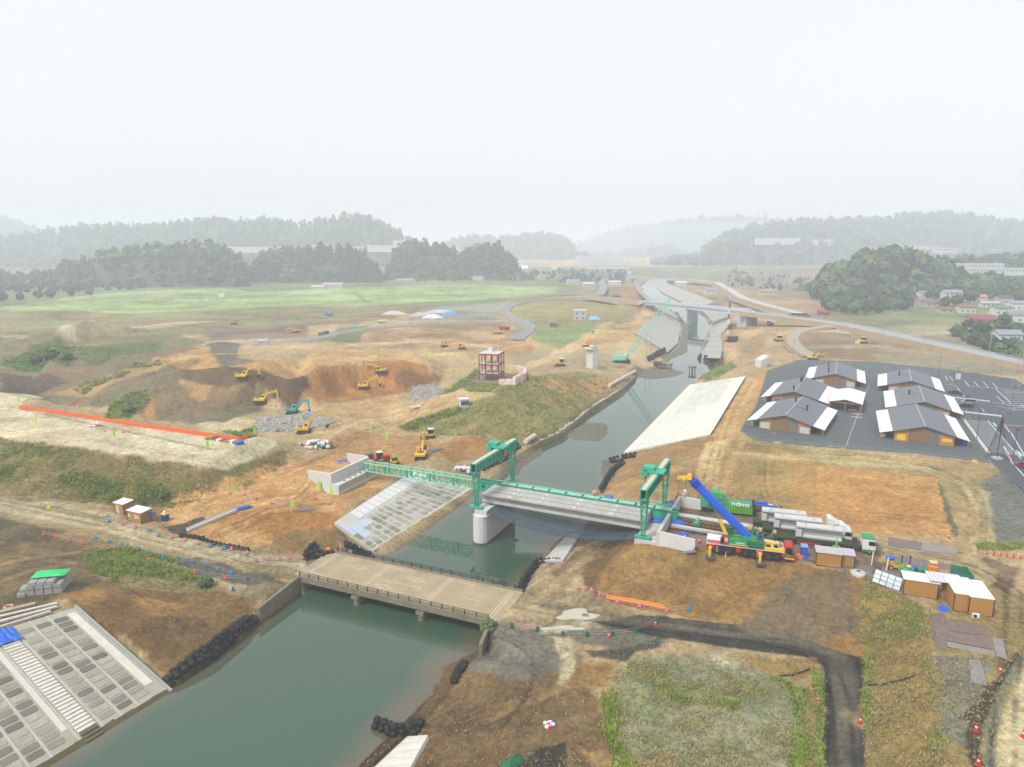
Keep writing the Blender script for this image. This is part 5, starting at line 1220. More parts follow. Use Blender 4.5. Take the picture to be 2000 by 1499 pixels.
for x, y in ((10.4, 1.4), (11.6, 1.7)): MB().tube((x, y, 1.74), (x, y, 2.2), .35, 8).build('filter', BLACKM, mc)
MB().tube((12.3, 1.9, 1.74), (12.3, 1.9, 3.0), .12, 6).build('exhaust', STEEL, mc)
MB().bx(11.2, 12.4, .45, 1.0, 1.76, 2.0).build('tool_box', WHITE, mc)
lad = MB()
for x in (1.7, 8.45):
    for k in range(4): lad.bx(x, x + .35, -.02, .04, .45 + k * .3, .5 + k * .3)
lad.build('ladder', WHITE, mc, stuff=True)
# superstructure
MB().tube((6.0, 1.5, 1.7), (6.0, 1.5, 2.05), 1.15, 16).build('slew_ring', BLACKM, mc)
MB().bx(3.9, 6.9, .12, 1.0, 2.0, 2.95).build('engine_house', GRNC, mc, bevel=.05); MB().bx(3.9, 6.9, 2.0, 2.9, 2.0, 2.95).build('engine_house', GRNC, mc, bevel=.05)
MB().bx(3.88, 6.92, .08, .16, 2.0, 2.14).build('yellow_stripe', YEL, mc)
for k in range(8): MB().bx(4.9 + k * .2, 5.05 + k * .2, .08, .13, 2.32, 2.54).build('lettering', WHITE, mc)
MB().bx(7.0, 9.6, .0, 3.0, 1.95, 3.05).build('counterweight', mat((14,128,78), .5, .1, 1.2, dirt=.1), mc, bevel=.08)
for k in range(4): MB().bx(7.3 + k * .55, 7.38 + k * .55, -.03, 0, 2.1, 2.9).build('rib', mat((10,96,58), .6, .1, 1), mc)
MB().bx(6.0, 7.6, 1.0, 2.0, 2.0, 3.4).build('boom_bracket', GRNC, mc); MB().bx(3.2, 4.6, 2.0, 2.9, 2.9, 4.3).build('winch_house', mat((12,110,70), .5, .1, 1.2), mc)
MB().tube((8.9, 1.0, 3.35), (8.9, 2.2, 3.35), .5, 12).build('winch_drum', mat((24,44,96), .5, .1, 1), mc)
rlg = MB()
for x in (4.2, 5.4, 6.6, 7.8, 9.4): rlg.tube((x, .2, 2.95), (x, .2, 3.75), .03, 4)
rlg.tube((4.2, .2, 3.75), (9.4, .2, 3.75), .03, 4); rlg.tube((4.2, .2, 3.35), (9.4, .2, 3.35), .03, 4)
rlg.build('handrail', mat((90,200,160), .5, .1, 1), mc, stuff=True)
oc = MB().side([(2.35,1.85),(3.7,1.85),(3.75,3.3),(2.65,3.3),(2.35,2.6)], .15, 1.1).build('operator_cab', mat((150,60,60), .5, .1, 1), mc, bevel=.05)
MB().side([(2.45,2.1),(2.95,2.1),(2.95,3.1),(2.7,3.15),(2.45,2.6)], .12, 1.13).build('cab_window', GLASS, oc); MB().side([(3.05,2.4),(3.6,2.4),(3.65,3.15),(3.05,3.15)], .12, 1.13).build('cab_window', mat((180,214,214), .2, .05, 1), oc); MB().side([(3.1,1.9),(3.7,1.9),(3.7,2.35),(3.1,2.35)], .1, 1.14).build('door_panel', RED, oc)
bf, bt_ = Vector((7.0, 1.5, 3.2)), Vector((7.0, 1.5, 3.2)) + Vector((-math.cos(math.radians(43)), 0, math.sin(math.radians(43)))) * 14.2
def hexbeam(a, b, w, h):
    d_ = (b - a); L = d_.length; q = d_.to_track_quat('X', 'Z'); M = Matrix.Translation(a) @ q.to_matrix().to_4x4()
    pr_ = [(-w/2, h/2), (w/2, h/2), (w/2, -h*.2), (w*.28, -h/2), (-w*.28, -h/2), (-w/2, -h*.2)]; n = 6
    vs = [M @ Vector((0, y, z)) for y, z in pr_] + [M @ Vector((L, y, z)) for y, z in pr_]
    return MB().add(vs, [tuple(range(n)), tuple(range(2*n-1, n-1, -1))] + [((i+1)%n, i, n+i, n+(i+1)%n) for i in range(n)]), M
b1, MBM = hexbeam(bf, bf + (bt_ - bf) * .93, 1.05, 1.3); bo = b1.build('boom', BOOM, mc)
b2, _ = hexbeam(bf + (bt_ - bf) * .3, bt_, .92, 1.15); b2.build('inner_section', mat((0,92,214), .5, .08, 1, spec=.2), bo)
b3, _ = hexbeam(bf + (bt_ - bf) * .86, bf + (bt_ - bf) * .94, 1.22, 1.5); b3.build('collar', mat((0,72,186), .5, .08, 1, spec=.2), bo)
MB().tube(bf + Vector((-.5,0,.9)) + (bt_-bf)*.6, bf + Vector((-.5,0,.9)) + (bt_-bf)*.9, .16, 6).build('hose_reel', mat((120,70,70), .6, .1, 1), bo)
for k, wd in enumerate((.28, .34, .2)): MB().box(7.55 + k * .42, .53 * 0 - .535, .12 * (k % 2), wd + .1, .02, .42).build('emblem', WHITE, bo).matrix_local = MBM
for k in range(7): MB().box(6.95 - k * .38, -.535, .05, .26, .02, .26).build('lettering', WHITE, bo).matrix_local = MBM
MB().box(11.6, -.6, .1, .75, .02, .16).build('lettering', WHITE, bo).matrix_local = MBM
hd = MB().tube(bt_ + Vector((-.1,-.55,.25)), bt_ + Vector((-.1,.55,.25)), .48, 12); hd.tube(bt_ + Vector((-1.0,-.4,-.05)), bt_ + Vector((-1.0,.4,-.05)), .34, 10); hd.tube(bt_ + Vector((-1.9,-.25,-.1)), bt_ + Vector((-1.9,.25,-.1)), .3, 10); hd.beam(bt_ + Vector((.3,0,.1)), bt_ + Vector((-2.0,0,-.1)), .5, .45)
hd.build('boom_head', YEL, mc)
lc0, lc1 = Vector((3.6, 1.5, 2.6)), bf + (bt_ - bf) * .55 + Vector((-.35, 0, -.5)); md = lc0 + (lc1 - lc0) * .6
MB().tube(lc0, md, .32, 10).build('lift_cylinder', YEL, mc); MB().tube(md, lc1, .16, 8).build('cylinder_rod', STEEL, mc)
for dx, L, mm in ((-.75, 2.0, WHITE), (-1.95, 2.6, RED)):
    q = bt_ + Vector((dx, 0, -.2)); MB().tube(q, q - Vector((0, 0, L)), .03, 4).build('hoist_rope', BLACKM, mc)
    h_ = MB().blob(q - Vector((0, 0, L + (.7 if mm is WHITE else .3))), .4 if mm is WHITE else .18, .3 if mm is WHITE else .16, .75 if mm is WHITE else .35, 8, 5, .03).build('hook_block', mm, mc)
    if mm is WHITE:
        for k in range(3): MB().box(q.x, q.y - .29, q.z - L - .4 - k * .35, .62, .03, .12, 0, .6).build('red_band', RED, h_)
MB().tube((6.6,1.2,3.6), bt_ + Vector((.1,-.2,.75)), .025, 4).build('hoist_rope', BLACKM, mc)

# --- trucks carrying girder segments
def place(px, py, z=YZ): return WP(px, py, z)
def cab_over(parent, x, body, trim, low, roof_fairing=True):
    c = MB().side([(x,.75),(x+2.15,.75),(x+2.2,1.6),(x+2.05,2.75),(x+1.8,2.95),(x,2.95)], -1.22, 1.22).build('cab', body, parent, bevel=.08)
    MB().side([(x+1.0,1.75),(x+2.0,1.7),(x+1.92,2.5),(x+1.0,2.5)], -1.25, 1.25).build('side_window', GLASS, c)
    MB().slab([(x+2.2,-1.1,1.7),(x+2.2,1.1,1.7),(x+2.08,1.05,2.65),(x+2.08,-1.05,2.65)], .03).build('windscreen', GLASS, c)
    if roof_fairing: MB().side([(x,2.95),(x+1.7,2.95),(x+.6,3.75),(x,3.75)], -1.15, 1.15).build('roof_fairing', trim, c, bevel=.08)
    else: MB().bx(x - .02, x + 1.95, -1.23, 1.23, 2.85, 3.02).build('cab_roof', trim, c)
    MB().bx(x, x + 2.25, -1.24, 1.24, .55, .95).build('bumper', low, c)
    for y in (-.95, .95): MB().bx(x + 2.24, x + 2.28, y - .2, y + .2, .7, .88).build('headlight', WHITE, c)
    for y in (-1.4, 1.4): MB().bx(x + 2.0, x + 2.12, y - .12, y + .12, 1.9, 2.5).build('mirror', BLACKM, c)
    return c
DKG = mat((64,72,52), .8, .15, 1.5, dirt=.4); DKB = mat((86,72,58), .85, .15, 1.5, dirt=.3)
def segment(label, origin, rz, x0, x1, zb):
    g = thing('girder_segment', label, 'girder segment', origin, rz, 'concrete girder segments on trailers')
    h = 2.35; prof = [(-.4,0),(.4,0),(.4,.3),(.2,.5),(.2,1.8),(1.0,2.05),(1.0,h),(-1.0,h),(-1.0,2.05),(-.2,1.8),(-.2,.5),(-.4,.3)]; n = len(prof)
    vs = [(x0, a, zb + b) for a, b in prof] + [(x1, a, zb + b) for a, b in prof]
    MB().add(vs, [tuple(range(n)), tuple(range(2*n-1, n-1, -1))] + [((i+1)%n, i, n+i, n+(i+1)%n) for i in range(n)]).build('beam', CONC_G, g)
    MB().bx(x0 + .02, x0 + .9, -.9, .9, zb + .3, zb + 1.7).build('end_block', CONC_G, g)
    for x in (x0 + 1.6, x1 - 1.4): MB().tube((x, .3, zb + h), (x, .3, zb + h + .12), .06, 5).build('lifting_loop', BLACKM, g); MB().bx(x - .2, x + .2, -.35, -.15, zb + h, zb + h + .02).build('patch', STEEL, g)
    return g
def truck(label, front, cabm, roofm, lowm, fair, seglab, seg, L=14.6, under=RUST):
    d_ = dcr; o_ = front - d_ * (L + 2.4); rz = CA
    t_ = thing('trailer_truck', label, 'truck', o_, rz)
    MB().bx(1.6, L, -1.22, 1.22, 1.1, 1.45).build('trailer_bed', DKG, t_); MB().bx(1.8, L - 1, -.6, .6, .75, 1.1).build('trailer_spine', DKB, t_)
    MB().bx(5.6, 9.6, -1.15, 1.15, .55, 1.08).build('side_skirt', under, t_)
    MB().bx(L - 3.2, L + .3, -.55, .55, .65, 1.0).build('tractor_frame', under, t_)
    for x in (2.2, 3.5, 4.8, L - 5.2, L - 3.9):
        for y in (-1.0, 1.0): wheel(t_, x, y, .5, .55)
    for y in (-1.05, 1.05): wheel(t_, L + 1.2, y, .5, .35)
    MB().bx(L - 1.3, L - .5, -1.1, 1.1, .95, 1.35).build('catwalk', WHITE if not fair else STEEL, t_); MB().tube((L - .9, .5, 1.3), (L - .9, .5, 2.2), .35, 8).build('air_tank', DKG, t_)
    cab_over(t_, L, cabm, roofm, lowm, fair)
    for k in range(6): MB().bx(L - 5.6 + k * .9, L - 5.5 + k * .9, -1.28, -1.2, 1.0, 1.4).build('stake', DKB, t_)
    if seg: segment(seglab, o_ + Vector((0, 0, 0)), rz, seg[0], seg[1], 1.47)
    return t_
truck('long trailer truck with green roofed white cab and red skirts', place(1712,1086) + CN * 1.2, WHITE, mat((40,160,90), .5, .08, 1), GRNC, False, 'nearest grey girder segment, on the truck with the green roofed cab', (5.4, 13.0), L=16.2, under=mat((176,62,40), .7, .15, 1.5, dirt=.3))
truck('white trailer truck between the other two, its cab in the middle', place(1664,1064) + CN * .6, WHITE, WHITE, WHITE, True, 'middle grey girder segment, on the white truck between the others', (3.6, 11.8), L=14.6)
truck('white trailer truck farthest from the camera beside the orange field', place(1640,1050) + CN * .6, WHITE, WHITE, WHITE, True, 'rear grey girder segment, on the farthest white truck', (3.2, 11.0), L=14.6)
gst = thing('green_stand', 'small pale green steel stand leaning on the nearest trailer', 'stand', place(1632, 1082) , CA)
MB().bx(-.6, .6, -.1, .1, 1.3, 1.5).build('foot', mat((150,214,130), .6, .1, 1), gst); MB().bx(-.12, .12, -.1, .1, 1.5, 3.2).build('upright', mat((150,214,130), .6, .1, 1), gst)

# --- behind the crane: green machine with white letters, steel rails, rusty frames, winches
gm_ = thing('crawler_crane', 'green crawler machine with large white letters behind the blue boom', 'crawler crane', place(1381, 1000, 6.8), CA)
LIME = mat((98,168,52), .6, .15, 1.5, dirt=.15)
MB().bx(0, 8.6, 0, 2.6, .9, 2.3).build('body', GRNC, gm_); MB().bx(3.6, 8.7, -.35, 0.02, .5, 1.9).build('side_panel', LIME, gm_)
MB().bx(.6, 2.4, .2, 2.2, 2.9, 4.2).build('winch_house', mat((60,170,110), .5, .1, 1), gm_); MB().side([(2.6,2.9),(3.6,2.9),(3.4,4.0),(2.7,4.0)], .3, 1.4).build('cab', mat((60,170,110), .5, .1, 1), gm_); [MB().bx(.3 + k * .8, .9 + k * .8, -.04, 0, 1.2, 2.0).build('louvre', mat((10,90,60), .7, .1, 1), gm_) for k in range(3)]; MB().tube((2.0, 1.6, 2.9), (2.0, 1.6, 5.0), .1, 6).build('exhaust', STEEL, gm_); MB().bx(-1.4, 0, .2, 2.0, .9, 3.6).build('ballast', mat((70,176,130), .5, .1, 1), gm_)
MB().bx(-1.2, 9.4, .0, .9, 0, .9).build('crawler_track', BLACKM, gm_); MB().bx(-1.2, 9.4, 1.8, 2.7, 0, .9).build('crawler_track', BLACKM, gm_)
text('lettering', 'ndno', 1.7, WHITE, gm_, Matrix.Translation((6.3, -.1, 2.36)) @ Matrix.Rotation(math.radians(24), 4, 'X'))
for k in range(5): MB().tube((8.8 + (k % 2) * .1, -.2 + .1, .4 + k * .55), (8.8, 2.4, .4 + k * .55), .28, 8).build('roller', BLACKM, gm_)
bc = thing('blue_pipe_stack', 'blue and white long pipes lying behind the green crawler machine', 'pipe stack', place(1440, 985, 6.9), CA)
for k, (mm, y, z) in enumerate(((BLUE, 0, .3), (WHITE, .5, .3), (BLUE, .25, .75))): MB().tube((k * .4, y, z), (8 - k, y, z), .25, 8).build('pipe', mm, bc)
ws = thing('work_car', 'white and blue launching trolley parked beside the wing wall', 'trolley', place(1372, 992, 6.8), CA); MB().bx(0, 1.8, 0, 1.6, .3, 2.2).build('body', mat((196,206,220), .5, .1, 1), ws); MB().bx(-.1, 1.9, -.1, 1.7, 2.2, 2.5).build('roof', mat((120,150,200), .5, .1, 1), ws); MB().bx(.1, 1.7, -.06, 0, .3, 1.0).build('skirt', BLUE, ws)
rt = thing('rail_track', 'rusty steel launching rails on timber running from the bridge through the yard', 'rail track', BP(-3.4, 10.0, 6.86), BANG)
for y in (-.9, .9): MB().bx(-26, 0, y - .1, y + .1, .18, .42).build('rail', RUST, rt)
slp = MB().bx(-.12, .12, -1.5, 1.5, 0, .18).mesh('sleeper', mat((134,116,92), .9, .15, 2))
for k in range(26): put('sleeper', slp, rt, (-.5 - k, 0, 0))
MB().bx(-26, 0, -4.6, -3.2, .05, .3).build('side_beam', CONC_G, rt); MB().bx(-20, 0, 2.0, 2.8, -.2, .5).build('retaining_beam', CONC_G, rt); MB().bx(-22, -.5, 3.0, 3.4, -.25, .15).build('retaining_beam', mat((90,74,62), .9, .2, 1), rt)
for k, x in enumerate((-4.5, -12.5, -14.2, -16.0, -18.5)):
    w_ = thing('winch_trolley', ['pale green winch trolley nearest the bridge on the rails', 'first green winch with orange motor on the rails', 'second green winch with orange motor on the rails', 'third green winch with orange motor on the rails', 'green winch on the rails closest to the crane cab'][k], 'winch', BP(-3.4 + x, 10.0, 7.28), BANG, 'winches on the launching rails')
    MB().bx(-.7, .7, -1.0, 1.0, 0, .35).build('frame', TEAL_D, w_); MB().tube((0, -.7, .75), (0, .7, .75), .42, 10).build('drum', mat((120,190,150), .6, .1, 1) if k == 0 else TEAL_D, w_)
    if k: MB().bx(-.3, .3, .3, .95, .9, 1.4).build('motor', mat((232,170,100), .6, .1, 1), w_)
for k, (px, py, L) in enumerate(((1318,985,3.6),(1462,998,6.5))):
    rf = thing('steel_beam_stack', ['rusty red frame with blue cover near the far wing wall', 'rusty red steel beams lying behind the trucks'][k], 'steel frame', place(px, py, 6.8), CA)
    for y in (0, .8, 1.6): MB().bx(0, L, y, y + .35, 0, .5).build('beam', RUST, rf); 
    MB().bx(0, .5, 0, 2, .5, 1.1).build('end_frame', RUST, rf); MB().bx(L - .5, L, 0, 2, .5, 1.1).build('end_frame', RUST, rf)
    if k == 0: MB().bx(.8, 2.8, .2, 1.8, .5, 1.5).build('cover', mat((60,80,124), .6, .1, 1), rf)
def tarp(name, label, c, rx, ry, rz, m=BLUE, h=.5):
    o = MB(); n = 7; vs = []
    for i in range(n + 1):
        for j in range(n + 1):
            u, v_ = i / n * 2 - 1, j / n * 2 - 1; vs.append((u * rx, v_ * ry, max(0.03, h * (1 - max(abs(u), abs(v_)) ** 2) + R.uniform(-.1, .12) * h)))
    o.add(vs, [(i * (n + 1) + j, (i + 1) * (n + 1) + j, (i + 1) * (n + 1) + j + 1, i * (n + 1) + j + 1) for i in range(n) for j in range(n)])
    ob_ = o.build(name, m); ob_.location = c; ob_.rotation_euler = (0, 0, rz); tag(ob_, label, 'tarpaulin'); return ob_
tarp('tarpaulin', 'bright blue tarpaulin along the top of the near wing wall', place(1304, 1022, 7.0) + CN * .5, 3.4, .9, CA, h=.9)
tarp('tarpaulin', 'blue tarpaulin heap by the rails near the gantry leg', place(1312, 985, 6.9), 1.2, 1.0, .2, h=.8)
tarp('tarpaulin', 'small blue tarpaulin between the traffic cones in front of the wing wall', place(1336, 1046, 6.85), .9, .7, .3, h=.7)
tarp('tarpaulin', 'small blue cover lying on the new bridge walkway', BP(10.2, 11.2, 9.5), .9, .5, BANG, h=.5)
ot = MB().blob((0, 0, .5), .8, .5, .5, 10, 5, .05).build('water_bag', mat((214,150,90), .6, .1, 1)); ot.location = BP(13.2, 11.6, 9.4); tag(ot, 'orange tank standing on the new bridge walkway', 'tank')
tarp('tarpaulin', 'flat blue sheet on the orange soil behind the left abutment', G(671, 900), 2.0, .8, .5, h=.15)

# --- huts
def hut(label, base, rz, L, D, Hh, wallm, roofm, win=(), door=None, group='timber site huts', over=.15, seams=0):
    h = thing('site_hut', label, 'site hut', base, rz, group)
    MB().bx(0, L, 0, D, .15, Hh).build('wall', wallm, h); MB().bx(.05, L - .05, .05, D - .05, -.2, .16).build('base_frame', BLACKM, h)
    MB().slab([(-over, -over, Hh + .03), (L + over, -over, Hh + .03), (L + over, D + over, Hh + .22), (-over, D + over, Hh + .22)], .1).build('roof', roofm, h)
    for x in (0, L):
        for y in (0, D): MB().bx(x - .05, x + .05, y - .05, y + .05, .1, Hh).build('corner_post', BLACKM, h)
    for x0, x1, z0, z1 in win: MB().bx(x0, x1, -.04, .0, z0, z1).build('window', mat((210,216,210), .3, .05, 1), h)
    if door: MB().bx(door[0], door[1], -.04, 0, .2, 2.0).build('door', mat((206,200,190), .6, .05, 1), h)
    return h
HW = mat((186,138,72), .85, .1, 2.2, dirt=.1); HR = mat((236,238,236), .5, .03, 1)
ro = math.atan2(*(lambda a, b: (b[1] - a[1], b[0] - a[0]))(W(250,1018,3), W(292,1028,3)))
hut('small timber hut with white roof and door at the left roadside', G(224,1003), ro, 3.0, 2.4, 2.5, HW, HR, door=(.75, 1.65))
hut('timber hut with white roof and two windows beside the left dirt road', G(250,1018), ro, 4.2, 2.4, 2.45, HW, HR, win=((.2, .9, 1.0, 1.7), (2.3, 2.8, .95, 1.75), (2.9, 3.4, .95, 1.75)))
aw = tarp('tarpaulin', 'dark blue awning sheet tied to the left timber hut', G(297,1020) + Vector((0, 0, 1.75)), 1.1, .7, ro, mat((44,62,110), .7, .1, 1), .12)
r2 = CA
hut('grey roofed timber hut in front of the red skirted truck', place(1593,1105,6.84), r2, 3.9, 2.2, 2.5, HW, mat((190,186,186), .6, .06, 1))
hut('narrow timber hut with dark window beside the concrete disc', place(1642,1108,6.84), r2, 2.0, 2.2, 2.3, mat((176,134,74), .85, .1, 2), mat((196,186,200), .6, .05, 1), win=())
hut('timber hut with white roof beside the slatted canopy', place(1763,1162,6.9), r2 - .05, 4.6, 2.4, 2.7, HW, HR)
hut('large white roofed timber hut, left half of the joined pair', place(1861,1194,7.0), r2 + .02, 3.2, 5.4, 2.9, HW, HR, over=.05)
hut('large white roofed timber hut with air conditioner, right half of the joined pair', place(1890,1201,7.0), r2 + .02, 3.1, 5.4, 2.9, HW, HR, over=.05)
acu = thing('air_conditioner', 'white air conditioner unit standing at the right timber hut', 'air conditioner', place(1897,1206,7.0), r2); MB().bx(0, .9, -.35, 0, .1, .75).build('case', WHITE, acu); MB().tube((.35, -.37, .42), (.35, -.35, .42), .26, 10).build('fan_grille', BLACKM, acu)
cnp = thing('slatted_canopy', 'translucent slatted canopy joining the white roofed huts', 'canopy', place(1811,1166,6.95), r2)
for k in range(9): MB().bx(k * .52, k * .52 + .46, -.6, 2.8, 2.95 + .0 * k, 3.02).build('slat', mat((226,222,226), .5, .05, 1), cnp)
for x in (.1, 4.5):
    for y in (-.4, 2.6): MB().bx(x - .05, x + .05, y - .05, y + .05, 0, 2.95).build('post', PANW, cnp)
MB().bx(.3, 4.2, .4, 1.6, 0, .9).build('bench', WOOD, cnp)
tl = thing('portable_toilet', 'bright blue portable toilet cabin in front of the trailer', 'portable toilet', place(1563,1092,6.84), r2)
MB().bx(0, 1.05, 0, 1.05, 0, 2.2).build('cabin', mat((36,88,200), .5, .08, 1), tl, bevel=.04); MB().slab([(-.05,-.05,2.25),(1.1,-.05,2.25),(1.1,1.1,2.45),(-.05,1.1,2.45)], .12).build('roof', mat((130,160,230), .5, .06, 1), tl); MB().bx(.2, .85, -.03, 0, .2, 1.9).build('door', mat((46,104,214), .5, .06, 1), tl)
tl2 = thing('waste_bin', 'dark blue bin with yellow lid standing right of the left hut', 'bin', G(323,1017), ro)
MB().bx(-.6, .6, -.5, .5, 0, 1.4).build('body', mat((36,54,140), .6, .1, 1), tl2); MB().bx(-.65, .65, -.55, .55, 1.4, 1.6).build('lid', mat((236,208,90), .6, .1, 1), tl2); MB().blob((0, 0, 1.8), .4, .35, .3, 7, 4).build('sack', WHITE, tl2)
ob3 = tag(MB().bx(0, 1.2, 0, .7, 0, .7).build('orange_crate', ORANGE), 'orange crate beside the blue portable toilet', 'crate'); ob3.location = place(1553, 1091, 6.84); ob3.rotation_euler.z = r2
cd = thing('concrete_disc', 'round concrete manhole cover block lying at the slope edge', 'concrete disc', place(1676,1122,6.7))
MB().tube((0, 0, 0), (0, 0, .35), 1.25, 24, 1.2).build('ring', CONC, cd); MB().tube((0, 0, .35), (0, 0, .62), 1.15, 24, .5).build('cone', CONC, cd); MB().tube((.0, 0, .62), (0, 0, .64), .36, 12).build('hole', BLACKM, cd)
pn = thing('sign_panel', 'leaning row of white lattice barrier panels at the yard gate', 'barrier panel', place(1703,1138,6.85), math.radians(-52))
for k in range(4):
    f_ = MB().slab([(k * 1.05, 0, .2), (k * 1.05 + 1, 0, .2), (k * 1.05 + 1, .9, 2.1), (k * 1.05, .9, 2.1)], .04).build('panel', mat((220,228,240), .5, .04, 1), pn)
    fr_ = MB()
    for j in range(4): fr_.beam((k * 1.05, j * .3 - .03, .22 + j * .63), (k * 1.05 + 1, j * .3 - .03, .22 + j * .63), .05)
    for j in range(2): fr_.beam((k * 1.05 + j, -.03, .2), (k * 1.05 + j, .87, 2.1), .05)
    fr_.build('frame', mat((110,122,130), .5, .1, 1), f_)
for k, (px, py, h) in enumerate(((1702,1104,2.4),(1731,1115,2.3))): q = MB().tube((0, 0, 0), (.1, 0, h), .11, 8).build('white_post', WHITE); q.location = place(px, py, 6.85); tag(q, ['leaning white post in front of the green roofed truck cab', 'white post beside the yellow road roller'][k], 'post')
rr = thing('road_roller', 'small yellow machine with blue cover behind the barrier panels', 'roller', place(1733,1112,6.85), r2)
MB().side([(0,.4),(2.9,.35),(2.9,.7),(1.3,1.0),(.2,1.5),(0,1.3)], 0, 1.3).build('body', mat((226,170,70), .5, .1, 1), rr); MB().blob((.4, .8, 1.7), .7, .5, .4, 8, 4).build('cover', BLUE, rr); MB().bx(1.2, 1.9, .2, 1.1, .95, 1.25).build('seat', GRNC, rr)
for x in (.5, 2.5):
    for y in (-.05, 1.35): wheel(rr, x, y, .38, .25, m=mat((80,72,60), .9, .1, 2), hub=mat((226,200,150), .6, .1, 1))
for x in (2.2, 3.4): MB().bx(x, x + .12, .9, 1.1, .3, 2.4).build('mast', BLACKM, rr)
hre = thing('hose_reel', 'pale green coiled pipe reel lying in the yard', 'hose reel', place(1770,1118,6.9))
for k in range(4):
    rr_ = 1.15 - k * .1; m = MB()
    for i in range(18): a0, a1 = 2 * math.pi * i / 18, 2 * math.pi * (i + 1) / 18; m.tube((math.cos(a0) * rr_, math.sin(a0) * rr_ , .3 + k * .2), (math.cos(a1) * rr_, math.sin(a1) * rr_, .3 + k * .2), .09, 5, cap=False)
    m.build('coil', mat((90,190,126), .5, .1, 1), hre)
MB().bx(-.6, .6, -.5, .5, .0, .2).build('stand', mat((90,190,126), .5, .1, 1), hre); MB().bx(.1, .6, -.2, .2, .9, 1.15).build('pump', WHITE, hre)
gp = thing('generator', 'blue and green pump units standing between hose reel and orange tank', 'pump', place(1796,1118,6.9), r2)
for x, mm in ((-.6, BLUE), (.1, GRNC), (.9, GRNC), (.6, BLUE)): MB().blob((x, .2 if mm is BLUE else -.3, .55), .5, .4, .45, 8, 5).build('unit', mm, gp)
MB().bx(-1.0, 1.3, -.5, .5, 0, .18).build('skid', RUST, gp)
otk = thing('orange_tank', 'orange water tank with pale cube on top beside the canopy', 'tank', place(1820,1122,6.9), r2)
MB().bx(-.7, .7, -.6, .6, .15, 1.6).build('tank', mat((244,140,20), .5, .06, 1), otk, bevel=.15); MB().bx(-.55, .55, -.4, .4, 1.6, 2.25).build('top_box', mat((250,214,120), .5, .05, 1), otk); MB().bx(-.57, .57, -.42, .42, 1.75, 1.95).build('band', mat((96,70,160), .6, .05, 1), otk); MB().bx(-.7, .7, -.6, .6, 0, .15).build('pallet', WOOD, otk)
tarp('tarpaulin', 'blue sheet on the ground right of the orange tank', place(1843,1124,6.95), .9, .5, r2, h=.35); tarp('tarpaulin', 'crumpled blue sheet at the corner of the joined huts', place(1843,1191,7.0), .75, .6, 0, h=.7)
gbx = thing('waste_skip', 'open green mesh skip behind the white roofed huts', 'skip', place(1867,1140,7.0), r2)
for a_ in ((0, .06, 0, 3.4), (2.3, 2.36, 0, 3.4), (0, 2.36, 0, .06), (0, 2.36, 3.34, 3.4)): MB().bx(a_[0], a_[1], a_[2], a_[3], .1, 1.6).build('side', mat((40,140,110), .6, .1, 1), gbx)
MB().bx(.06, 2.3, .06, 3.34, .1, .8).build('load', mat((20,104,84), .8, .15, 1.5), gbx)
# steel plates on the ground
SPL = mat((128,112,108), .55, .18, .8, bump=.1, dirt=.5); SPL2 = mat((150,142,140), .5, .15, .8, dirt=.4)
def plate(label, quad, m=SPL, lift=.07): 
    P = [G(px, py, lift) for px, py in quad]; z = max(p.z for p in P)
    o = MB().slab(P, .05).build('steel_plate', m); tag(o, label, 'steel plate', 'steel plates laid on the ground'); return o
for q, l in (([(1821,1198),(1844,1200),(1850,1269),(1826,1266)], 'narrow steel plate left of the wet plates below the joined huts'), ([(1846,1208),(1930,1224),(1936,1244),(1847,1232)], 'wet dark steel plate directly below the joined huts'), ([(1847,1234),(1936,1246),(1942,1270),(1850,1252)], 'middle steel plate of the pad below the joined huts'), ([(1850,1254),(1942,1272),(1944,1284),(1850,1264)], 'lowest steel plate of the pad below the joined huts'),
            ([(1938,1246),(1958,1250),(1968,1290),(1946,1282)], 'small grey steel plate at the corner by the dirt road'), ([(1892,1288),(1916,1292),(1928,1340),(1898,1334)], 'single brown steel plate lying on grey gravel'),
            ([(1735,1050),(1800,1060),(1798,1076),(1735,1066)], 'steel plate on the yard exit nearest the trucks'), ([(1802,1060),(1868,1072),(1868,1084),(1800,1076)], 'steel plate on the yard exit farther right'), ([(1730,1086),(1798,1094),(1796,1108),(1730,1102)], 'muddy steel plate in front of the green roofed cab'), ([(1800,1094),(1880,1108),(1896,1118),(1798,1108)], 'steel plate at the end of the yard exit'),
            ([(1300,1040),(1380,1048),(1376,1068),(1304,1058)], 'wet steel plate between wing wall and crane'), ([(1540,1072),(1600,1082),(1596,1096),(1540,1086)], 'steel plate under the cones beside the crane cab'), ([(1662,1100),(1705,1108),(1703,1128),(1662,1118)], 'wet steel plate beside the narrow hut'), ([(1738,1132),(1764,1136),(1762,1160),(1738,1154)], 'brown steel plate left of the white roofed hut'), ([(1722,1108),(1850,1130),(1846,1146),(1722,1126)], 'long wet steel plate under the hose reel and tank')):
    plate(l, q, R.choice((SPL, SPL2)) if 'wet' not in l else SPL)
for q, l in (([(583,990),(609,990),(611,997),(585,1001)], 'brown plate lying on orange soil left of the abutment'), ([(833,880),(862,875),(865,878),(836,887)], 'grey steel plate beside the yellow excavator seen from behind')): plate(l, q, lift=.15)
fence_line('site_fence', 'pipe rail along the yard edge in front of the mobile crane', [G(1372,1066), G(1460,1080), G(1550,1095), G(1600,1103)], 1.0, 3.0, STEEL)
fence_line('site_fence', 'pipe rail climbing past the huts above the grassy slope', [G(1612,1112), G(1690,1128), G(1720,1143), G(1765,1166), G(1815,1195), G(1822,1250)], 1.0, 3.0, STEEL)
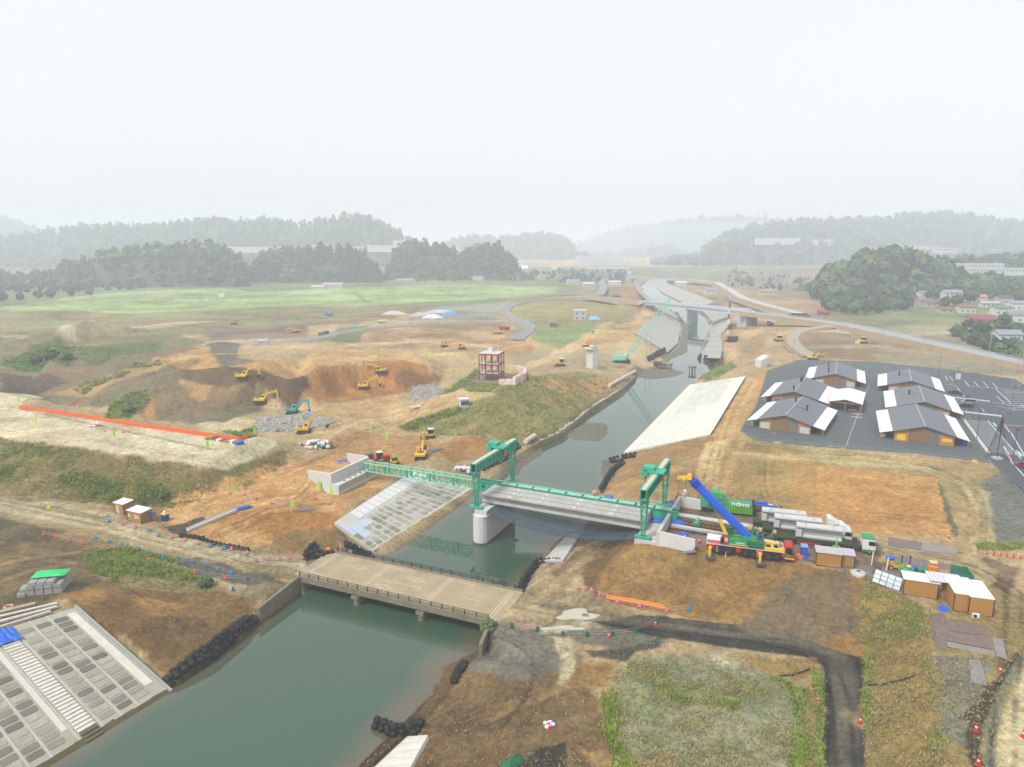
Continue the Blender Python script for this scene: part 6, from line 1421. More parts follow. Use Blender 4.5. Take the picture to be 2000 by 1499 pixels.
# ---------------------------------------------------------------- excavators and other machines
def excavator(label, px, py, deg, paint, boom=(48, -14, -82), longarm=1.0, bucket=None, dist=200, scale=1.0, group='excavators at work'):
    o = thing('excavator', label, 'excavator', G(px, py), math.radians(deg), group); o.scale = (scale,) * 3
    pm = mat(paint, .5, .1, 1.2, dirt=.15, dist=dist * .5); bk = pm if bucket is None else mat(bucket, .5, .1, 1.2, dist=dist * .5)
    for y in (-1.2, 1.2):
        tr = MB().side([(-2.0,.25),(-1.75,.0),(1.75,.0),(2.0,.25),(2.0,.6),(1.75,.85),(-1.75,.85),(-2.0,.6)], y - .3, y + .3).build('crawler_track', BLACKM, o)
        MB().bx(-1.5, 1.5, y - .32, y + .32, .3, .6).build('track_frame', mat((92,80,64), .8, .1, 2), tr)
    MB().tube((0, 0, .6), (0, 0, 1.05), .8, 10).build('slew_ring', BLACKM, o)
    h = MB().side([(-2.3,1.15),(1.4,1.05),(1.4,1.75),(.2,1.95),(-2.1,2.1),(-2.45,1.7)], -1.35, 1.35).build('house', pm, o, bevel=.08)
    MB().bx(-1.7, -.5, -.9, .9, 2.0, 2.2).build('engine_hood', mat((96,96,100), .6, .1, 1), h)
    cb = MB().side([(.1,1.1),(1.55,1.1),(1.6,1.9),(1.25,2.9),(.1,2.95)], .35, 1.32).build('cab', pm, o, bevel=.04)
    MB().side([(.25,1.8),(1.45,1.8),(1.2,2.75),(.25,2.8)], .32, 1.35).build('cab_window', GLASS, cb); MB().slab([(1.6,.45,1.6),(1.6,1.22,1.6),(1.3,1.2,2.8),(1.3,.45,2.8)], .02).build('windscreen', GLASS, cb)
    a0, a1, a2 = [math.radians(a) for a in boom]
    b0 = Vector((.9, -.1, 1.6)); b1 = b0 + Vector((math.cos(a0 + .15), 0, math.sin(a0 + .15))) * 2.6 * longarm; b2 = b1 + Vector((math.cos(a0 - .55 + 0 * a1), 0, math.sin(a0 - .55))) * 3.4 * longarm
    m = MB().beam(b0, b1 + (b1 - b0).normalized() * .2, .5, .65); m.beam(b1, b2, .45, .55); bo = m.build('boom', pm, o)
    e = b2 + Vector((math.cos(a2), 0, math.sin(a2))) * 3.2 * longarm; s_ = b2 - Vector((math.cos(a2), 0, math.sin(a2))) * .7
    MB().beam(s_, e, .38, .42).build('arm', pm, o)
    MB().tube(b0 + Vector((.9, 0, -.1)), b1 + Vector((.2, 0, -.35)), .12, 6).build('boom_cylinder', STEEL, bo); MB().tube(b1 + Vector((.3, 0, .5)), s_, .11, 6).build('arm_cylinder', STEEL, bo)
    MB().side([(e.x - .2, e.z + .2), (e.x + .35, e.z - .1), (e.x + .1, e.z - .95), (e.x - .65, e.z - 1.0), (e.x - .9, e.z - .6)], -.55, .45).build('bucket', bk if bucket else BLACKM, o)
    return o
Y1 = (255,204,50)
excavator('yellow excavator on the upper ledge of the dark cut, leftmost in the pit', 474, 741, 8, Y1, dist=250)
excavator('yellow excavator below the dark cut beside the stone heap', 510, 788, 6, Y1, (44, 0, -84), dist=230)
excavator('turquoise excavator with blue bucket in front of the rubble heap', 571, 808, 4, (44,178,176), (46, 0, -86), bucket=(60,110,200), dist=220)
excavator('yellow long reach excavator beside the heap of sacks', 594, 846, 10, (250,190,40), (56, 0, -84), 1.4, dist=200)
excavator('yellow excavator digging at the foot of the orange face', 711, 760, 12, Y1, (50, 0, -68), dist=250)
excavator('pale yellow excavator facing left on top of the orange face', 744, 729, 178, (236,190,84), (36, 0, -98), dist=270)
excavator('yellow excavator seen from behind beside the long grey plate', 823, 896, 88, (250,186,30), (52, 0, -80), dist=180)
excavator('orange excavator far off on the brown terrace near the rice field', 457, 634, 10, (236,130,60), (34, 0, -84), dist=480)
excavator('orange yellow excavator with arm raised beyond the red building', 868, 678, 14, (244,170,60), (24, 0, -70), 1.1, dist=380)
excavator('low yellow excavator behind the one with raised arm beyond the red building', 902, 682, 182, (244,180,70), (10, 0, -60), dist=380)
excavator('yellow excavator with steep boom behind the lone white pier', 1146, 678, 55, (250,176,40), (66, 0, 40), dist=380)
excavator('orange excavator under the end of the far bridge', 1286, 617, 170, (226,130,60), (30, 0, -60), dist=520)
excavator('yellow excavator behind the rearmost market hall on the river side', 1588, 704, 20, (240,190,80), (20, 0, -70), dist=340)
excavator('small yellow excavator near the far left road', 577, 650, 160, (240,190,80), (20, 0, -70), dist=430)
def dozer(label, px, py, deg, paint, dist=200, s=1.0):
    o = thing('bulldozer', label, 'bulldozer', G(px, py), math.radians(deg), 'bulldozers'); o.scale = (s,) * 3; pm = mat(paint, .5, .1, 1.2, dirt=.15, dist=dist * .5)
    for y in (-1.0, 1.0): MB().side([(-1.7,.3),(-1.5,0),(1.5,0),(1.7,.3),(1.6,.8),(-1.6,.9)], y - .28, y + .28).build('crawler_track', BLACKM, o)
    MB().side([(-1.5,.8),(2.0,.8),(2.0,1.6),(.3,1.75),(-1.5,1.6)], -.7, .7).build('hood', pm, o)
    c = MB().bx(-1.3, .2, -.75, .75, 1.6, 2.8).build('cab', BLACKM, o); MB().bx(-1.4, .3, -.85, .85, 2.8, 2.92).build('cab_roof', WHITE, c); MB().bx(-1.2, .22, -.77, .77, 1.9, 2.6).build('cab_window', GLASS, c)
    MB().side([(2.5,.0),(2.75,.0),(2.6,1.15),(2.35,1.15)], -1.5, 1.5).build('blade', pm, o)
    for y in (-.9, .9): MB().beam((.5, y, .5), (2.5, y, .5), .18).build('push_arm', pm, o)
    return o
dozer('yellow bulldozer with white cab roof below the grassy spur', 838, 856, 180, (226,172,80), 190)
dozer('yellow bulldozer on the flat ground left of the lone white pier', 1094, 715, 185, (232,180,80), 330, 1.2)
dozer('yellow bulldozer near the red white piling rig', 1521, 667, 100, (232,180,80), 420, 1.2)
dozer('pale yellow bulldozer on the grey field behind the market halls', 1684, 671, 190, (230,205,120), 380, 1.2)
ld = thing('wheel_loader', 'red wheel loader with white cab roof behind the launching girder nose', 'wheel loader', G(746, 902), math.radians(215))
RL = mat((232,60,48), .5, .1, 1.2, dist=100)
MB().bx(-2.0, .4, -.85, .85, .9, 1.75).build('hood', RL, ld); lc_ = MB().bx(.0, 1.3, -.75, .75, 1.0, 2.7).build('cab', BLACKM, ld); MB().bx(-.1, 1.4, -.85, .85, 2.7, 2.85).build('cab_roof', WHITE, lc_)
for x in (-1.3, 1.7):
    for y in (-.9, .9): wheel(ld, x, y, .6, .45, hub=RL)
MB().beam((1.3, 0, 1.3), (2.8, 0, .7), .5, .4).build('lift_arm', RL, ld); MB().side([(2.7,.2),(3.6,.15),(3.0,1.1)], -1.1, 1.1).build('bucket', RL, ld)
yr = thing('road_roller', 'small yellow roller right of the red wheel loader', 'roller', G(770, 907), math.radians(200))
MB().bx(-1.0, 1.0, -.55, .55, .5, 1.15).build('body', YEL, yr); MB().bx(-.9, .6, -.6, .6, 1.15, 1.6).build('canopy', BLACKM, yr)
for x in (-.9, .9): MB().tube((x, -.55, .4), (x, .55, .4), .42, 12).build('drum', BLACKM, yr)
gen = thing('generator', 'dark grey generator beside the far end of the left abutment', 'generator', G(722, 897), math.radians(30)); MB().bx(-1, 1, -.6, .6, .1, 1.4).build('case', mat((90,92,92), .6, .1, 1), gen); MB().bx(-1.05, 1.05, -.65, .65, 0, .12).build('skid', BLACKM, gen)
# small trucks seen from afar
def dump(label, px, py, deg, paint, dist, s=1.0):
    o = thing('dump_truck', label, 'truck', G(px, py), math.radians(deg), 'small trucks on the site'); o.scale = (s,) * 3; pm = mat(paint, .5, .08, 1, dist=dist * .4)
    MB().bx(-3.2, 3.0, -.45, .45, .6, .95).build('frame', BLACKM, o); c = MB().side([(1.5,.7),(3.1,.7),(3.1,1.7),(2.9,2.6),(1.5,2.6)], -1.1, 1.1).build('cab', pm, o); MB().slab([(3.12,-1,1.65),(3.12,1,1.65),(2.95,.95,2.45),(2.95,-.95,2.45)], .03).build('windscreen', GLASS, c)
    MB().side([(-3.3,1.0),(1.3,1.0),(1.3,2.1),(-3.4,2.0)], -1.15, 1.15).build('tipper_bed', pm, o)
    for x in (-2.3, -1.1, 2.2):
        for y in (-.95, .95): wheel(o, x, y, .48, .35)
    return o
for a in (('red dump truck far off beyond the green patch, farther left', 1171, 578, 170, (210,50,44), 650, 1.3), ('second red dump truck far off, right of the other', 1203, 581, 175, (206,48,42), 640, 1.5), ('dump truck with brush load on the far left road', 632, 656, 60, (110,110,104), 430, 1.1), ('violet blue truck beside the piling rig field', 1504, 636, 90, (70,70,180), 480, 1.1),
          ('white small truck on the far left road by the junction', 515, 670, 5, (225,228,228), 380, .9), ('white small truck on the far left road near the green fence', 747, 631, 5, (225,228,228), 480, 1.0), ('red and yellow truck parked beyond the red building', 985, 645, 200, (206,70,50), 420, 1.1), ('yellow truck parked in front of the red and yellow one', 972, 653, 200, (230,190,80), 410, 1.0), ('red white truck at the far right road junction', 1608, 616, 170, (190,60,60), 500, 1.4), ('blue small truck on the brown terrace', 642, 617, 170, (80,130,200), 520, 1.0)):
    dump(*a)
# --- lattice crawler crane on the far bank
lcr = thing('lattice_crane', 'mint green crawler crane with long lattice boom beside the far river bank', 'lattice crane', G(1216, 708), math.radians(-6)); lcr.scale = (1.15,) * 3
MG = mat((150,220,198), .5, .08, 1, dist=200)
for y in (-1.9, 1.9): MB().bx(-3.2, 3.2, y - .45, y + .45, 0, 1.0).build('crawler_track', BLACKM, lcr)
MB().bx(-4.6, 1.4, -1.6, 1.6, 1.1, 2.9).build('house', MG, lcr); MB().bx(1.0, 2.4, .5, 1.6, 1.2, 3.0).build('cab', MG, lcr); MB().bx(2.35, 2.45, .6, 1.5, 1.9, 2.8).build('cab_window', GLASS, lcr)
gt = MB()
for y in (-1, 1): gt.beam((-4, y, 2.9), (-3.8, y * .5, 7.2), .25); gt.beam((0, y, 2.9), (-3.8, y * .5, 7.2), .22)
gt.build('gantry_mast', MG, lcr)
tip = Vector((19.3, 0, 28.0)); foot = Vector((1.6, 0, 2.0)); dv = tip - foot; nseg = 22
lt = MB(); perp = Vector((-dv.z, 0, dv.x)).normalized()
def cs(f): w = 1.05 * min(1, .25 + f * 7, .3 + (1 - f) * 5); c_ = foot + dv * f; return [c_ + perp * (a * w) + Vector((0, b * w, 0)) for a, b in ((-1, -1), (-1, 1), (1, 1), (1, -1))]
for i in range(nseg):
    A_, B_ = cs(i / nseg), cs((i + 1) / nseg)
    for k in range(4): lt.beam(A_[k], B_[k], .17); lt.beam(A_[k], B_[(k + 1) % 4], .09); lt.beam(B_[k], B_[(k + 1) % 4], .08)
lt.build('lattice_boom', MG, lcr, stuff=True)
MB().tube(Vector((-3.8, 0, 7.2)), tip, .06, 4).build('stay_rope', STEEL, lcr)
# --- piling rig
rg = thing('piling_rig', 'red and white striped piling rig mast above a dark crawler base', 'piling rig', G(1428, 668), math.radians(200)); rg.scale = (1.1,) * 3
for y in (-1.5, 1.5): MB().bx(-2.6, 2.6, y - .4, y + .4, 0, .9).build('crawler_track', BLACKM, rg)
MB().bx(-3.2, 1.6, -1.4, 1.4, 1, 2.8).build('house', mat((70,72,76), .6, .1, 1), rg)
for k in range(7): MB().bx(1.9, 2.55, -.32, .32, .8 + k * 2.75, 3.55 + k * 2.75).build('mast_section', RED if k % 2 == 0 else WHITE, rg)
MB().bx(1.7, 2.8, -.5, .5, 20.05, 21.0).build('mast_head', mat((120,150,200), .5, .1, 1), rg)

# ---------------------------------------------------------------- structures in the middle distance
# red steel frame of a gutted three-storey building
q0, q1, q2 = WP(935, 744, 3.9), WP(975, 748, 3.9), WP(990, 727, 3.9)
rb = thing('steel_frame_building', 'gutted three storey building of bare red steel columns with pale roof', 'building', G(936, 745), math.radians(-14))
RS = mat((150,34,38), .7, .12, 1.2, dist=140); bw, bd = 8.6, 8.6; BH = 11.8
for x in (0, bw / 3, 2 * bw / 3, bw):
    for y in (0, bd / 2, bd):
        if x in (0, bw) or y in (0, bd): MB().bx(x - .18, x + .18, y - .18, y + .18, -.4, BH).build('column', RS, rb)
for z in (3.4, 7.4, BH):
    for y in (0, bd / 2, bd): MB().bx(-.2, bw + .2, y - .15, y + .15, z - .5, z).build('beam', RS, rb)
    for x in (0, bw): MB().bx(x - .15, x + .15, -.2, bd + .2, z - .52, z + .02).build('beam', RS, rb)
    MB().bx(.1, bw - .1, .1, bd - .1, z + .0, z + .16).build('floor_slab', mat((214,210,210), .8, .15, 1, dist=200), rb)
hg = MB()
for k in range(26): x, y, z = R.uniform(.4, bw - .4), R.uniform(.4, bd - .4), R.choice((3.4, 7.4, 11.3)); hg.tube((x, y, z - .5), (x + R.uniform(-.3, .3), y, z - R.uniform(1.2, 2.2)), .06, 4)
hg.build('hanging_pipe', mat((190,170,166), .7, .2, 1, dist=200), rb, stuff=True)
for k in range(7): MB().bx(bw + .2 + k * .38, bw + .6 + k * .38, 2.0, 3.4, 3.3 - k * .45, 3.42 - k * .45).build('stair_tread', RS, rb)
MB().beam((bw + .2, 2.0, 3.4), (bw + 3.0, 2.0, .2), .12, .25).build('stair_stringer', RS, rb); MB().beam((bw + .2, 3.4, 3.4), (bw + 3.0, 3.4, .2), .12, .25).build('stair_stringer', RS, rb)
MB().bx(2.2, 4.4, 5.5, 7.5, BH + .16, BH + 1.7).build('roof_box', mat((226,222,222), .7, .06, 1, dist=200), rb)
an = MB().tube((6.5, 7.2, BH + .1), (6.5, 7.2, BH + 5.5), .07, 5).build('antenna', WHITE, rb); MB().tube((6.5, 7.2, BH + 5.4), (6.5, 7.2, BH + 6.0), .22, 6).build('beacon', WHITE, an)
tag(MB().prism([W(*p, 3.7) for p in ((918,748),(985,752),(1000,738),(935,735))], 3.2, 4.05).build('ruin_slab', CONC_O), 'old concrete floor slab under the red steel frame', 'slab')
# lone pier
lp = thing('bridge_pier', 'lone white concrete pier with hammer head on bare soil', 'bridge pier', G(1156, 719), math.radians(28)); hgt = 9.6
MB().bx(-1.4, 1.4, -2.6, 2.6, -.5, hgt).build('shaft', CONC_N, lp); MB().side([(-1.4,hgt-1.0),(1.4,hgt-1.0),(1.4,hgt),(-3.0,hgt),(-3.0,hgt-.6)], -2.7, 2.7).build('cap', CONC_N, lp); MB().bx(-.6, .6, -1.8, 1.8, hgt, hgt + .8).build('bearing_block', CONC_N, lp); MB().bx(-1.42, 1.42, -2.62, 2.62, hgt * .5, hgt * .5 + .08).build('joint', mat((150,150,150), .8, .1, 1), lp)
ab3 = thing('bridge_abutment', 'stepped white concrete abutment behind the market on the right bank', 'abutment', G(1480, 718), math.radians(20)); MB().side([(0,0),(3.2,0),(3.2,2.2),(4.6,2.8),(4.6,5.2),(3.2,5.0),(1.8,4.2),(0,3.4)], -2, 2).build('wall', CONC_N, ab3); MB().bx(4.6, 12, -.4, .4, .3, 1.2).build('beam', CONC_N, ab3)
# far road bridge and roads
def ribbon(name, label, pts, width, m, skirt=2.5, sk_w=3.0, rails=False, thick=.3, lines=True):
    P = [WP(*p) for p in pts]; Q = []
    for a, b in zip(P, P[1:]):
        n = max(1, int((b - a).length / 8))
        Q += [a + (b - a) * k / n for k in range(n)]
    Q.append(P[-1])
    for _ in range(4): Q = [Q[0]] + [(Q[i - 1] + Q[i] * 2 + Q[i + 1]) / 4 for i in range(1, len(Q) - 1)] + [Q[-1]]
    N = []
    for i in range(len(Q)):
        d_ = (Q[min(i + 1, len(Q) - 1)] - Q[max(i - 1, 0)]); N.append(Vector((-d_.y, d_.x, 0)).normalized())
    def band(o0, o1, z0, z1, mm, nm, kind=None):
        vs = []
        for q, n in zip(Q, N): vs += [q + n * o0 + Vector((0, 0, z0)), q + n * o1 + Vector((0, 0, z1))]
        return MB().add(vs, [(2 * i, 2 * i + 1, 2 * i + 3, 2 * i + 2) for i in range(len(Q) - 1)])
    h = width / 2
    o = band(-h, h, .0, .0, m, name).build(name, m); tag(o, label, kind='structure')
    SK = mat((158,134,104), .95, .2, .15, dist=200)
    if skirt:
        for s_ in (-1, 1): band(s_ * h, s_ * (h + sk_w), -.01, -skirt, SK, 'verge').build('verge', SK, o)
    if lines:
        lm = mat((206,206,204), .8, .1, 1, dist=250)
        for s_ in (-1, 1): band(s_ * (h - .45), s_ * (h - .2), .02, .02, lm, 'edge_line').build('edge_line', lm, o)
    if rails:
        rm = mat((200,204,204), .5, .05, 1, dist=250)
        for s_ in (-1, 1):
            g = MB()
            for i in range(len(Q) - 1): g.beam(Q[i] + N[i] * s_ * h + Vector((0, 0, .55)), Q[i + 1] + N[i + 1] * s_ * h + Vector((0, 0, .55)), .1, .28)
            g.build('guard_rail', rm, o)
    return o, Q, N
FAS = mat((150,152,156), .9, .1, .3, dist=350); PALEC = mat((200,198,192), .9, .08, .3, dist=400)
ribbon('far_road', 'grey asphalt road curving past the earthworks with white guard rails', [(395,673,7.0),(470,673,7.0),(560,671,7.0),(612,665,6.8),(650,652,6.6),(720,641,6.6),(830,633,6.6),(955,627,6.2),(1010,630,5.8)], 8.0, FAS, 1.2, 2.5, True)
ribbon('far_road', 'road looping round the green field towards the far bridge', [(1268,590,14.4),(1215,585,12),(1160,579,9.5),(1080,582,7.6),(1015,590,7),(988,601,6.6),(985,612,6.4),(1005,624,6.2),(1040,640,5.8),(1010,664,5.4)], 6.5, FAS, 3, 6, True)
ribbon('far_road', 'new raised road running from the far bridge to the right edge', [(1450,608,14.2),(1520,616,12.8),(1580,624,12),(1640,632,11.4),(1750,655,10.9),(1870,681,10.6),(2000,708,10.4),(2240,760,10.2)], 10.5, mat((172,174,178), .9, .08, .3, dist=350), 2.4, 4, True)
ribbon('far_road', 'pale haul road bending down to the yard beyond the market halls', [(1640,634,11.2),(1570,642,9.6),(1545,655,9),(1552,676,8.8),(1585,696,8.6)], 6.5, mat((176,166,150), .9, .1, .3, dist=350), 1.0, 2, False, lines=False)
ribbon('far_road', 'pale new road climbing the far right valley side', [(1345,546,8),(1400,552,9.5),(1425,566,10),(1450,582,11),(1500,597,12),(1560,612,12)], 9, PALEC, 3, 6, True)
ribbon('far_road', 'distant pale road in the middle of the valley', [(1170,577,9),(1180,562,7),(1175,550,6.5),(1195,540,6.5)], 9, FAS, 0, 0, False)
ribbon('farm_lane', 'thin lane crossing the green rice field', [(430,600,5.4),(520,578,5.2),(560,572,5.0)], 4, mat((150,160,140), .9, .1, .3, dist=600), 0, 0, False, lines=False)
fb = thing('far_bridge', 'long pale concrete road bridge over the far river on a single pier', 'bridge', (0, 0, 0))
A0, A1 = WP(1266, 589, 14.5), WP(1456, 608, 14.2); dd = (A1 - A0).normalized(); nn = Vector((-dd.y, dd.x, 0)); BC = mat((198,202,206), .8, .06, .3, dist=420)
def orient(m_, a, b, w, z0, z1, nm, mm): m_.add([a - nn*w + Vector((0,0,z0)), a + nn*w + Vector((0,0,z0)), b + nn*w + Vector((0,0,z0)), b - nn*w + Vector((0,0,z0)), a - nn*w + Vector((0,0,z1)), a + nn*w + Vector((0,0,z1)), b + nn*w + Vector((0,0,z1)), b - nn*w + Vector((0,0,z1))], [(3,2,1,0),(4,5,6,7),(0,1,5,4),(1,2,6,5),(2,3,7,6),(3,0,4,7)]); return m_.build(nm, mm, fb)
orient(MB(), A0, A1, 5.4, -2.6, -.5, 'girder', BC); orient(MB(), A0, A1, 6.0, -.5, .1, 'deck', mat((180,184,190), .8, .06, .3, dist=420))
for s_ in (-1, 1): orient(MB(), A0 + nn * s_ * 5.8, A1 + nn * s_ * 5.8, .25, .1, 1.1, 'parapet', BC)
pc = Vector((*W(1352, 631, 0), 0)); MB().prism([(pc.x + dd.x*a + nn.x*b, pc.y + dd.y*a + nn.y*b) for a, b in ((-2,-4),(2,-4),(2,4),(-2,4))], -2, 11.9).build('pier', BC, fb); MB().prism([(pc.x + dd.x*a + nn.x*b, pc.y + dd.y*a + nn.y*b) for a, b in ((-2.4,-5.4),(2.4,-5.4),(2.4,5.4),(-2.4,5.4))], 9.9, 11.9).build('pier_cap', BC, fb)
for e, s_ in ((A0, 1), (A1, -1)): MB().prism([(e.x - dd.x*a*s_ + nn.x*b, e.y - dd.y*a*s_ + nn.y*b) for a, b in ((-2,-6),(6,-6),(6,6),(-2,6))], 2, 13.9).build('abutment', BC, fb)
# piles of the temporary trestle in the water
for k, (px, py) in enumerate(((1283,718),(1292,722),(1306,722),(1352,727))):
    t_ = thing('trestle_pier', ['rusty trestle pier in the shallows nearest the left bank', 'second rusty trestle pier in the shallows', 'old concrete trestle pier standing in mid river', 'old concrete trestle pier near the right bank'][k], 'trestle pier', WP(px, py, 0), .4, 'old trestle piers in the river')
    mm = RUST if k < 2 else CONC_O
    for x in (-.9, .9):
        for y in (-.9, .9): MB().tube((x, y, -2), (x, y, 2.6), .3, 6).build('pile', mm, t_)
    MB().bx(-1.5, 1.5, -1.4, 1.4, 2.2, 2.9).build('cap', mm, t_)
# ---------------------------------------------------------------- hills, woods, houses
def leaf_mat(name, c0, c1, dist):
    m = bpy.data.materials.new(name); m.use_nodes = True; t = m.node_tree; b = t.nodes['Principled BSDF']; b.inputs['Roughness'].default_value = .9; b.inputs['Specular IOR Level'].default_value = .1
    tc = t.nodes.new("ShaderNodeNewGeometry"); n = t.nodes.new("ShaderNodeTexNoise"); n.inputs['Scale'].default_value = .11 if dist > 300 else .6; n.inputs['Detail'].default_value = 8; n.inputs['Roughness'].default_value = .8
    t.links.new(tc.outputs['Position'], n.inputs['Vector']); cr = t.nodes.new("ShaderNodeValToRGB")
    cr.color_ramp.elements[0].position = .36; cr.color_ramp.elements[0].color = (*c0, 1); cr.color_ramp.elements[1].position = .66; cr.color_ramp.elements[1].color = (*c1, 1)
    t.links.new(n.outputs[0], cr.inputs[0]); t.links.new(cr.outputs[0], b.inputs['Base Color'])
    return m
LEAF = leaf_mat('leaf_dark', (.014,.028,.018), (.075,.112,.046), 600); LEAF2 = leaf_mat('leaf_light', (.03,.06,.018), (.14,.19,.06), 600)
GRASSM = leaf_mat('grass_blades', (.10,.165,.018), (.30,.37,.065), 120); DRYM = leaf_mat('dry_grass', (.22,.19,.08), (.42,.35,.17), 120)
def crown_tmpl(kind, seed, n=34):
    r = np.random.default_rng(seed); V = []; F = []
    for i in range(n):
        if kind == 'fir':
            h = r.random() ** 1.25; rad = .30 * (1 - h) + .03; a = r.random() * 6.283; rr = rad * (.55 + .5 * r.random())
            c = np.array([rr * np.cos(a), rr * np.sin(a), .10 + .9 * h]); s = .10 + .14 * (1 - h)
        else:
            u = r.normal(size=3); u /= np.linalg.norm(u); k = .55 + .45 * r.random() ** .5
            c = np.array([.40 * u[0] * k, .40 * u[1] * k, .60 + .38 * u[2] * k]); s = .17 + .10 * r.random()
        nrm = (c - np.array([0, 0, .5])) + r.normal(size=3) * .25; nrm[2] += .15; nrm /= np.linalg.norm(nrm)
        t1 = np.cross(nrm, r.normal(size=3)); t1 /= np.linalg.norm(t1); t2 = np.cross(nrm, t1); o = len(V); m = 5
        V.append(c + nrm * s * .35)
        for k in range(m): a = 6.283 * k / m; q = s * (.75 + .5 * r.random()); V.append(c + (t1 * np.cos(a) + t2 * np.sin(a)) * q - nrm * s * .2)
        F += [(o, o + 1 + k, o + 1 + (k + 1) % m) for k in range(m)]
    return np.array(V), np.array(F)
TM = [crown_tmpl('broad', 1), crown_tmpl('broad', 2), crown_tmpl('fir', 3, 40), crown_tmpl('fir', 4, 40)]
TML = [crown_tmpl('broad', 5, 16), crown_tmpl('fir', 6, 18)]
def mass(name, label, pts, heights, kinds, m, tm=TM, wide=1.0, kind='stuff'):
    VV = []; FF = []; off = 0
    for (x, y, z), h, k in zip(pts, heights, kinds):
        V, F = tm[k]; a = rng.random() * 6.283; w = h * wide * rng.uniform(.75, 1.15); c, s = math.cos(a), math.sin(a)
        P = np.stack([x + (V[:, 0] * c - V[:, 1] * s) * w, y + (V[:, 0] * s + V[:, 1] * c) * w, z + V[:, 2] * h], 1)
        VV.append(P); FF.append(F + off); off += len(P)
    if not VV: return
    VV = np.concatenate(VV); FF = np.concatenate(FF)
    me = bpy.data.meshes.new(name); me.vertices.add(len(VV)); me.vertices.foreach_set('co', VV.reshape(-1)); me.loops.add(FF.size); me.loops.foreach_set('vertex_index', FF.reshape(-1).astype(np.int32))
    me.polygons.add(len(FF)); me.polygons.foreach_set('loop_start', np.arange(len(FF), dtype=np.int32) * 3); me.update(calc_edges=True); me.materials.append(m)
    o = bpy.data.objects.new(name, me); COL.objects.link(o); return tag(o, label, kind=kind)
HILLM = mat((.04,.058,.034), .95, .3, .03, raw=True)
def hill(name, label, ridge, D, foot, back, wlabel, n, th, fir=.5, light=.15, base=5, spread=1.0, m=None):
    """ridge: skyline points (px, py) at about D metres; the slope runs forward by foot metres and back by back metres"""
    pr_ = np.array(ridge, float); xs = np.linspace(pr_[0, 0], pr_[-1, 0], 60); ys = np.interp(xs, pr_[:, 0], pr_[:, 1])
    S = np.linspace(-1, 1, 17); rows = []
    for px, py in zip(xs, ys):
        a, b, c = ray(px, py); k = D / b; rx, rz_ = a * k, max(CAMZ + c * k - th * .8, base + 1)
        for s in S:
            yy = D + (s * foot if s < 0 else s * back); u = abs(s); f = (1 - u * u) ** 1.3 if s < 0 else (1 - u * u)
            x = rx * (yy / D) if s < 0 else rx
            z = base - 3 + (rz_ - base + 3) * f + (fbm(np.array([x]), np.array([yy]), 60, 3, 5)[0] - .5) * 14 * u * (1 - u) * 2
            rows.append((x, yy, z))
    V = np.array(rows); nn_ = len(S); F = [(i * nn_ + j, (i + 1) * nn_ + j, (i + 1) * nn_ + j + 1, i * nn_ + j + 1) for i in range(len(xs) - 1) for j in range(nn_ - 1)]
    o = MB().add([tuple(v) for v in V], F).build(name, m or HILLM, smooth=True); tag(o, label, kind='structure')
    grid = V.reshape(len(xs), nn_, 3); pts = []; hs_ = []; ks = []; lt = []
    for _ in range(n):
        i = rng.uniform(0, len(xs) - 1.01); j = rng.uniform(0.3, nn_ * .5 + 1.5); i0, j0 = int(i), int(j); fi, fj = i - i0, j - j0
        p = (grid[i0, j0] * (1 - fi) + grid[i0 + 1, j0] * fi) * (1 - fj) + (grid[i0, j0 + 1] * (1 - fi) + grid[i0 + 1, j0 + 1] * fi) * fj
        pts.append(p - np.array([0, 0, 1.0])); hs_.append(th * rng.choice((rng.uniform(.5, .95), rng.uniform(.8, 1.4)))); f = rng.random() < fir
        ks.append(int(rng.integers(2, 4)) if f else int(rng.integers(0, 2))); lt.append((not f) and rng.random() < light * 2)
    lt = np.array(lt); sel = lambda q, k: [q[i] for i in range(len(q)) if lt[i] == k]
    tm = TM if D < 950 else [TML[0], TML[0], TML[1], TML[1]]
    mass(name + '_wood', wlabel, sel(pts, False), sel(hs_, False), sel(ks, False), LEAF, tm, 1.1 if fir < .5 else .95)
    if lt.any(): mass(name + '_wood', wlabel + ', lighter leaved part', sel(pts, True), sel(hs_, True), sel(ks, True), LEAF2, tm, 1.15)
hill('hill', 'faint hill at the far left fading into cloud', [(-500,380),(-150,392),(0,418),(45,433),(95,455),(140,480)], 3000, 400, 300, 'faint wood on the far left hill', 260, 16)
hill('hill', 'long wooded ridge behind the fields on the left', [(-500,500),(-100,470),(0,463),(60,453),(120,444),(200,440),(240,437),(300,439),(390,428),(430,429),(500,426),(540,429),(580,439),(620,430),(670,420),(700,418),(740,430),(780,456),(820,475),(860,490)], 2100, 380, 260, 'conifer wood on the long left ridge', 1900, 20, .6)
hill('hill', 'low wooded knoll in front of the left ridge', [(-400,540),(-100,545),(60,535),(120,520),(200,492),(300,478),(420,476),(452,486),(470,515),(485,556)], 1060, 120, 120, 'dense wood on the low left knoll', 620, 15, .5)
hill('hill', 'tree covered rise beyond the rice field', [(490,520),(510,492),(560,488),(640,482),(700,484),(722,508),(745,540)], 1130, 80, 80, 'dense conifer wood beyond the rice field', 330, 17, .7, base=4)
hill('hill', 'second tree covered rise beyond the rice field', [(755,530),(775,482),(830,472),(872,480),(900,496),(930,484),(982,480),(1000,505),(1015,545)], 1230, 90, 80, 'conifer wood on the second rise', 330, 18, .7, base=4)
hill('hill', 'hazy round hill in the middle distance', [(830,490),(880,470),(930,457),(975,466),(1010,460),(1040,456),(1080,456),(1110,470),(1135,498),(1150,530)], 3000, 340, 200, 'hazy wood on the round middle hill', 520, 24, .5)
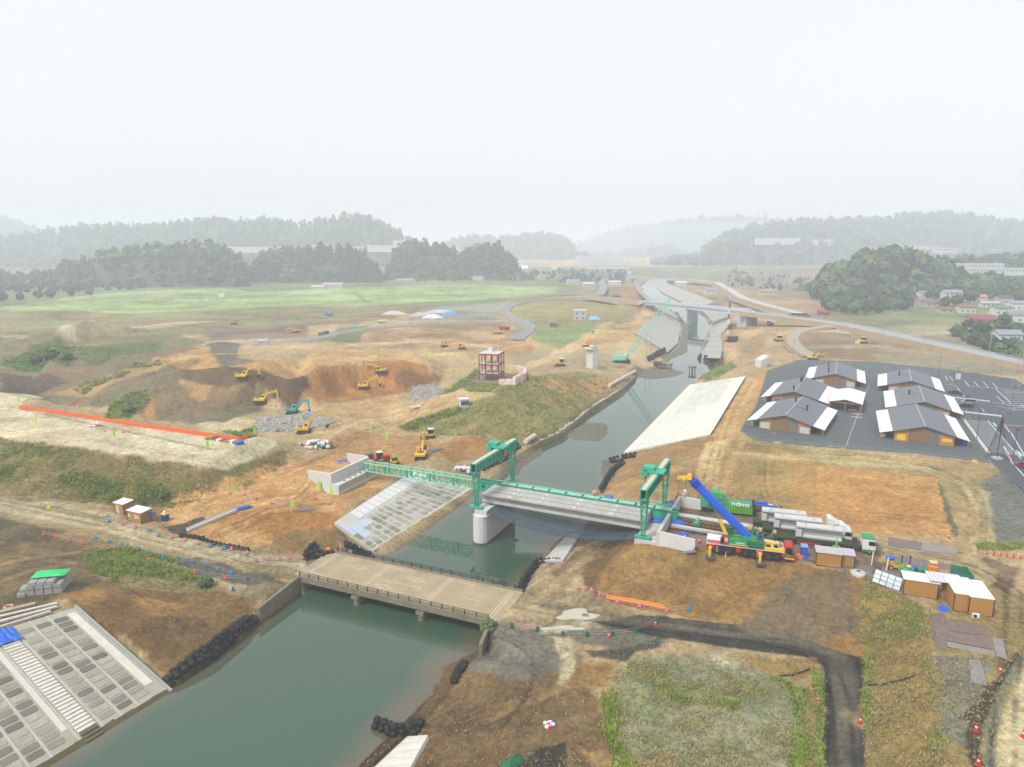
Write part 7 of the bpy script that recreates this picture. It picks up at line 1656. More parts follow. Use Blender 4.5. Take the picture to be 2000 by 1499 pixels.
hill('hill', 'faint mountain behind the valley in the middle', [(1080,500),(1130,472),(1200,445),(1300,430),(1400,420),(1500,420),(1560,440)], 4800, 600, 300, 'faint wood on the distant mountain', 220, 20, .4)
hill('hill', 'hazy wooded hill behind the valley bend', [(1140,540),(1180,505),(1230,488),(1300,478),(1340,490),(1400,500)], 3600, 400, 250, 'hazy wood behind the valley bend', 260, 18, .4)
hill('hill', 'long wooded ridge on the right with a pale school on it', [(1300,540),(1360,500),(1400,468),(1450,446),(1520,434),(1600,428),(1700,428),(1800,418),(1850,414),(1900,422),(2000,432),(2200,425),(2500,420)], 2300, 560, 300, 'wood on the long right ridge', 2000, 21, .45)
hill('hill', 'wooded hill above the houses on the right', [(1592,600),(1600,566),(1618,540),(1640,524),(1665,512),(1690,494),(1720,494),(1750,484),(1775,490),(1800,502),(1850,512),(1890,535),(1980,548),(2100,556),(2400,565)], 740, 85, 110, 'dense mixed wood on the near right hill', 760, 14, .3, .3, base=9)
hill('hill', 'wooded slope behind the rows of pale dwellings', [(1740,520),(1790,500),(1850,508),(1900,500),(1950,506),(2000,496),(2100,500),(2400,490)], 930, 110, 100, 'wood behind the rows of pale dwellings', 380, 14, .4, .25, base=12)
# bare terraces beside the river far off are part of the ground

def fill(label, poly, n, h0, h1, m, fir=.3, tm=TM):
    P = np.array(poly, float); pts = []
    while len(pts) < n:
        q = np.array([[rng.uniform(P[:, 0].min(), P[:, 0].max()), rng.uniform(P[:, 1].min(), P[:, 1].max())]])
        if sdist(q[:, 0], q[:, 1], P)[0] < 0: g = G(*q[0]); pts.append((g.x, g.y, g.z - .8))
    mass('wood', label, pts, [rng.uniform(h0, h1) for _ in pts], [int(rng.integers(2, 4)) if rng.random() < fir else int(rng.integers(0, 2)) for _ in pts], m, tm, 1.15)
fill('dense broadleaf wood at the foot of the near right hill', [(1600,578),(1650,566),(1775,574),(1772,602),(1700,611),(1612,608)], 150, 8, 13, LEAF)
fill('light leaved trees at the foot of the near right hill', [(1640,585),(1770,580),(1770,605),(1650,610)], 40, 6, 10, LEAF2, 0)
fill('trees and shrubs around the houses on the right slope', [(1775,572),(1900,566),(2100,550),(2100,596),(1900,584),(1800,584)], 220, 7, 12, LEAF)
fill('thicket between the lower houses at the right edge', [(1855,650),(1900,640),(1945,648),(2060,640),(2060,722),(1960,702),(1900,678)], 70, 4, 7, LEAF)
fill('light green thicket by the raised road at the right edge', [(1862,655),(1940,662),(2060,690),(2060,720),(1960,700),(1900,676)], 50, 3, 5, LEAF2, 0)
fill('trees along the far edge of the rice field', [(-100,575),(60,572),(180,570),(420,560),(420,556),(100,562),(-100,566)], 70, 6, 11, LEAF)
fill('trees and shrubs on the valley floor before the hills', [(700,552),(1090,548),(1090,535),(900,538),(700,545)], 90, 6, 12, LEAF, .4, [TML[0], TML[0], TML[1], TML[1]])
fill('hazy trees on the valley floor near the river bend', [(1090,556),(1240,552),(1230,530),(1090,530)], 60, 6, 12, LEAF, .3, [TML[0], TML[0], TML[1], TML[1]])
fill('scrub below the bare hillside on the right', [(1420,560),(1600,575),(1600,545),(1420,530)], 60, 4, 9, LEAF, .2, [TML[0], TML[0], TML[1], TML[1]])
# --- single trees and bushes
TRK = mat((84,66,50), .9, .15, 2)
cmesh = []
for k, (V, F) in enumerate([crown_tmpl('broad', 11, 90), crown_tmpl('broad', 12, 90), crown_tmpl('fir', 13, 90)]):
    for mm in (LEAF, LEAF2):
        me = bpy.data.meshes.new('crown'); me.from_pydata([tuple(v) for v in V], [], [tuple(f) for f in F]); me.materials.append(mm); cmesh.append(me)
tkm = MB().tube((0, 0, -.1), (.02, 0, .35), .045, 6, .03).tube((.02, 0, .3), (.14, .05, .6), .02, 5, .01).tube((.0, 0, .3), (-.12, -.06, .62), .02, 5, .01).mesh('trunk', TRK)
def tree(label, px, py, h, ci, w=1.0, group='trees around the houses'):
    g = G(px, py); t_ = thing('tree', label, 'tree', g, R.uniform(0, 6.28), group); t_.scale = (h * w, h * w, h)
    put('trunk', tkm, t_); put('crown', cmesh[ci], t_); return t_
TL = [(1628,608,9,1,'pale broad tree at the left foot of the right hill'),(1650,612,8,0,'dark tree second from the left foot of the right hill'),(1668,614,10,3,'light tree below the right hill among poles'),(1690,614,9,0,'dark tree below the right hill near the middle pole'),(1715,612,8,2,'round tree below the right hill in front of the houses'),(1742,606,9,1,'yellowish tree at the hill foot before the first house'),(1765,606,7,0,'small dark tree left of the brown roofed house'),
      (1845,600,8,0,'dark tree between the grey and pink roofed houses'),(1868,598,9,2,'tree behind the pink roofed house'),(1895,592,10,0,'tall tree above the right houses'),(1960,585,10,4,'fir above the rightmost houses'),(1985,592,9,0,'dark tree at the right edge among houses'),
      (1870,655,6,1,'light bush left of the large red roofed house'),(1890,648,7,0,'dark tree in front of the large red roofed house'),(1915,655,8,2,'round dark tree below the large red roofed house'),(1935,650,7,1,'light tree right of the large red roofed house'),(1960,640,8,0,'dark tree behind the two storey house'),(1985,660,8,2,'tree at the right edge beside the two storey house'),
      (1905,675,7,0,'dark tree by the road below the red roofed house'),(1930,685,8,2,'large dark tree by the road near the two storey house'),(1950,695,6,1,'light bush on the road bank at right'),(1975,690,7,0,'dark bush below the two storey house'),(1996,700,7,1,'light bush at the right edge by the road'),
      (5,590,9,0,'dark tree at the left edge above the rice field'),(40,588,8,2,'dark tree near the left farm houses'),(75,584,8,0,'tree in front of the left farm houses'),(100,582,9,2,'rounded tree right of the left farm houses'),(140,580,8,0,'dark tree at the field edge left of the pole'),(175,578,9,3,'light tree at the field edge by the pole')]
for px, py, h, ci, l in TL: tree(l, px, py, h, ci, R.uniform(.9, 1.25))
bush_l = [(100,700,5.5,3,'large green bush on the grassy mound at left'),(70,708,4.5,1,'green bush on the left shoulder of the grassy mound'),(130,702,4.5,3,'green bush on the right shoulder of the grassy mound'),(402,1145,2.2,3,'green shrub beside the asphalt corner left of the bridge'),(956,1232,2.2,3,'green shrub hanging at the right end of the old bridge'),(250,805,3.0,1,'dark green bush in the gully behind the orange fence'),(322,972,1.8,1,'small round bush at the foot of the left embankment')]
for px, py, h, ci, l in bush_l:
    t_ = thing('bush', l, 'bush', G(px, py) - Vector((0, 0, h * .25)), R.uniform(0, 6), 'bushes'); t_.scale = (h * 1.3, h * 1.3, h); put('foliage', cmesh[ci], t_)

# --- houses
def WD(px, py, D):
    a, b, c = ray(px, py); k = D / b; return Vector((a * k, D, CAMZ + c * k))
def house(label, px, py, deg, L, D_, hh, wall, roofc, storeys=1, z=None, dist=550, gable=True, group='houses on the right slope', name='house', cat='house'):
    g = G(px, py) if z is None else WD(px, py, z); h = thing(name, label, cat, g, math.radians(deg), group)
    wm, rm = mat(wall, .85, .08, .5, dist=dist * .5), mat(roofc, .7, .1, .5, dist=dist * .5); wi = mat((90,100,106), .4, .1, 1, dist=dist * .4)
    MB().bx(-L / 2, L / 2, 0, D_, -1.5 if z is None else -3.5, hh).build('wall', wm, h)
    if gable:
        for s_ in (-1, 1): MB().slab([(-L/2 - .6, D_/2, hh + D_ * .22), (L/2 + .6, D_/2, hh + D_ * .22), (L/2 + .6, D_/2 + s_ * (D_/2 + .6), hh - .1), (-L/2 - .6, D_/2 + s_ * (D_/2 + .6), hh - .1)], .2).build('roof_slope', rm, h)
        for s_ in (-1, 1): MB().add([(s_ * L/2, 0, hh - .05), (s_ * L/2, D_, hh - .05), (s_ * L/2, D_/2, hh + D_ * .2), (s_ * (L/2 - .1), 0, hh - .05), (s_ * (L/2 - .1), D_, hh - .05), (s_ * (L/2 - .1), D_/2, hh + D_ * .2)], [(0,1,2),(5,4,3)]).build('gable', wm, h)
    else: MB().bx(-L/2 - .3, L/2 + .3, -.3, D_ + .3, hh, hh + .35).build('roof', rm, h)
    for s_ in range(storeys):
        z0 = .9 + s_ * (hh / storeys); n = max(2, int(L / 3.2))
        for k in range(n): x = -L/2 + (k + .5) * L / n; MB().bx(x - .7, x + .7, -.06, 0, z0, z0 + 1.2).build('window', wi, h)
    return h
HS = [('white walled house with pinkish roof, leftmost below the hill',1785,592,-8,13,9,4,(220,206,196),(176,140,126)),('brown roofed house beside the leftmost one',1800,598,-8,11,8,4.5,(200,184,176),(150,118,108)),('low dark roofed house right of the brown roofed one',1825,600,-6,12,8,3.6,(190,180,176),(120,108,106)),
      ('two storey grey white house above the dark roofed one',1862,586,-6,14,9,6.5,(208,216,220),(150,158,166)),('house with pink hipped roof and white walls',1912,592,-8,12,9,5,(214,200,200),(196,140,140)),('long low white wall shed right of the pink roof',1935,600,-8,13,6,3,(220,220,220),(190,180,176)),
      ('small brick red house high on the right slope',1962,562,-5,10,8,5,(180,140,128),(150,108,98)),('white gabled house high at the right edge',1992,556,-5,10,8,6,(224,226,228),(170,176,182)),('grey roofed house at the right edge below the gabled one',1985,575,-5,11,8,5,(196,200,206),(128,134,142)),('white house at the right edge above the dark tree',1990,606,-6,11,8,5,(222,224,226),(150,156,164)),
      ('large reddish roofed house standing on bare ground',1922,640,-10,14,10,5,(190,150,146),(150,92,90)),('pale green walled house right of the large reddish one',1958,638,-10,12,8,4,(206,222,222),(170,190,190)),('pale house with grey roof at the right edge near the reddish one',1992,630,-8,12,9,5,(210,220,224),(140,146,152)),('two storey white house with grey roof among dark trees by the road',1972,680,-8,11,9,7,(224,228,230),(150,156,164)),('small shed left of the two storey white house',1902,654,-8,8,5,2.6,(190,200,190),(206,212,206))]
HS += [('white house with blue grey roof behind the brown roofed one',1808,582,-6,10,8,4.5,(222,222,222),(130,140,156)),('tan house with dark roof high on the slope above the pink roof',1886,570,-6,10,8,4.5,(206,192,176),(110,104,104)),('pale house with rust roof at the top of the right village',1930,566,-6,11,8,5,(214,210,204),(160,110,96)),('small white house beside the fir on the right slope',1950,580,-6,9,8,4.5,(226,226,226),(150,150,154)),('grey house with black roof in the middle of the right village',1965,594,-6,11,8,5,(190,192,194),(92,94,98)),('cream house with brown roof by the lower village lane',1890,612,-8,11,8,4.5,(218,208,190),(136,108,92)),('white house with green roof by the lower village lane',1960,615,-8,11,8,4.5,(224,226,222),(108,140,120)),('low shed with rusty roof at the edge of the bare ground',1850,612,-8,9,6,3,(196,186,176),(150,104,84))]
for i, (l, px, py, dg, L, D_, hh, wc, rc_) in enumerate(HS): house(l, px, py, dg, L, D_, hh, wc, rc_, 2 if hh > 5.5 else 1)
LF = [('farm house with pale roof in the trees at far left',70,545,5,22,9,5,(190,196,198),(206,210,214)),('lower farm house beside the pale roofed one at far left',62,556,3,16,8,4,(180,184,180),(160,166,168)),('grey roofed farm house right of the others at far left',98,552,6,18,9,5,(176,178,176),(140,142,144)),
      ('long house with tan roof at the field edge',650,563,0,26,9,5,(214,206,200),(206,190,176)),('low white shed left of the long tan house',620,565,0,16,7,3,(224,226,230),(210,214,220)),('low pale shed in the grass beyond the field',792,552,0,24,8,4,(200,206,200),(170,176,172))]
for l, px, py, dg, L, D_, hh, wc, rc_ in LF: house(l, px, py, dg, L, D_, hh, wc, rc_, dist=800, group='farm houses at the far edge of the fields')
BW = [('leftmost long pale block on the ridge, half hidden by trees',475,492,24,60,14,9,(226,228,232)),('pale block on the ridge right of the knoll',530,490,24,45,12,7,(222,224,228)),('long pale building on the ridge behind the conifers',620,486,22,60,12,7,(224,224,226)),('pale building on the ridge left of the notch in the trees',690,490,20,36,12,8,(224,222,220)),('wide pale building between the two woods on the ridge',742,490,20,46,12,10,(226,222,220)),('tall pale building beside the second rise',780,484,20,24,12,13,(228,224,222)),('pale building behind the second rise of trees',878,488,22,38,12,8,(224,222,222))]
for l, px, py, z, L, D_, hh, c in BW: house(l, px, py, 0, L * 1.36, D_, hh * 1.3, c, (232,232,236), 2, z=1760, dist=1100, gable=False, group='pale buildings on the left ridge', name='apartment_block', cat='building')
house('orange and white hall building in front of the second rise', 998, 536, -6, 64, 24, 11, (214,196,184), (228,230,234), 2, dist=900, gable=True, group='halls in the valley', name='village_hall', cat='building')
house('long white factory roof in the hazy middle valley', 1172, 512, 0, 90, 30, 10, (226,226,228), (238,238,240), 1, z=1350, dist=1300, gable=False, group='halls in the valley', name='factory', cat='building')
house('second long white factory in the hazy valley', 1190, 522, 0, 70, 22, 8, (220,222,226), (240,240,242), 1, z=1200, dist=1200, gable=False, group='halls in the valley', name='factory', cat='building')
sch = house('long pale three storey school on the right ridge', 1521, 476, 0, 118, 18, 14, (222,226,230), (232,234,238), 3, z=1900, dist=1200, gable=False, group='school buildings on the right ridge', name='school', cat='school')
house('square pale gym building right of the long school', 1608, 478, 0, 60, 20, 13, (222,224,228), (234,236,240), 2, z=1900, dist=1200, gable=False, group='school buildings on the right ridge', name='school', cat='school')
house('white building peeking over the right hill', 1852, 490, 0, 26, 14, 6, (226,228,230), (236,238,240), 2, z=930, dist=800, gable=False, group='school buildings on the right ridge', name='school', cat='school')
house('low white roof left of the building peeking over the hill', 1790, 482, 0, 40, 12, 3, (226,228,230), (236,238,240), 1, z=930, dist=850, gable=False, group='school buildings on the right ridge', name='school', cat='school')
house('long row of pale temporary dwellings on the right hillside', 1945, 532, -4, 110, 9, 4, (214,220,222), (228,232,234), 1, z=735, dist=650, gable=False, group='temporary dwellings', name='row_house', cat='house')
house('second long row of pale dwellings behind the first on the hillside', 1905, 523, -4, 60, 8, 4, (214,220,222), (228,232,234), 1, z=760, dist=680, gable=False, group='temporary dwellings', name='row_house', cat='house')
# small valley buildings, hazy
vb = [(1040,535),(1062,545),(1085,530),(1110,548),(1120,556),(1140,540),(1150,560),(1225,538),(1235,548),(1010,548),(930,548),(915,540),(1200,560),(1330,560),(1390,575),(1500,575)]
for k, (px, py) in enumerate(vb): house(['small hazy house on the valley floor, ' + q for q in ('left of the round hill foot','below the round hill','near the hall gable','beside the field corner','at the green field end','under the factory','above the red trucks','at the road bend','right of the road bend','behind the hall','with blue roof left of the hall','left of the blue roofed one','near the far road','by the upstream bank','on the right upstream terrace','below the bare hillside')][k], px, py, R.uniform(-20, 20), R.uniform(12, 24), 10, R.uniform(3, 6), (220,216,212), R.choice(((210,210,214),(170,150,144),(150,160,176))), 1, dist=800, group='small houses on the valley floor')
mid = house('pale grey box building with dark openings in the middle distance', 1133, 626, -4, 9, 8, 7, (196,200,202), (214,216,218), 2, dist=480, gable=False, group='site buildings', name='site_office', cat='building')
ob5 = house('small dark hut on the grey ground left of the box building', 1081, 640, -4, 5, 4, 3, (140,128,116), (150,140,130), 1, dist=440, gable=False, group='site buildings', name='site_office', cat='hut')
house('tiny white site cabin on the bank spur', 908, 797, 20, 2.6, 2.2, 2.6, (222,224,226), (230,230,230), 1, dist=250, gable=False, group='site buildings', name='site_cabin', cat='hut')
for k, (px, py, L, c) in enumerate(((770,615,20,(206,200,196)),(822,618,18,(200,190,184)),(860,612,26,(196,204,214)),(880,616,14,(110,160,210)),(845,622,16,(226,226,226)),(1160,625,10,(150,190,220)),(640,668,1,(0,0,0)))):
    if L < 5: continue
    tarp('covered_heap', ['long pale covered heap at the storage ground, left one', 'brownish covered heap at the storage ground', 'long grey covered heap at the storage ground', 'blue covered heap at the storage ground', 'white covered heap in front of the blue one', 'white and blue covered stack beside the box building'][k], G(px, py), L / 2, 3.5, .05, mat(c, .8, .1, .6, dist=250), 3.0)
# ---------------------------------------------------------------- small things
def along(px_line, step):
    P = [G(*p) for p in px_line]; out = []
    for a, b in zip(P, P[1:]):
        L = (b - a).length; n = max(1, round(L / step)); d_ = (b - a) / n
        out += [(a + d_ * k, math.atan2(d_.y, d_.x)) for k in range(n)]
    return out
SBM = [MB().blob((0, 0, 0), .56, .5, .46, 8, 5, .10).mesh('sandbag', mat((50,48,46), .7, .25, 2.5, spec=.3)) for _ in range(4)]
for me in SBM: me.polygons.foreach_set('use_smooth', [True] * len(me.polygons))
def bag_wall(label, line, tiers=1, step=1.0, meshes=SBM, s=1.0, back=None, name='sandbag_wall', part='sandbag', zlift=.0):
    w = thing(name, label, 'sandbag wall' if part == 'sandbag' else 'stone row'); pts = along(line, step * s * 1.12)
    for tr in range(tiers):
        for k, (p, a) in enumerate(pts):
            z = max(Hs(p.x, p.y), .0)
            q = p + Vector((R.uniform(-.08, .08), R.uniform(-.08, .08), 0)) + Vector((-math.sin(a), math.cos(a), 0)) * (tr * .42 * (back or 1))
            z = max(Hs(q.x, q.y), 0); o = put(part, R.choice(meshes), w, (q.x, q.y, max(z, p.z if tr else z) + .3 * s + (tr * .62 * s if back is None else 0) + zlift), a + R.uniform(-.25, .25)); f = s * R.uniform(.82, 1.15); o.scale = (f, f * R.uniform(.9, 1.1), f * R.uniform(.85, 1.1))
    return w
bag_wall('three tier wall of black sandbags along the near left bank', [(333,1342),(420,1284),(508,1214)], 3, 1.0, back=1.0, s=1.05)
bag_wall('row of black sandbags below the orange slope beside the left road', [(356,1049),(420,1064),(492,1080)], 1, .95, s=1.05)
bag_wall('black sandbag heap left of the orange ball by the old bridge', [(600,1092),(612,1076),(622,1066)], 2, .9); bag_wall('black sandbags lying behind the pink and blue barrier', [(600,1094),(620,1090),(640,1092),(662,1090)], 2, .9)
bag_wall('large black sandbag heap beside the notice boards', [(678,1068),(692,1074),(704,1082),(722,1094)], 3, .9, back=1.3); bag_wall('black sandbags at the corner where the old bridge railing begins', [(690,1082),(712,1090),(730,1096)], 2, .9)
bag_wall('short heap of black sandbags on the muddy right bank', [(890,1334),(902,1312),(914,1292)], 2, .9, back=1.0); bag_wall('row of mossy black sandbags reaching into the water at the white apron', [(735,1437),(770,1438),(800,1434),(828,1428)], 2, .95, zlift=.05)
bag_wall('black sandbag line along the right bank above the new bridge', [(1176,962),(1186,942),(1200,922),(1222,904)], 2, 1.0, s=1.1); bag_wall('dark sandbag spit pointing into the river below the pale slope', [(1195,904),(1215,898),(1246,892)], 2, 1.0, s=1.15)
bag_wall('dark sandbags along the right bank beside the old bridge', [(1016,1162),(1034,1128),(1052,1104),(1068,1098)], 2, 1.0); bag_wall('low sandbag row at the lower end of the concrete strip', [(1066,1098),(1082,1096),(1100,1098)], 1, 1.0)
bag_wall('heap of black sandbags on the left bank behind the launching girder', [(945,918),(975,905),(1000,890)], 3, 1.1, s=1.2, back=1.4); bag_wall('black sandbags by the old wall left of the far gantry leg', [(1000,884),(1018,874)], 2, 1.1, s=1.2)
bag_wall('dark sandbag bank below the far left concrete slope', [(1268,706),(1285,697),(1302,690)], 2, 2.2, s=2.2); bag_wall('dark sandbag bank across the shallows at far right', [(1366,703),(1388,707),(1410,711)], 2, 2.2, s=2.0)
STN = [MB().blob((0, 0, 0), .8, .5, .4, 7, 4, .15).mesh('stone', mat((206,196,176), .9, .15, 2, dirt=.2)) for _ in range(3)]
bag_wall('row of pale bags along the old wall on the left bank', [(1056,862),(1100,840),(1130,818),(1154,798)], 1, 1.5, STN, name='stone_row', part='stone'); bag_wall('upper row of pale bags on the left bank towards the trestle', [(1158,794),(1190,776),(1214,760)], 1, 1.6, STN, name='stone_row', part='stone')
for k, (a, b) in enumerate((((1026,868),(1044,856)),((1190,757),(1240,729)))):
    p, q = G(*a), G(*b); o = MB().tube(p + Vector((0,0,.8)), q + Vector((0,0,.8)), .75, 10).build('pale_roll', mat((224,206,198), .8, .1, 1)); tag(o, ['short pale roll of geotextile on the left bank wall', 'long pale pink roll of geotextile farther up the left bank'][k], 'roll')
ow = thing('old_bank_wall', 'weathered old stone wall along the left bank upstream', 'wall'); pts = along([(975,912),(1052,866),(1100,846),(1152,803),(1215,763),(1246,732)], 6.0)
for (p, a), (q, b) in zip(pts, pts[1:]): MB().beam(Vector((p.x, p.y, .75)), Vector((q.x, q.y, .75)), .5, 2.2).build('wall_section', mat((150,142,122), .9, .2, .8, dirt=.4), ow)

# --- orange netting fence and flags on the embankment
ofn = thing('orange_net_fence', 'long low orange netting fence along the back of the pale embankment', 'fence'); OM = mat((255,112,44), .7, .1, 1)
pts = along([(37,799),(150,815),(250,831),(360,847),(468,863)], 2.3) + along([(468,863),(496,854)], 2.3)
for (p, a), (q, b) in zip(pts, pts[1:]):
    if (q - p).length < 6: MB().beam(p + Vector((0,0,.62)), q + Vector((0,0,.62 + R.uniform(-.05,.05))), .05, 1.05).build('panel', OM, ofn)
fm = MB().tube((0, 0, 0), (0, 0, 2.3), .03, 4).mesh('pole', WHITE); bmn = MB().bx(.02, .5, -.015, .015, .75, 2.25).mesh('banner', mat((178,240,60), .6, .06, 1))
FLG = [(36,792,'at the left end of the orange net fence'),(70,836,'on the pale embankment left of the white sacks'),(222,860,'in the middle of the pale embankment'),(404,882,'near the corner of the pale embankment'),(496,852,'at the right end of the orange net fence'),(454,970,'at the foot of the embankment slope'),(570,1000,'on orange soil left of the brown plate'),(622,962,'left of the abutment'),(646,974,'at the front corner of the abutment'),(723,852,'on the spoil ground above the red loader'),(754,862,'right of the other one above the red loader'),(745,700,'far off on the brown terrace'),(832,702,'far off near the red steel frame'),(768,906,'beside the small yellow roller')]
for px, py, l in FLG:
    f_ = thing('marker_flag', 'yellow green marker flag ' + l, 'flag', G(px, py), R.uniform(-.4, .4), 'marker flags'); s = 1.2 if py > 780 else 2.0; f_.scale = (s,) * 3; put('pole', fm, f_); put('banner', bmn, f_)
# --- barricades: stands with pipes between
STD = {}
for nm, c in (('b', (70,160,214)), ('p', (238,140,160)), ('g', (40,120,96)), ('o', (236,120,70))):
    m = mat(c, .6, .1, 1); STD[nm] = MB().bx(-.28, .28, -.04, .04, .25, .85).bx(-.24, -.12, -.28, .28, 0, .28).bx(.12, .24, -.28, .28, 0, .28).mesh('stand', m)
def barrier(label, pts, pipe=True, mp=mat((180,172,156), .5, .1, 1)):
    b = thing('pipe_barrier', label, 'barrier'); g = [(G(px, py), c) for px, py, c in pts]
    for i, (p, c) in enumerate(g):
        n = g[min(i + 1, len(g) - 1)][0] - g[max(i - 1, 0)][0]; o = put('stand', STD[c], b, p, math.atan2(n.y, n.x)); o.scale = (.95,) * 3
        if pipe and i < len(g) - 1:
            for z in (.45, .85): MB().tube(p + Vector((0,0,z)), g[i + 1][0] + Vector((0,0,z)), .022, 4).build('pipe', mp, b)
barrier('blue barrier line along the lower edge of the left dirt road', [(x, y, 'b') for x, y in ((188,1052),(214,1060),(237,1065),(250,1069),(271,1075),(293,1080),(319,1090),(346,1096),(374,1100),(401,1106),(425,1116),(452,1123))])
barrier('blue and pink barrier line in front of the left huts', [(210,1010,'b'),(213,1020,'b'),(240,1026,'p'),(265,1032,'p'),(293,1038,'b'),(310,1048,'b'),(335,1053,'p')])
barrier('pink and blue barrier line below the sandbag row', [(362,1058,'p'),(388,1064,'p'),(411,1069,'b'),(438,1074,'b'),(452,1076,'p'),(483,1083,'p'),(501,1098,'p')])
barrier('pink barrier line leading to the old bridge', [(501,1099,'p'),(525,1096,'p'),(547,1094,'p'),(566,1093,'p'),(592,1093,'p'),(634,1096,'b'),(671,1096,'b')])
barrier('pink barrier line at the foot of the yard slope', [(1130,1152,'p'),(1155,1157,'p'),(1171,1164,'p'),(1187,1170,'p'),(1205,1180,'p'),(1249,1188,'p'),(1302,1197,'p'),(1347,1193,'b')])
barrier('green barrier line along the gravel bend right of the old bridge', [(1000,1226,'g'),(1050,1234,'g'),(1100,1243,'g'),(1147,1243,'g'),(1197,1243,'g'),(1244,1237,'g'),(1280,1218,'g')])
barrier('orange barrier line on the dark soil at left', [(86,1046,'o'),(108,1051,'o'),(135,1058,'o'),(162,1064,'o')])
barrier('pipe barrier around the asphalt corner left of the old bridge', [(290,1098,'o'),(330,1110,'o'),(380,1122,'o'),(440,1133,'o'),(480,1135,'b'),(455,1155,'b')])
barrier('pink barrier line across the orange work ground', [(388,952,'p'),(404,956,'p'),(418,958,'p'),(450,966,'p'),(477,968,'p'),(500,975,'p'),(530,985,'p'),(560,988,'p')])
red_m = mat((222,60,44), .6, .08, 1); wht_m = WHITE
cn_a = MB().tube((0, 0, .04), (0, 0, .75), .17, 8, .04).mesh('cone_body', red_m); cn_b = MB().bx(-.2, .2, -.2, .2, 0, .05).mesh('base', red_m); cn_c = MB().tube((0, 0, .35), (0, 0, .5), .118, 8, .09).mesh('white_band', wht_m)
for px, py, l, s in ((1680,1413,'on the black track near its kerb patch',1.3),(1906,1428,'on the gravel edge beside the right dirt road',1.3),(1910,1494,'at the bottom right on the gravel edge',1.3),(1953,1314,'at the steel plate corner by the dirt road',1.3),(1998,1440,'at the right edge of the dirt road',1.3),(1280,1222,'at the end of the green barrier line',1.3),(1189,1246,'among the green barrier line',1.3),(1543,1080,'tall one beside the crane cab',2.2),(1534,1090,'beside the small engine by the crane cab',1.6),(1316,1056,'at the tip of the near wing wall',1.4),(1337,1053,'by the small blue tarpaulin',1.5),(1366,1061,'left of the crane outrigger',1.6),(1597,1370,'half hidden in weeds left of the track',1.0),(205,843,'small one on the embankment by the white sacks',1.2),(240,846,'small one right of the white sacks',1.2),(1854,1052,'at the corner of the orange field',1.3),(1072,1424,'lying among rubbish in the foreground',1.3),(615,976,'left of the abutment corner',1.2),(1513,850,'by the low fence in front of the market',1.2)):
    c = thing('traffic_cone', 'red and white traffic cone ' + l, 'traffic cone', G(px, py) if py < 1048 or py > 1085 or px > 1570 else WP(px, py, 6.9), 0, 'traffic cones'); c.scale = (s,) * 3; put('cone_body', cn_a, c); put('base', cn_b, c); put('white_band', cn_c, c)
cr6 = [thing('traffic_cone', 'small red cone, number %s from the left in the row on the right dirt road' % n, 'traffic cone', G(1928 + k * 13, 1083 + k * 1.8), 0, 'row of small red cones') for k, n in enumerate(('one', 'two', 'three', 'four', 'five', 'six'))]
for c in cr6: put('cone_body', cn_a, c); put('base', cn_b, c)
# --- block stack, boards, sacks
bs = thing('block_stack', 'stack of grey concrete blocks with a green sheet at the near left', 'block stack', G(93, 1156), math.radians(12)); BLM = mat((164,166,160), .9, .12, 1.2, dirt=.15)
bkm = MB().box(0, 0, 0, 1.15, 1.9, .5, taper=.94).mesh('block', BLM)
for z in range(4):
    for x in range(4 - (z > 2)):
        for y in range(2 if x else 1): put('block', bkm, bs, (-2.0 + x * 1.25 + (.3 if z > 2 else 0), y * 2.0 + (z % 2) * .06, .27 + z * .52))
for x, y, z in ((-3.3, -.3, .27), (-3.1, .2, .8), (-2.9, 1.9, .27)): put('block', bkm, bs, (x, y, z), .15)
tarp('tarpaulin', 'bright green sheet on top of the concrete block stack', bs.location + Vector((-.2, 1.5, 2.3)), 2.4, 1.2, .2, mat((50,206,120), .5, .1, 1), .5)
for k, (a, b, mm, w) in enumerate((((-60,1222),(112,1182), mat((214,210,202), .7, .1, 1), .5), ((-60,1235),(112,1190), mat((200,196,186), .7, .15, 1), .7), ((-60,1250),(100,1200), mat((210,206,196), .7, .15, 1), .4), ((-20,1208),(70,1186), mat((176,164,140), .8, .15, 1), .8))):
    p, q = G(*a), G(*b); o = MB().beam(p + Vector((0,0,.3 + .1 * k)), q + Vector((0,0,.3 + .1 * k)), w, .22).build('board_stack', mm); tag(o, ['white board bundle lying behind the near panel slope, upper one', 'wide grey board bundle behind the near panel slope', 'narrow pale board bundle nearest the near panel slope', 'brown board bundle farthest from the near panel slope'][k], 'boards')
ring = thing('hose_coil', 'pinkish coil of hose lying at the left edge', 'hose coil', G(17, 1188)); m = MB()
for i in range(16): a0, a1 = 2*math.pi*i/16, 2*math.pi*(i+1)/16; m.tube((math.cos(a0)*.55, math.sin(a0)*.5, .2), (math.cos(a1)*.55, math.sin(a1)*.5, .2), .16, 6, cap=False)
m.build('coil', mat((220,170,140), .7, .1, 1), ring)
SACK = [MB().blob((0, 0, 0), .62, .55, .5, 8, 5, .12).mesh('sack', mm) for mm in (mat((236,226,224), .7, .06, 1), mat((240,206,196), .7, .06, 1), mat((226,232,240), .7, .06, 1), mat((70,110,90), .8, .1, 1))]
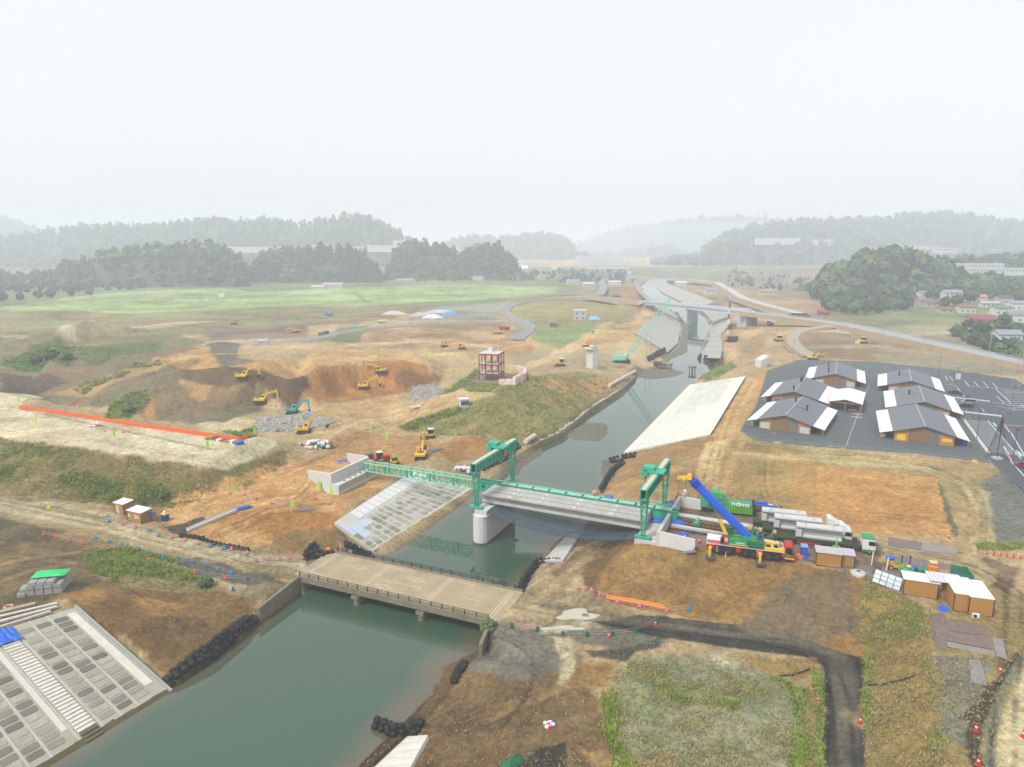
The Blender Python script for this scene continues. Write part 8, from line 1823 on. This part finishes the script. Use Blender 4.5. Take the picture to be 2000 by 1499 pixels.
def heap(label, px, py, n, rx, ry, kinds=(0, 1, 2), s=1.0, layers=2, rz=0):
    h = thing('sack_heap', label, 'sack heap', G(px, py), rz)
    for k in range(n):
        a, r_ = R.uniform(0, 6.28), math.sqrt(R.random()); lay = int(R.random() * layers); f = 1 - lay * .3
        o = put('sack', SACK[R.choice(kinds)], h, (math.cos(a) * r_ * rx * f, math.sin(a) * r_ * ry * f, .35 * s + lay * .75 * s), R.uniform(0, 3)); o.scale = (s * R.uniform(.8, 1.3), s * R.uniform(.8, 1.2), s)
heap('heap of white and pink sacks below the long reach excavator', 620, 872, 46, 5.0, 2.8, (0, 1, 0, 2, 3), 1.0); heap('small heap of white sacks on the pale embankment', 186, 833, 14, 2.0, 1.0, (0, 0, 1), .7)
heap('white sack heap behind the launching girder on the left bank', 905, 922, 16, 2.6, 1.6, (0, 2), 1.0); heap('white rubbish bags lying in the foreground mud', 1066, 1416, 5, .9, .6, (0, 2), .5, 1)
mst = thing('material_stack', 'row of steel and timber bundles at the end of the orange net fence', 'material stack', G(435, 862), math.radians(-26))
for k in range(11): MB().bx(-6.5 + k * 1.2, -5.5 + k * 1.2, R.uniform(-1.2, -.6), R.uniform(.5, 1.3), 0, R.uniform(.3, .8)).build('bundle', R.choice((STEEL, WOOD, mat((120,140,150), .6, .1, 1), BLUE, WHITE, mat((140,124,108), .8, .1, 1))), mst)
pk_ = thing('sack_wall', 'curved wall of pale pink sacks beside the red steel frame', 'sack wall'); PKM = [MB().box(0, 0, 0, 1.3, 1.1, 1.0, taper=.86).mesh('sack', mat(c, .8, .06, 1, dist=180)) for c in ((240,214,206), (232,200,190))]
for k, (p, a) in enumerate(along([(978,752),(1005,752),(1024,744),(1026,732),(1010,726)], 1.45)):
    for z in range(3 if k > 6 else 2): put('sack', R.choice(PKM), pk_, p + Vector((R.uniform(-.15,.15), z * .25, .5 + z * .95)), a)
ofl = thing('orange_float_line', 'pile of orange tube floats at the foot of the yard slope', 'floats'); fmn = MB().blob((0, 0, 0), .75, .22, .22, 8, 5, .08).mesh('float', mat((246,140,60), .6, .08, 1))
for (p, a) in along([(1192,1172),(1230,1178),(1265,1184),(1302,1192)], .75):
    for t_ in (0, .4): put('float', fmn, ofl, p + Vector((0, t_, .22 + t_ * .4)), a + R.uniform(-.2, .2))
# long narrow trough with blue cover
tg = thing('concrete_trough', 'long narrow pale trough sloping up the orange ground', 'trough'); p, q = G(366, 1040) + Vector((0,0,.3)), G(462, 1000) + Vector((0,0,.4)); MB().beam(p, q, 1.2, .3).build('floor', mat((206,202,190), .8, .12, 1), tg); 
for s_ in (-1, 1): nn_ = Vector((-(q-p).y, (q-p).x, 0)).normalized() * .62 * s_; MB().beam(p + nn_ + Vector((0,0,.2)), q + nn_ + Vector((0,0,.2)), .1, .5).build('side', mat((214,210,200), .8, .1, 1), tg)
tarp('tarpaulin', 'blue sheet covering the upper end of the pale trough', G(474, 995) + Vector((0,0,.2)), 2.0, .6, math.atan2((q-p).y, (q-p).x), h=.5)
nb = thing('notice_board', 'white and blue notice board at the corner of the old bridge', 'notice board', G(677, 1092), math.radians(-14)); MB().bx(-.55, .55, -.03, .03, .6, 2.0).build('board', WHITE, nb); MB().bx(-.5, .5, -.045, -.03, 1.6, 1.95).build('header', BLUE, nb)
for x in (-.5, .5): MB().bx(x - .03, x + .03, .03, .08, 0, 2.0).build('post', STEEL, nb)
nb2 = thing('notice_board', 'narrow white notice board right of the white and blue one', 'notice board', G(686, 1094), math.radians(-14)); MB().bx(-.28, .28, -.03, .03, .6, 1.9).build('board', WHITE, nb2); MB().bx(-.03, .03, .03, .08, 0, 1.9).build('post', STEEL, nb2)
obl = MB().blob((0, 0, .45), .6, .5, .48, 12, 7, .03).build('buoy', ORANGE, smooth=True); obl.location = G(642, 1078); tag(obl, 'round orange buoy lying between the black sandbag heaps', 'buoy')
for px, py, h, l in ((597,1118,2.4,'white post standing at the near end of the old bridge railing'),(666,1080,2.0,'thin white post beside the notice boards'),(1417,1090,1.2,'short white post by the crane rail')): pole('marker_post', l, 'post', G(px, py), h, .06, WHITE, None, 'white marker posts')
yb = tag(MB().box(0, 0, .35, .8, .5, .7, .3, taper=.7).build('yellow_bag', mat((246,230,50), .6, .06, 1)), 'bright yellow bag lying on the left dirt road', 'bag'); yb.location = G(96, 994)
for k, line in enumerate(([(1697,1340),(1730,1338),(1760,1330),(1787,1322)], [(1526,1322),(1550,1320),(1582,1308)])):
    P = [G(*p) + Vector((0,0,.12)) for p in line]; m = MB()
    for a, b in zip(P, P[1:]): m.tube(a, b, .11, 6)
    tag(m.build('drain_hose', BLACKM), ['black drain hose curving over the dry slope right of the track', 'short black drain hose left of the track bend'][k], 'hose')
tarp('net_sheet', 'dark green net corner at the bottom edge of the picture', G(1002, 1490), 1.4, .8, .7, mat((20,110,70), .8, .1, 1), .6)
tarp('tarpaulin', 'small blue sheet among rubbish in the foreground', G(1075, 1413), .5, .3, .2, h=.3)
eng = thing('small_engine', 'small dark engine with red tank beside the crane cab', 'engine', WP(1536, 1094, 6.85), CA); MB().bx(-.6, .6, -.3, .3, .1, .7).build('block', BLACKM, eng); MB().bx(-.2, .3, -.2, .2, .7, 1.0).build('tank', RED, eng)
# --- utility poles and pylon
PG = mat((170,168,162), .8, .06, 1, dist=200)
UP = [(1262,703,15,'beside the lattice crane'),(1270,700,13,'right of the one beside the lattice crane'),(75,598,14,'at the far left below the farm houses'),(182,590,13,'at the far left edge of the rice field'),(392,588,12,'in the middle of the rice field edge'),(460,588,12,'right of the white sign by the rice field'),(696,672,14,'beside the far left road bend'),(668,668,12,'left of the one at the far left road bend'),(802,674,13,'beyond the pit near the pale excavators'),(916,682,13,'left of the red steel frame'),(1026,690,14,'beyond the pink sack wall'),(1104,684,12,'on the green patch'),(1547,718,13,'behind the river side market halls'),(1661,712,13,'behind the market court'),(1721,690,16,'thin dark one behind the rear market hall'),(1803,676,14,'on the grey field right of the market'),(1852,672,12,'by the raised road on the grey field'),(1516,630,14,'near the far haul road'),(1657,614,13,'left one below the wooded hill'),(1695,614,13,'second below the wooded hill'),(1741,613,12,'third below the wooded hill'),(1790,607,12,'fourth below the wooded hill by the houses'),(1932,690,14,'by the raised road near the two storey house'),(1952,616,12,'among the right houses'),(945,566,12,'at the far side of the rice field'),(1420,575,14,'by the far right road'),(1080,575,13,'left of the far bridge approach')]
for px, py, h, l in UP: pole('utility_pole', 'tall grey utility pole ' + l, 'utility pole', G(px, py), h, .17, PG, 'cross', 'utility poles', R.uniform(0, 3))
sg = thing('white_sign', 'small white sign board on a post beside the rice field', 'sign', G(434, 598)); MB().bx(-2.2, 2.2, -.1, .1, 8, 11).build('board', WHITE, sg); MB().tube((0, .2, 0), (0, .2, 11), .15, 6).build('post', STEEL, sg)
py_ = thing('lattice_pylon', 'pale lattice pylon at the right edge behind the car park', 'pylon', G(1990, 756)); m = MB()
for k in range(6):
    w0, w1 = 1.6 - k * .2, 1.4 - k * .2
    for a, b in ((-1,-1),(1,-1),(1,1),(-1,1)): m.beam((a*w0, b*w0, k*3), (a*w1, b*w1, k*3+3), .14)
    for a, b, c, d_ in ((-1,-1,1,-1),(1,-1,1,1),(1,1,-1,1),(-1,1,-1,-1)): m.beam((a*w0, b*w0, k*3), (c*w1, d_*w1, k*3+3), .08)
m.build('lattice', PG, py_, stuff=True); MB().bx(-2, 2, -.1, .1, 17, 17.3).build('cross_arm', PG, py_)
cb = thing('white_cabinet', 'white control cabinet behind the parking bays', 'cabinet', WP(1871, 741, PZ + .06)); MB().bx(-.7, .7, -.4, .4, 0, 2.4).build('case', WHITE, cb); MB().bx(-.75, .75, -.45, .45, 2.4, 2.5).build('lid', STEEL, cb)
# warning pennant strings at the new bridge
for k, (a, b, n) in enumerate(((BP(30, 1.5, 9.8), BP(12, 1.5, 9.9), 22), (BP(24, 13, 10.4), BP(8, 13.5, 11.2), 18))):
    s_ = thing('pennant_string', ['string of tiny red pennants along the near girder', 'string of tiny red pennants above the river behind the walkway'][k], 'pennant string'); m = MB()
    L = [a + (b - a) * i / n - Vector((0, 0, 1.2 * math.sin(math.pi * i / n))) for i in range(n + 1)]
    for p, q in zip(L, L[1:]): m.tube(p, q, .012, 3)
    m.build('cord', STEEL, s_); pm_ = MB().add([(-.1, 0, 0), (.1, 0, 0), (0, 0, -.3), (0, .02, -.1)], [(0, 1, 2), (0, 2, 3)]).mesh('pennant', red_m)
    for p in L[1:-1]: put('pennant', pm_, s_, p)
# puddles
def puddle(label, c, rx, ry, rz=0):
    g = G(*c); n = 22; pts = []
    for i in range(n): a = 2 * math.pi * i / n; k = 1 + .22 * math.sin(3 * a + rx) + .14 * math.sin(5 * a + ry); pts.append((math.cos(a) * rx * k, math.sin(a) * ry * k))
    zz = max(Hs(g.x + x, g.y + y) for x, y in pts + [(0, 0)]) * .35 + g.z * .65 + .05
    o = MB().add([(x, y, 0) for x, y in pts], [tuple(range(n))]).build('puddle', mat((196,190,170), .15, .08, .8, spec=.6)); o.location = (g.x, g.y, zz); o.rotation_euler.z = rz; tag(o, label, kind='structure')
puddle('pale muddy puddle on the dirt road right of the old bridge', (1128,1202), 3.0, 1.7)
puddle('shallow milky puddle beside the green barriers', (1100,1228), 3.4, .6); puddle('thin puddle on the pit floor', (815,798), 3.5, 1.2)
# ---------------------------------------------------------------- grass, weeds and stones lying on the ground
def blades(name, label, prob, n, hmin, hmax, m, seed, kind=0):
    r = np.random.default_rng(seed); area = np.zeros(GX.shape); area[1:-1, 1:-1] = 1
    okk = (GY > 46) & (GY < 330) & (np.abs(GX / GY) < .95) & (RD > .3)
    pr_ = (prob * okk / np.maximum(GY, 60) ** .0).reshape(-1); pr_ = pr_ / pr_.sum()
    idx_ = r.choice(pr_.size, n, p=pr_); x = GX.reshape(-1)[idx_]; y = GY.reshape(-1)[idx_]; z = GZ.reshape(-1)[idx_]
    x = x + r.normal(size=n) * .25; y = y + r.normal(size=n) * .4; h = r.uniform(hmin, hmax, n) * np.clip(y / 130, .8, 1.8)
    if kind == 0:      # tufts: five bent blades
        VV = []; FF = []
        for k in range(5):
            a = r.uniform(0, 6.283, n); w = h * .16; lx, ly = np.cos(a) * h * .55, np.sin(a) * h * .55; px_, py_ = -np.sin(a) * w, np.cos(a) * w
            VV.append(np.stack([np.stack([x - px_, y - py_, z - .05], 1), np.stack([x + px_, y + py_, z - .05], 1), np.stack([x + lx, y + ly, z + h * r.uniform(.6, 1, n)], 1)], 1))
        V = np.stack(VV, 1).reshape(-1, 3); F = np.arange(len(V)).reshape(-1, 3)
    else:              # stones: squashed octahedra
        s = h; o = np.array([(1,0,0),(0,1,0),(-1,0,0),(0,-1,0),(0,0,.75),(0,0,-.5)]); fo = np.array([(0,1,4),(1,2,4),(2,3,4),(3,0,4),(1,0,5),(2,1,5),(3,2,5),(0,3,5)])
        j = 1 + r.uniform(-.4, .4, (n, 6, 1)); a = r.uniform(0, 6.283, n); c, sn = np.cos(a)[:, None], np.sin(a)[:, None]
        P = o[None] * j * s[:, None, None]; X = P[..., 0] * c - P[..., 1] * sn + x[:, None]; Y = P[..., 0] * sn + P[..., 1] * c + y[:, None]; Z = P[..., 2] + z[:, None]
        V = np.stack([X, Y, Z], -1).reshape(-1, 3); F = (fo[None] + np.arange(n)[:, None, None] * 6).reshape(-1, 3)
    me = bpy.data.meshes.new(name); me.vertices.add(len(V)); me.vertices.foreach_set('co', V.reshape(-1)); me.loops.add(F.size); me.loops.foreach_set('vertex_index', F.reshape(-1).astype(np.int32))
    me.polygons.add(len(F)); me.polygons.foreach_set('loop_start', np.arange(len(F), dtype=np.int32) * 3); me.update(calc_edges=True); me.materials.append(m)
    o = bpy.data.objects.new(name, me); COL.objects.link(o); tag(o, label, kind='stuff')
isob = lambda nm: (OBJ == OBJ_NAMES.index(nm)) if nm in OBJ_NAMES else np.zeros(GX.shape, bool)
nobuild = np.ones(GX.shape)
for poly in ([(1446,842),(1478,792),(1500,724),(1560,703),(1852,722),(1985,741),(2260,792),(2260,1060),(2000,958),(1937,904),(1800,887)],):
    nobuild[zone_d(GW(poly)) < 1] = 0
road = isob('dirt_road') | isob('work_yard') | isob('gravel_road') | isob('embankment_crest'); clump = np.clip((fbm(GX, GY, 3.0, 3, 77) - .42) * 5, 0, 1)
g_p = np.where(isob('gravel_lot'), .35, 1) * np.clip(GG - .3, 0, 1) ** 1.2 * (.25 + clump) * nobuild * ~road
blades('grass', 'green grass and weeds on banks and verges', g_p, 52000, .15, .42, GRASSM, 101)
blades('weeds', 'taller weeds growing in clumps along banks and tracks', np.clip(GG - .75, 0, 1) * clump ** 2 * nobuild * ~road, 6000, .4, .8, GRASSM, 102)
blades('dry_grass', 'dry straw coloured grass on the slopes', (np.clip(GG - .08, 0.004, .6) * (.2 + clump)) * nobuild * ~road, 26000, .2, .55, DRYM, 103)
ST1 = leaf_mat('stone_grey', (.13,.12,.105), (.40,.38,.34), 120)
blades('rubble', 'grey rubble and broken stone lying in heaps', np.clip(GB - .92, 0, 1) * nobuild, 7000, .15, .5, ST1, 104, 1)
blades('gravel', 'scattered stones and clods on bare soil', (np.clip(GB, .12, .8)) * nobuild * (~road * .95 + .05), 13000, .04, .15, leaf_mat('stone_dull', (.10,.09,.075), (.27,.25,.215), 120), 105, 1)
CL1 = leaf_mat('clod_brown', (.17,.13,.08), (.36,.27,.17), 120)
blades('clods', 'brown clods of earth on the bare slopes', (np.clip(.6 - GG, .05, .6)) * nobuild * (~road * .97 + .03), 14000, .05, .2, CL1, 106, 1)
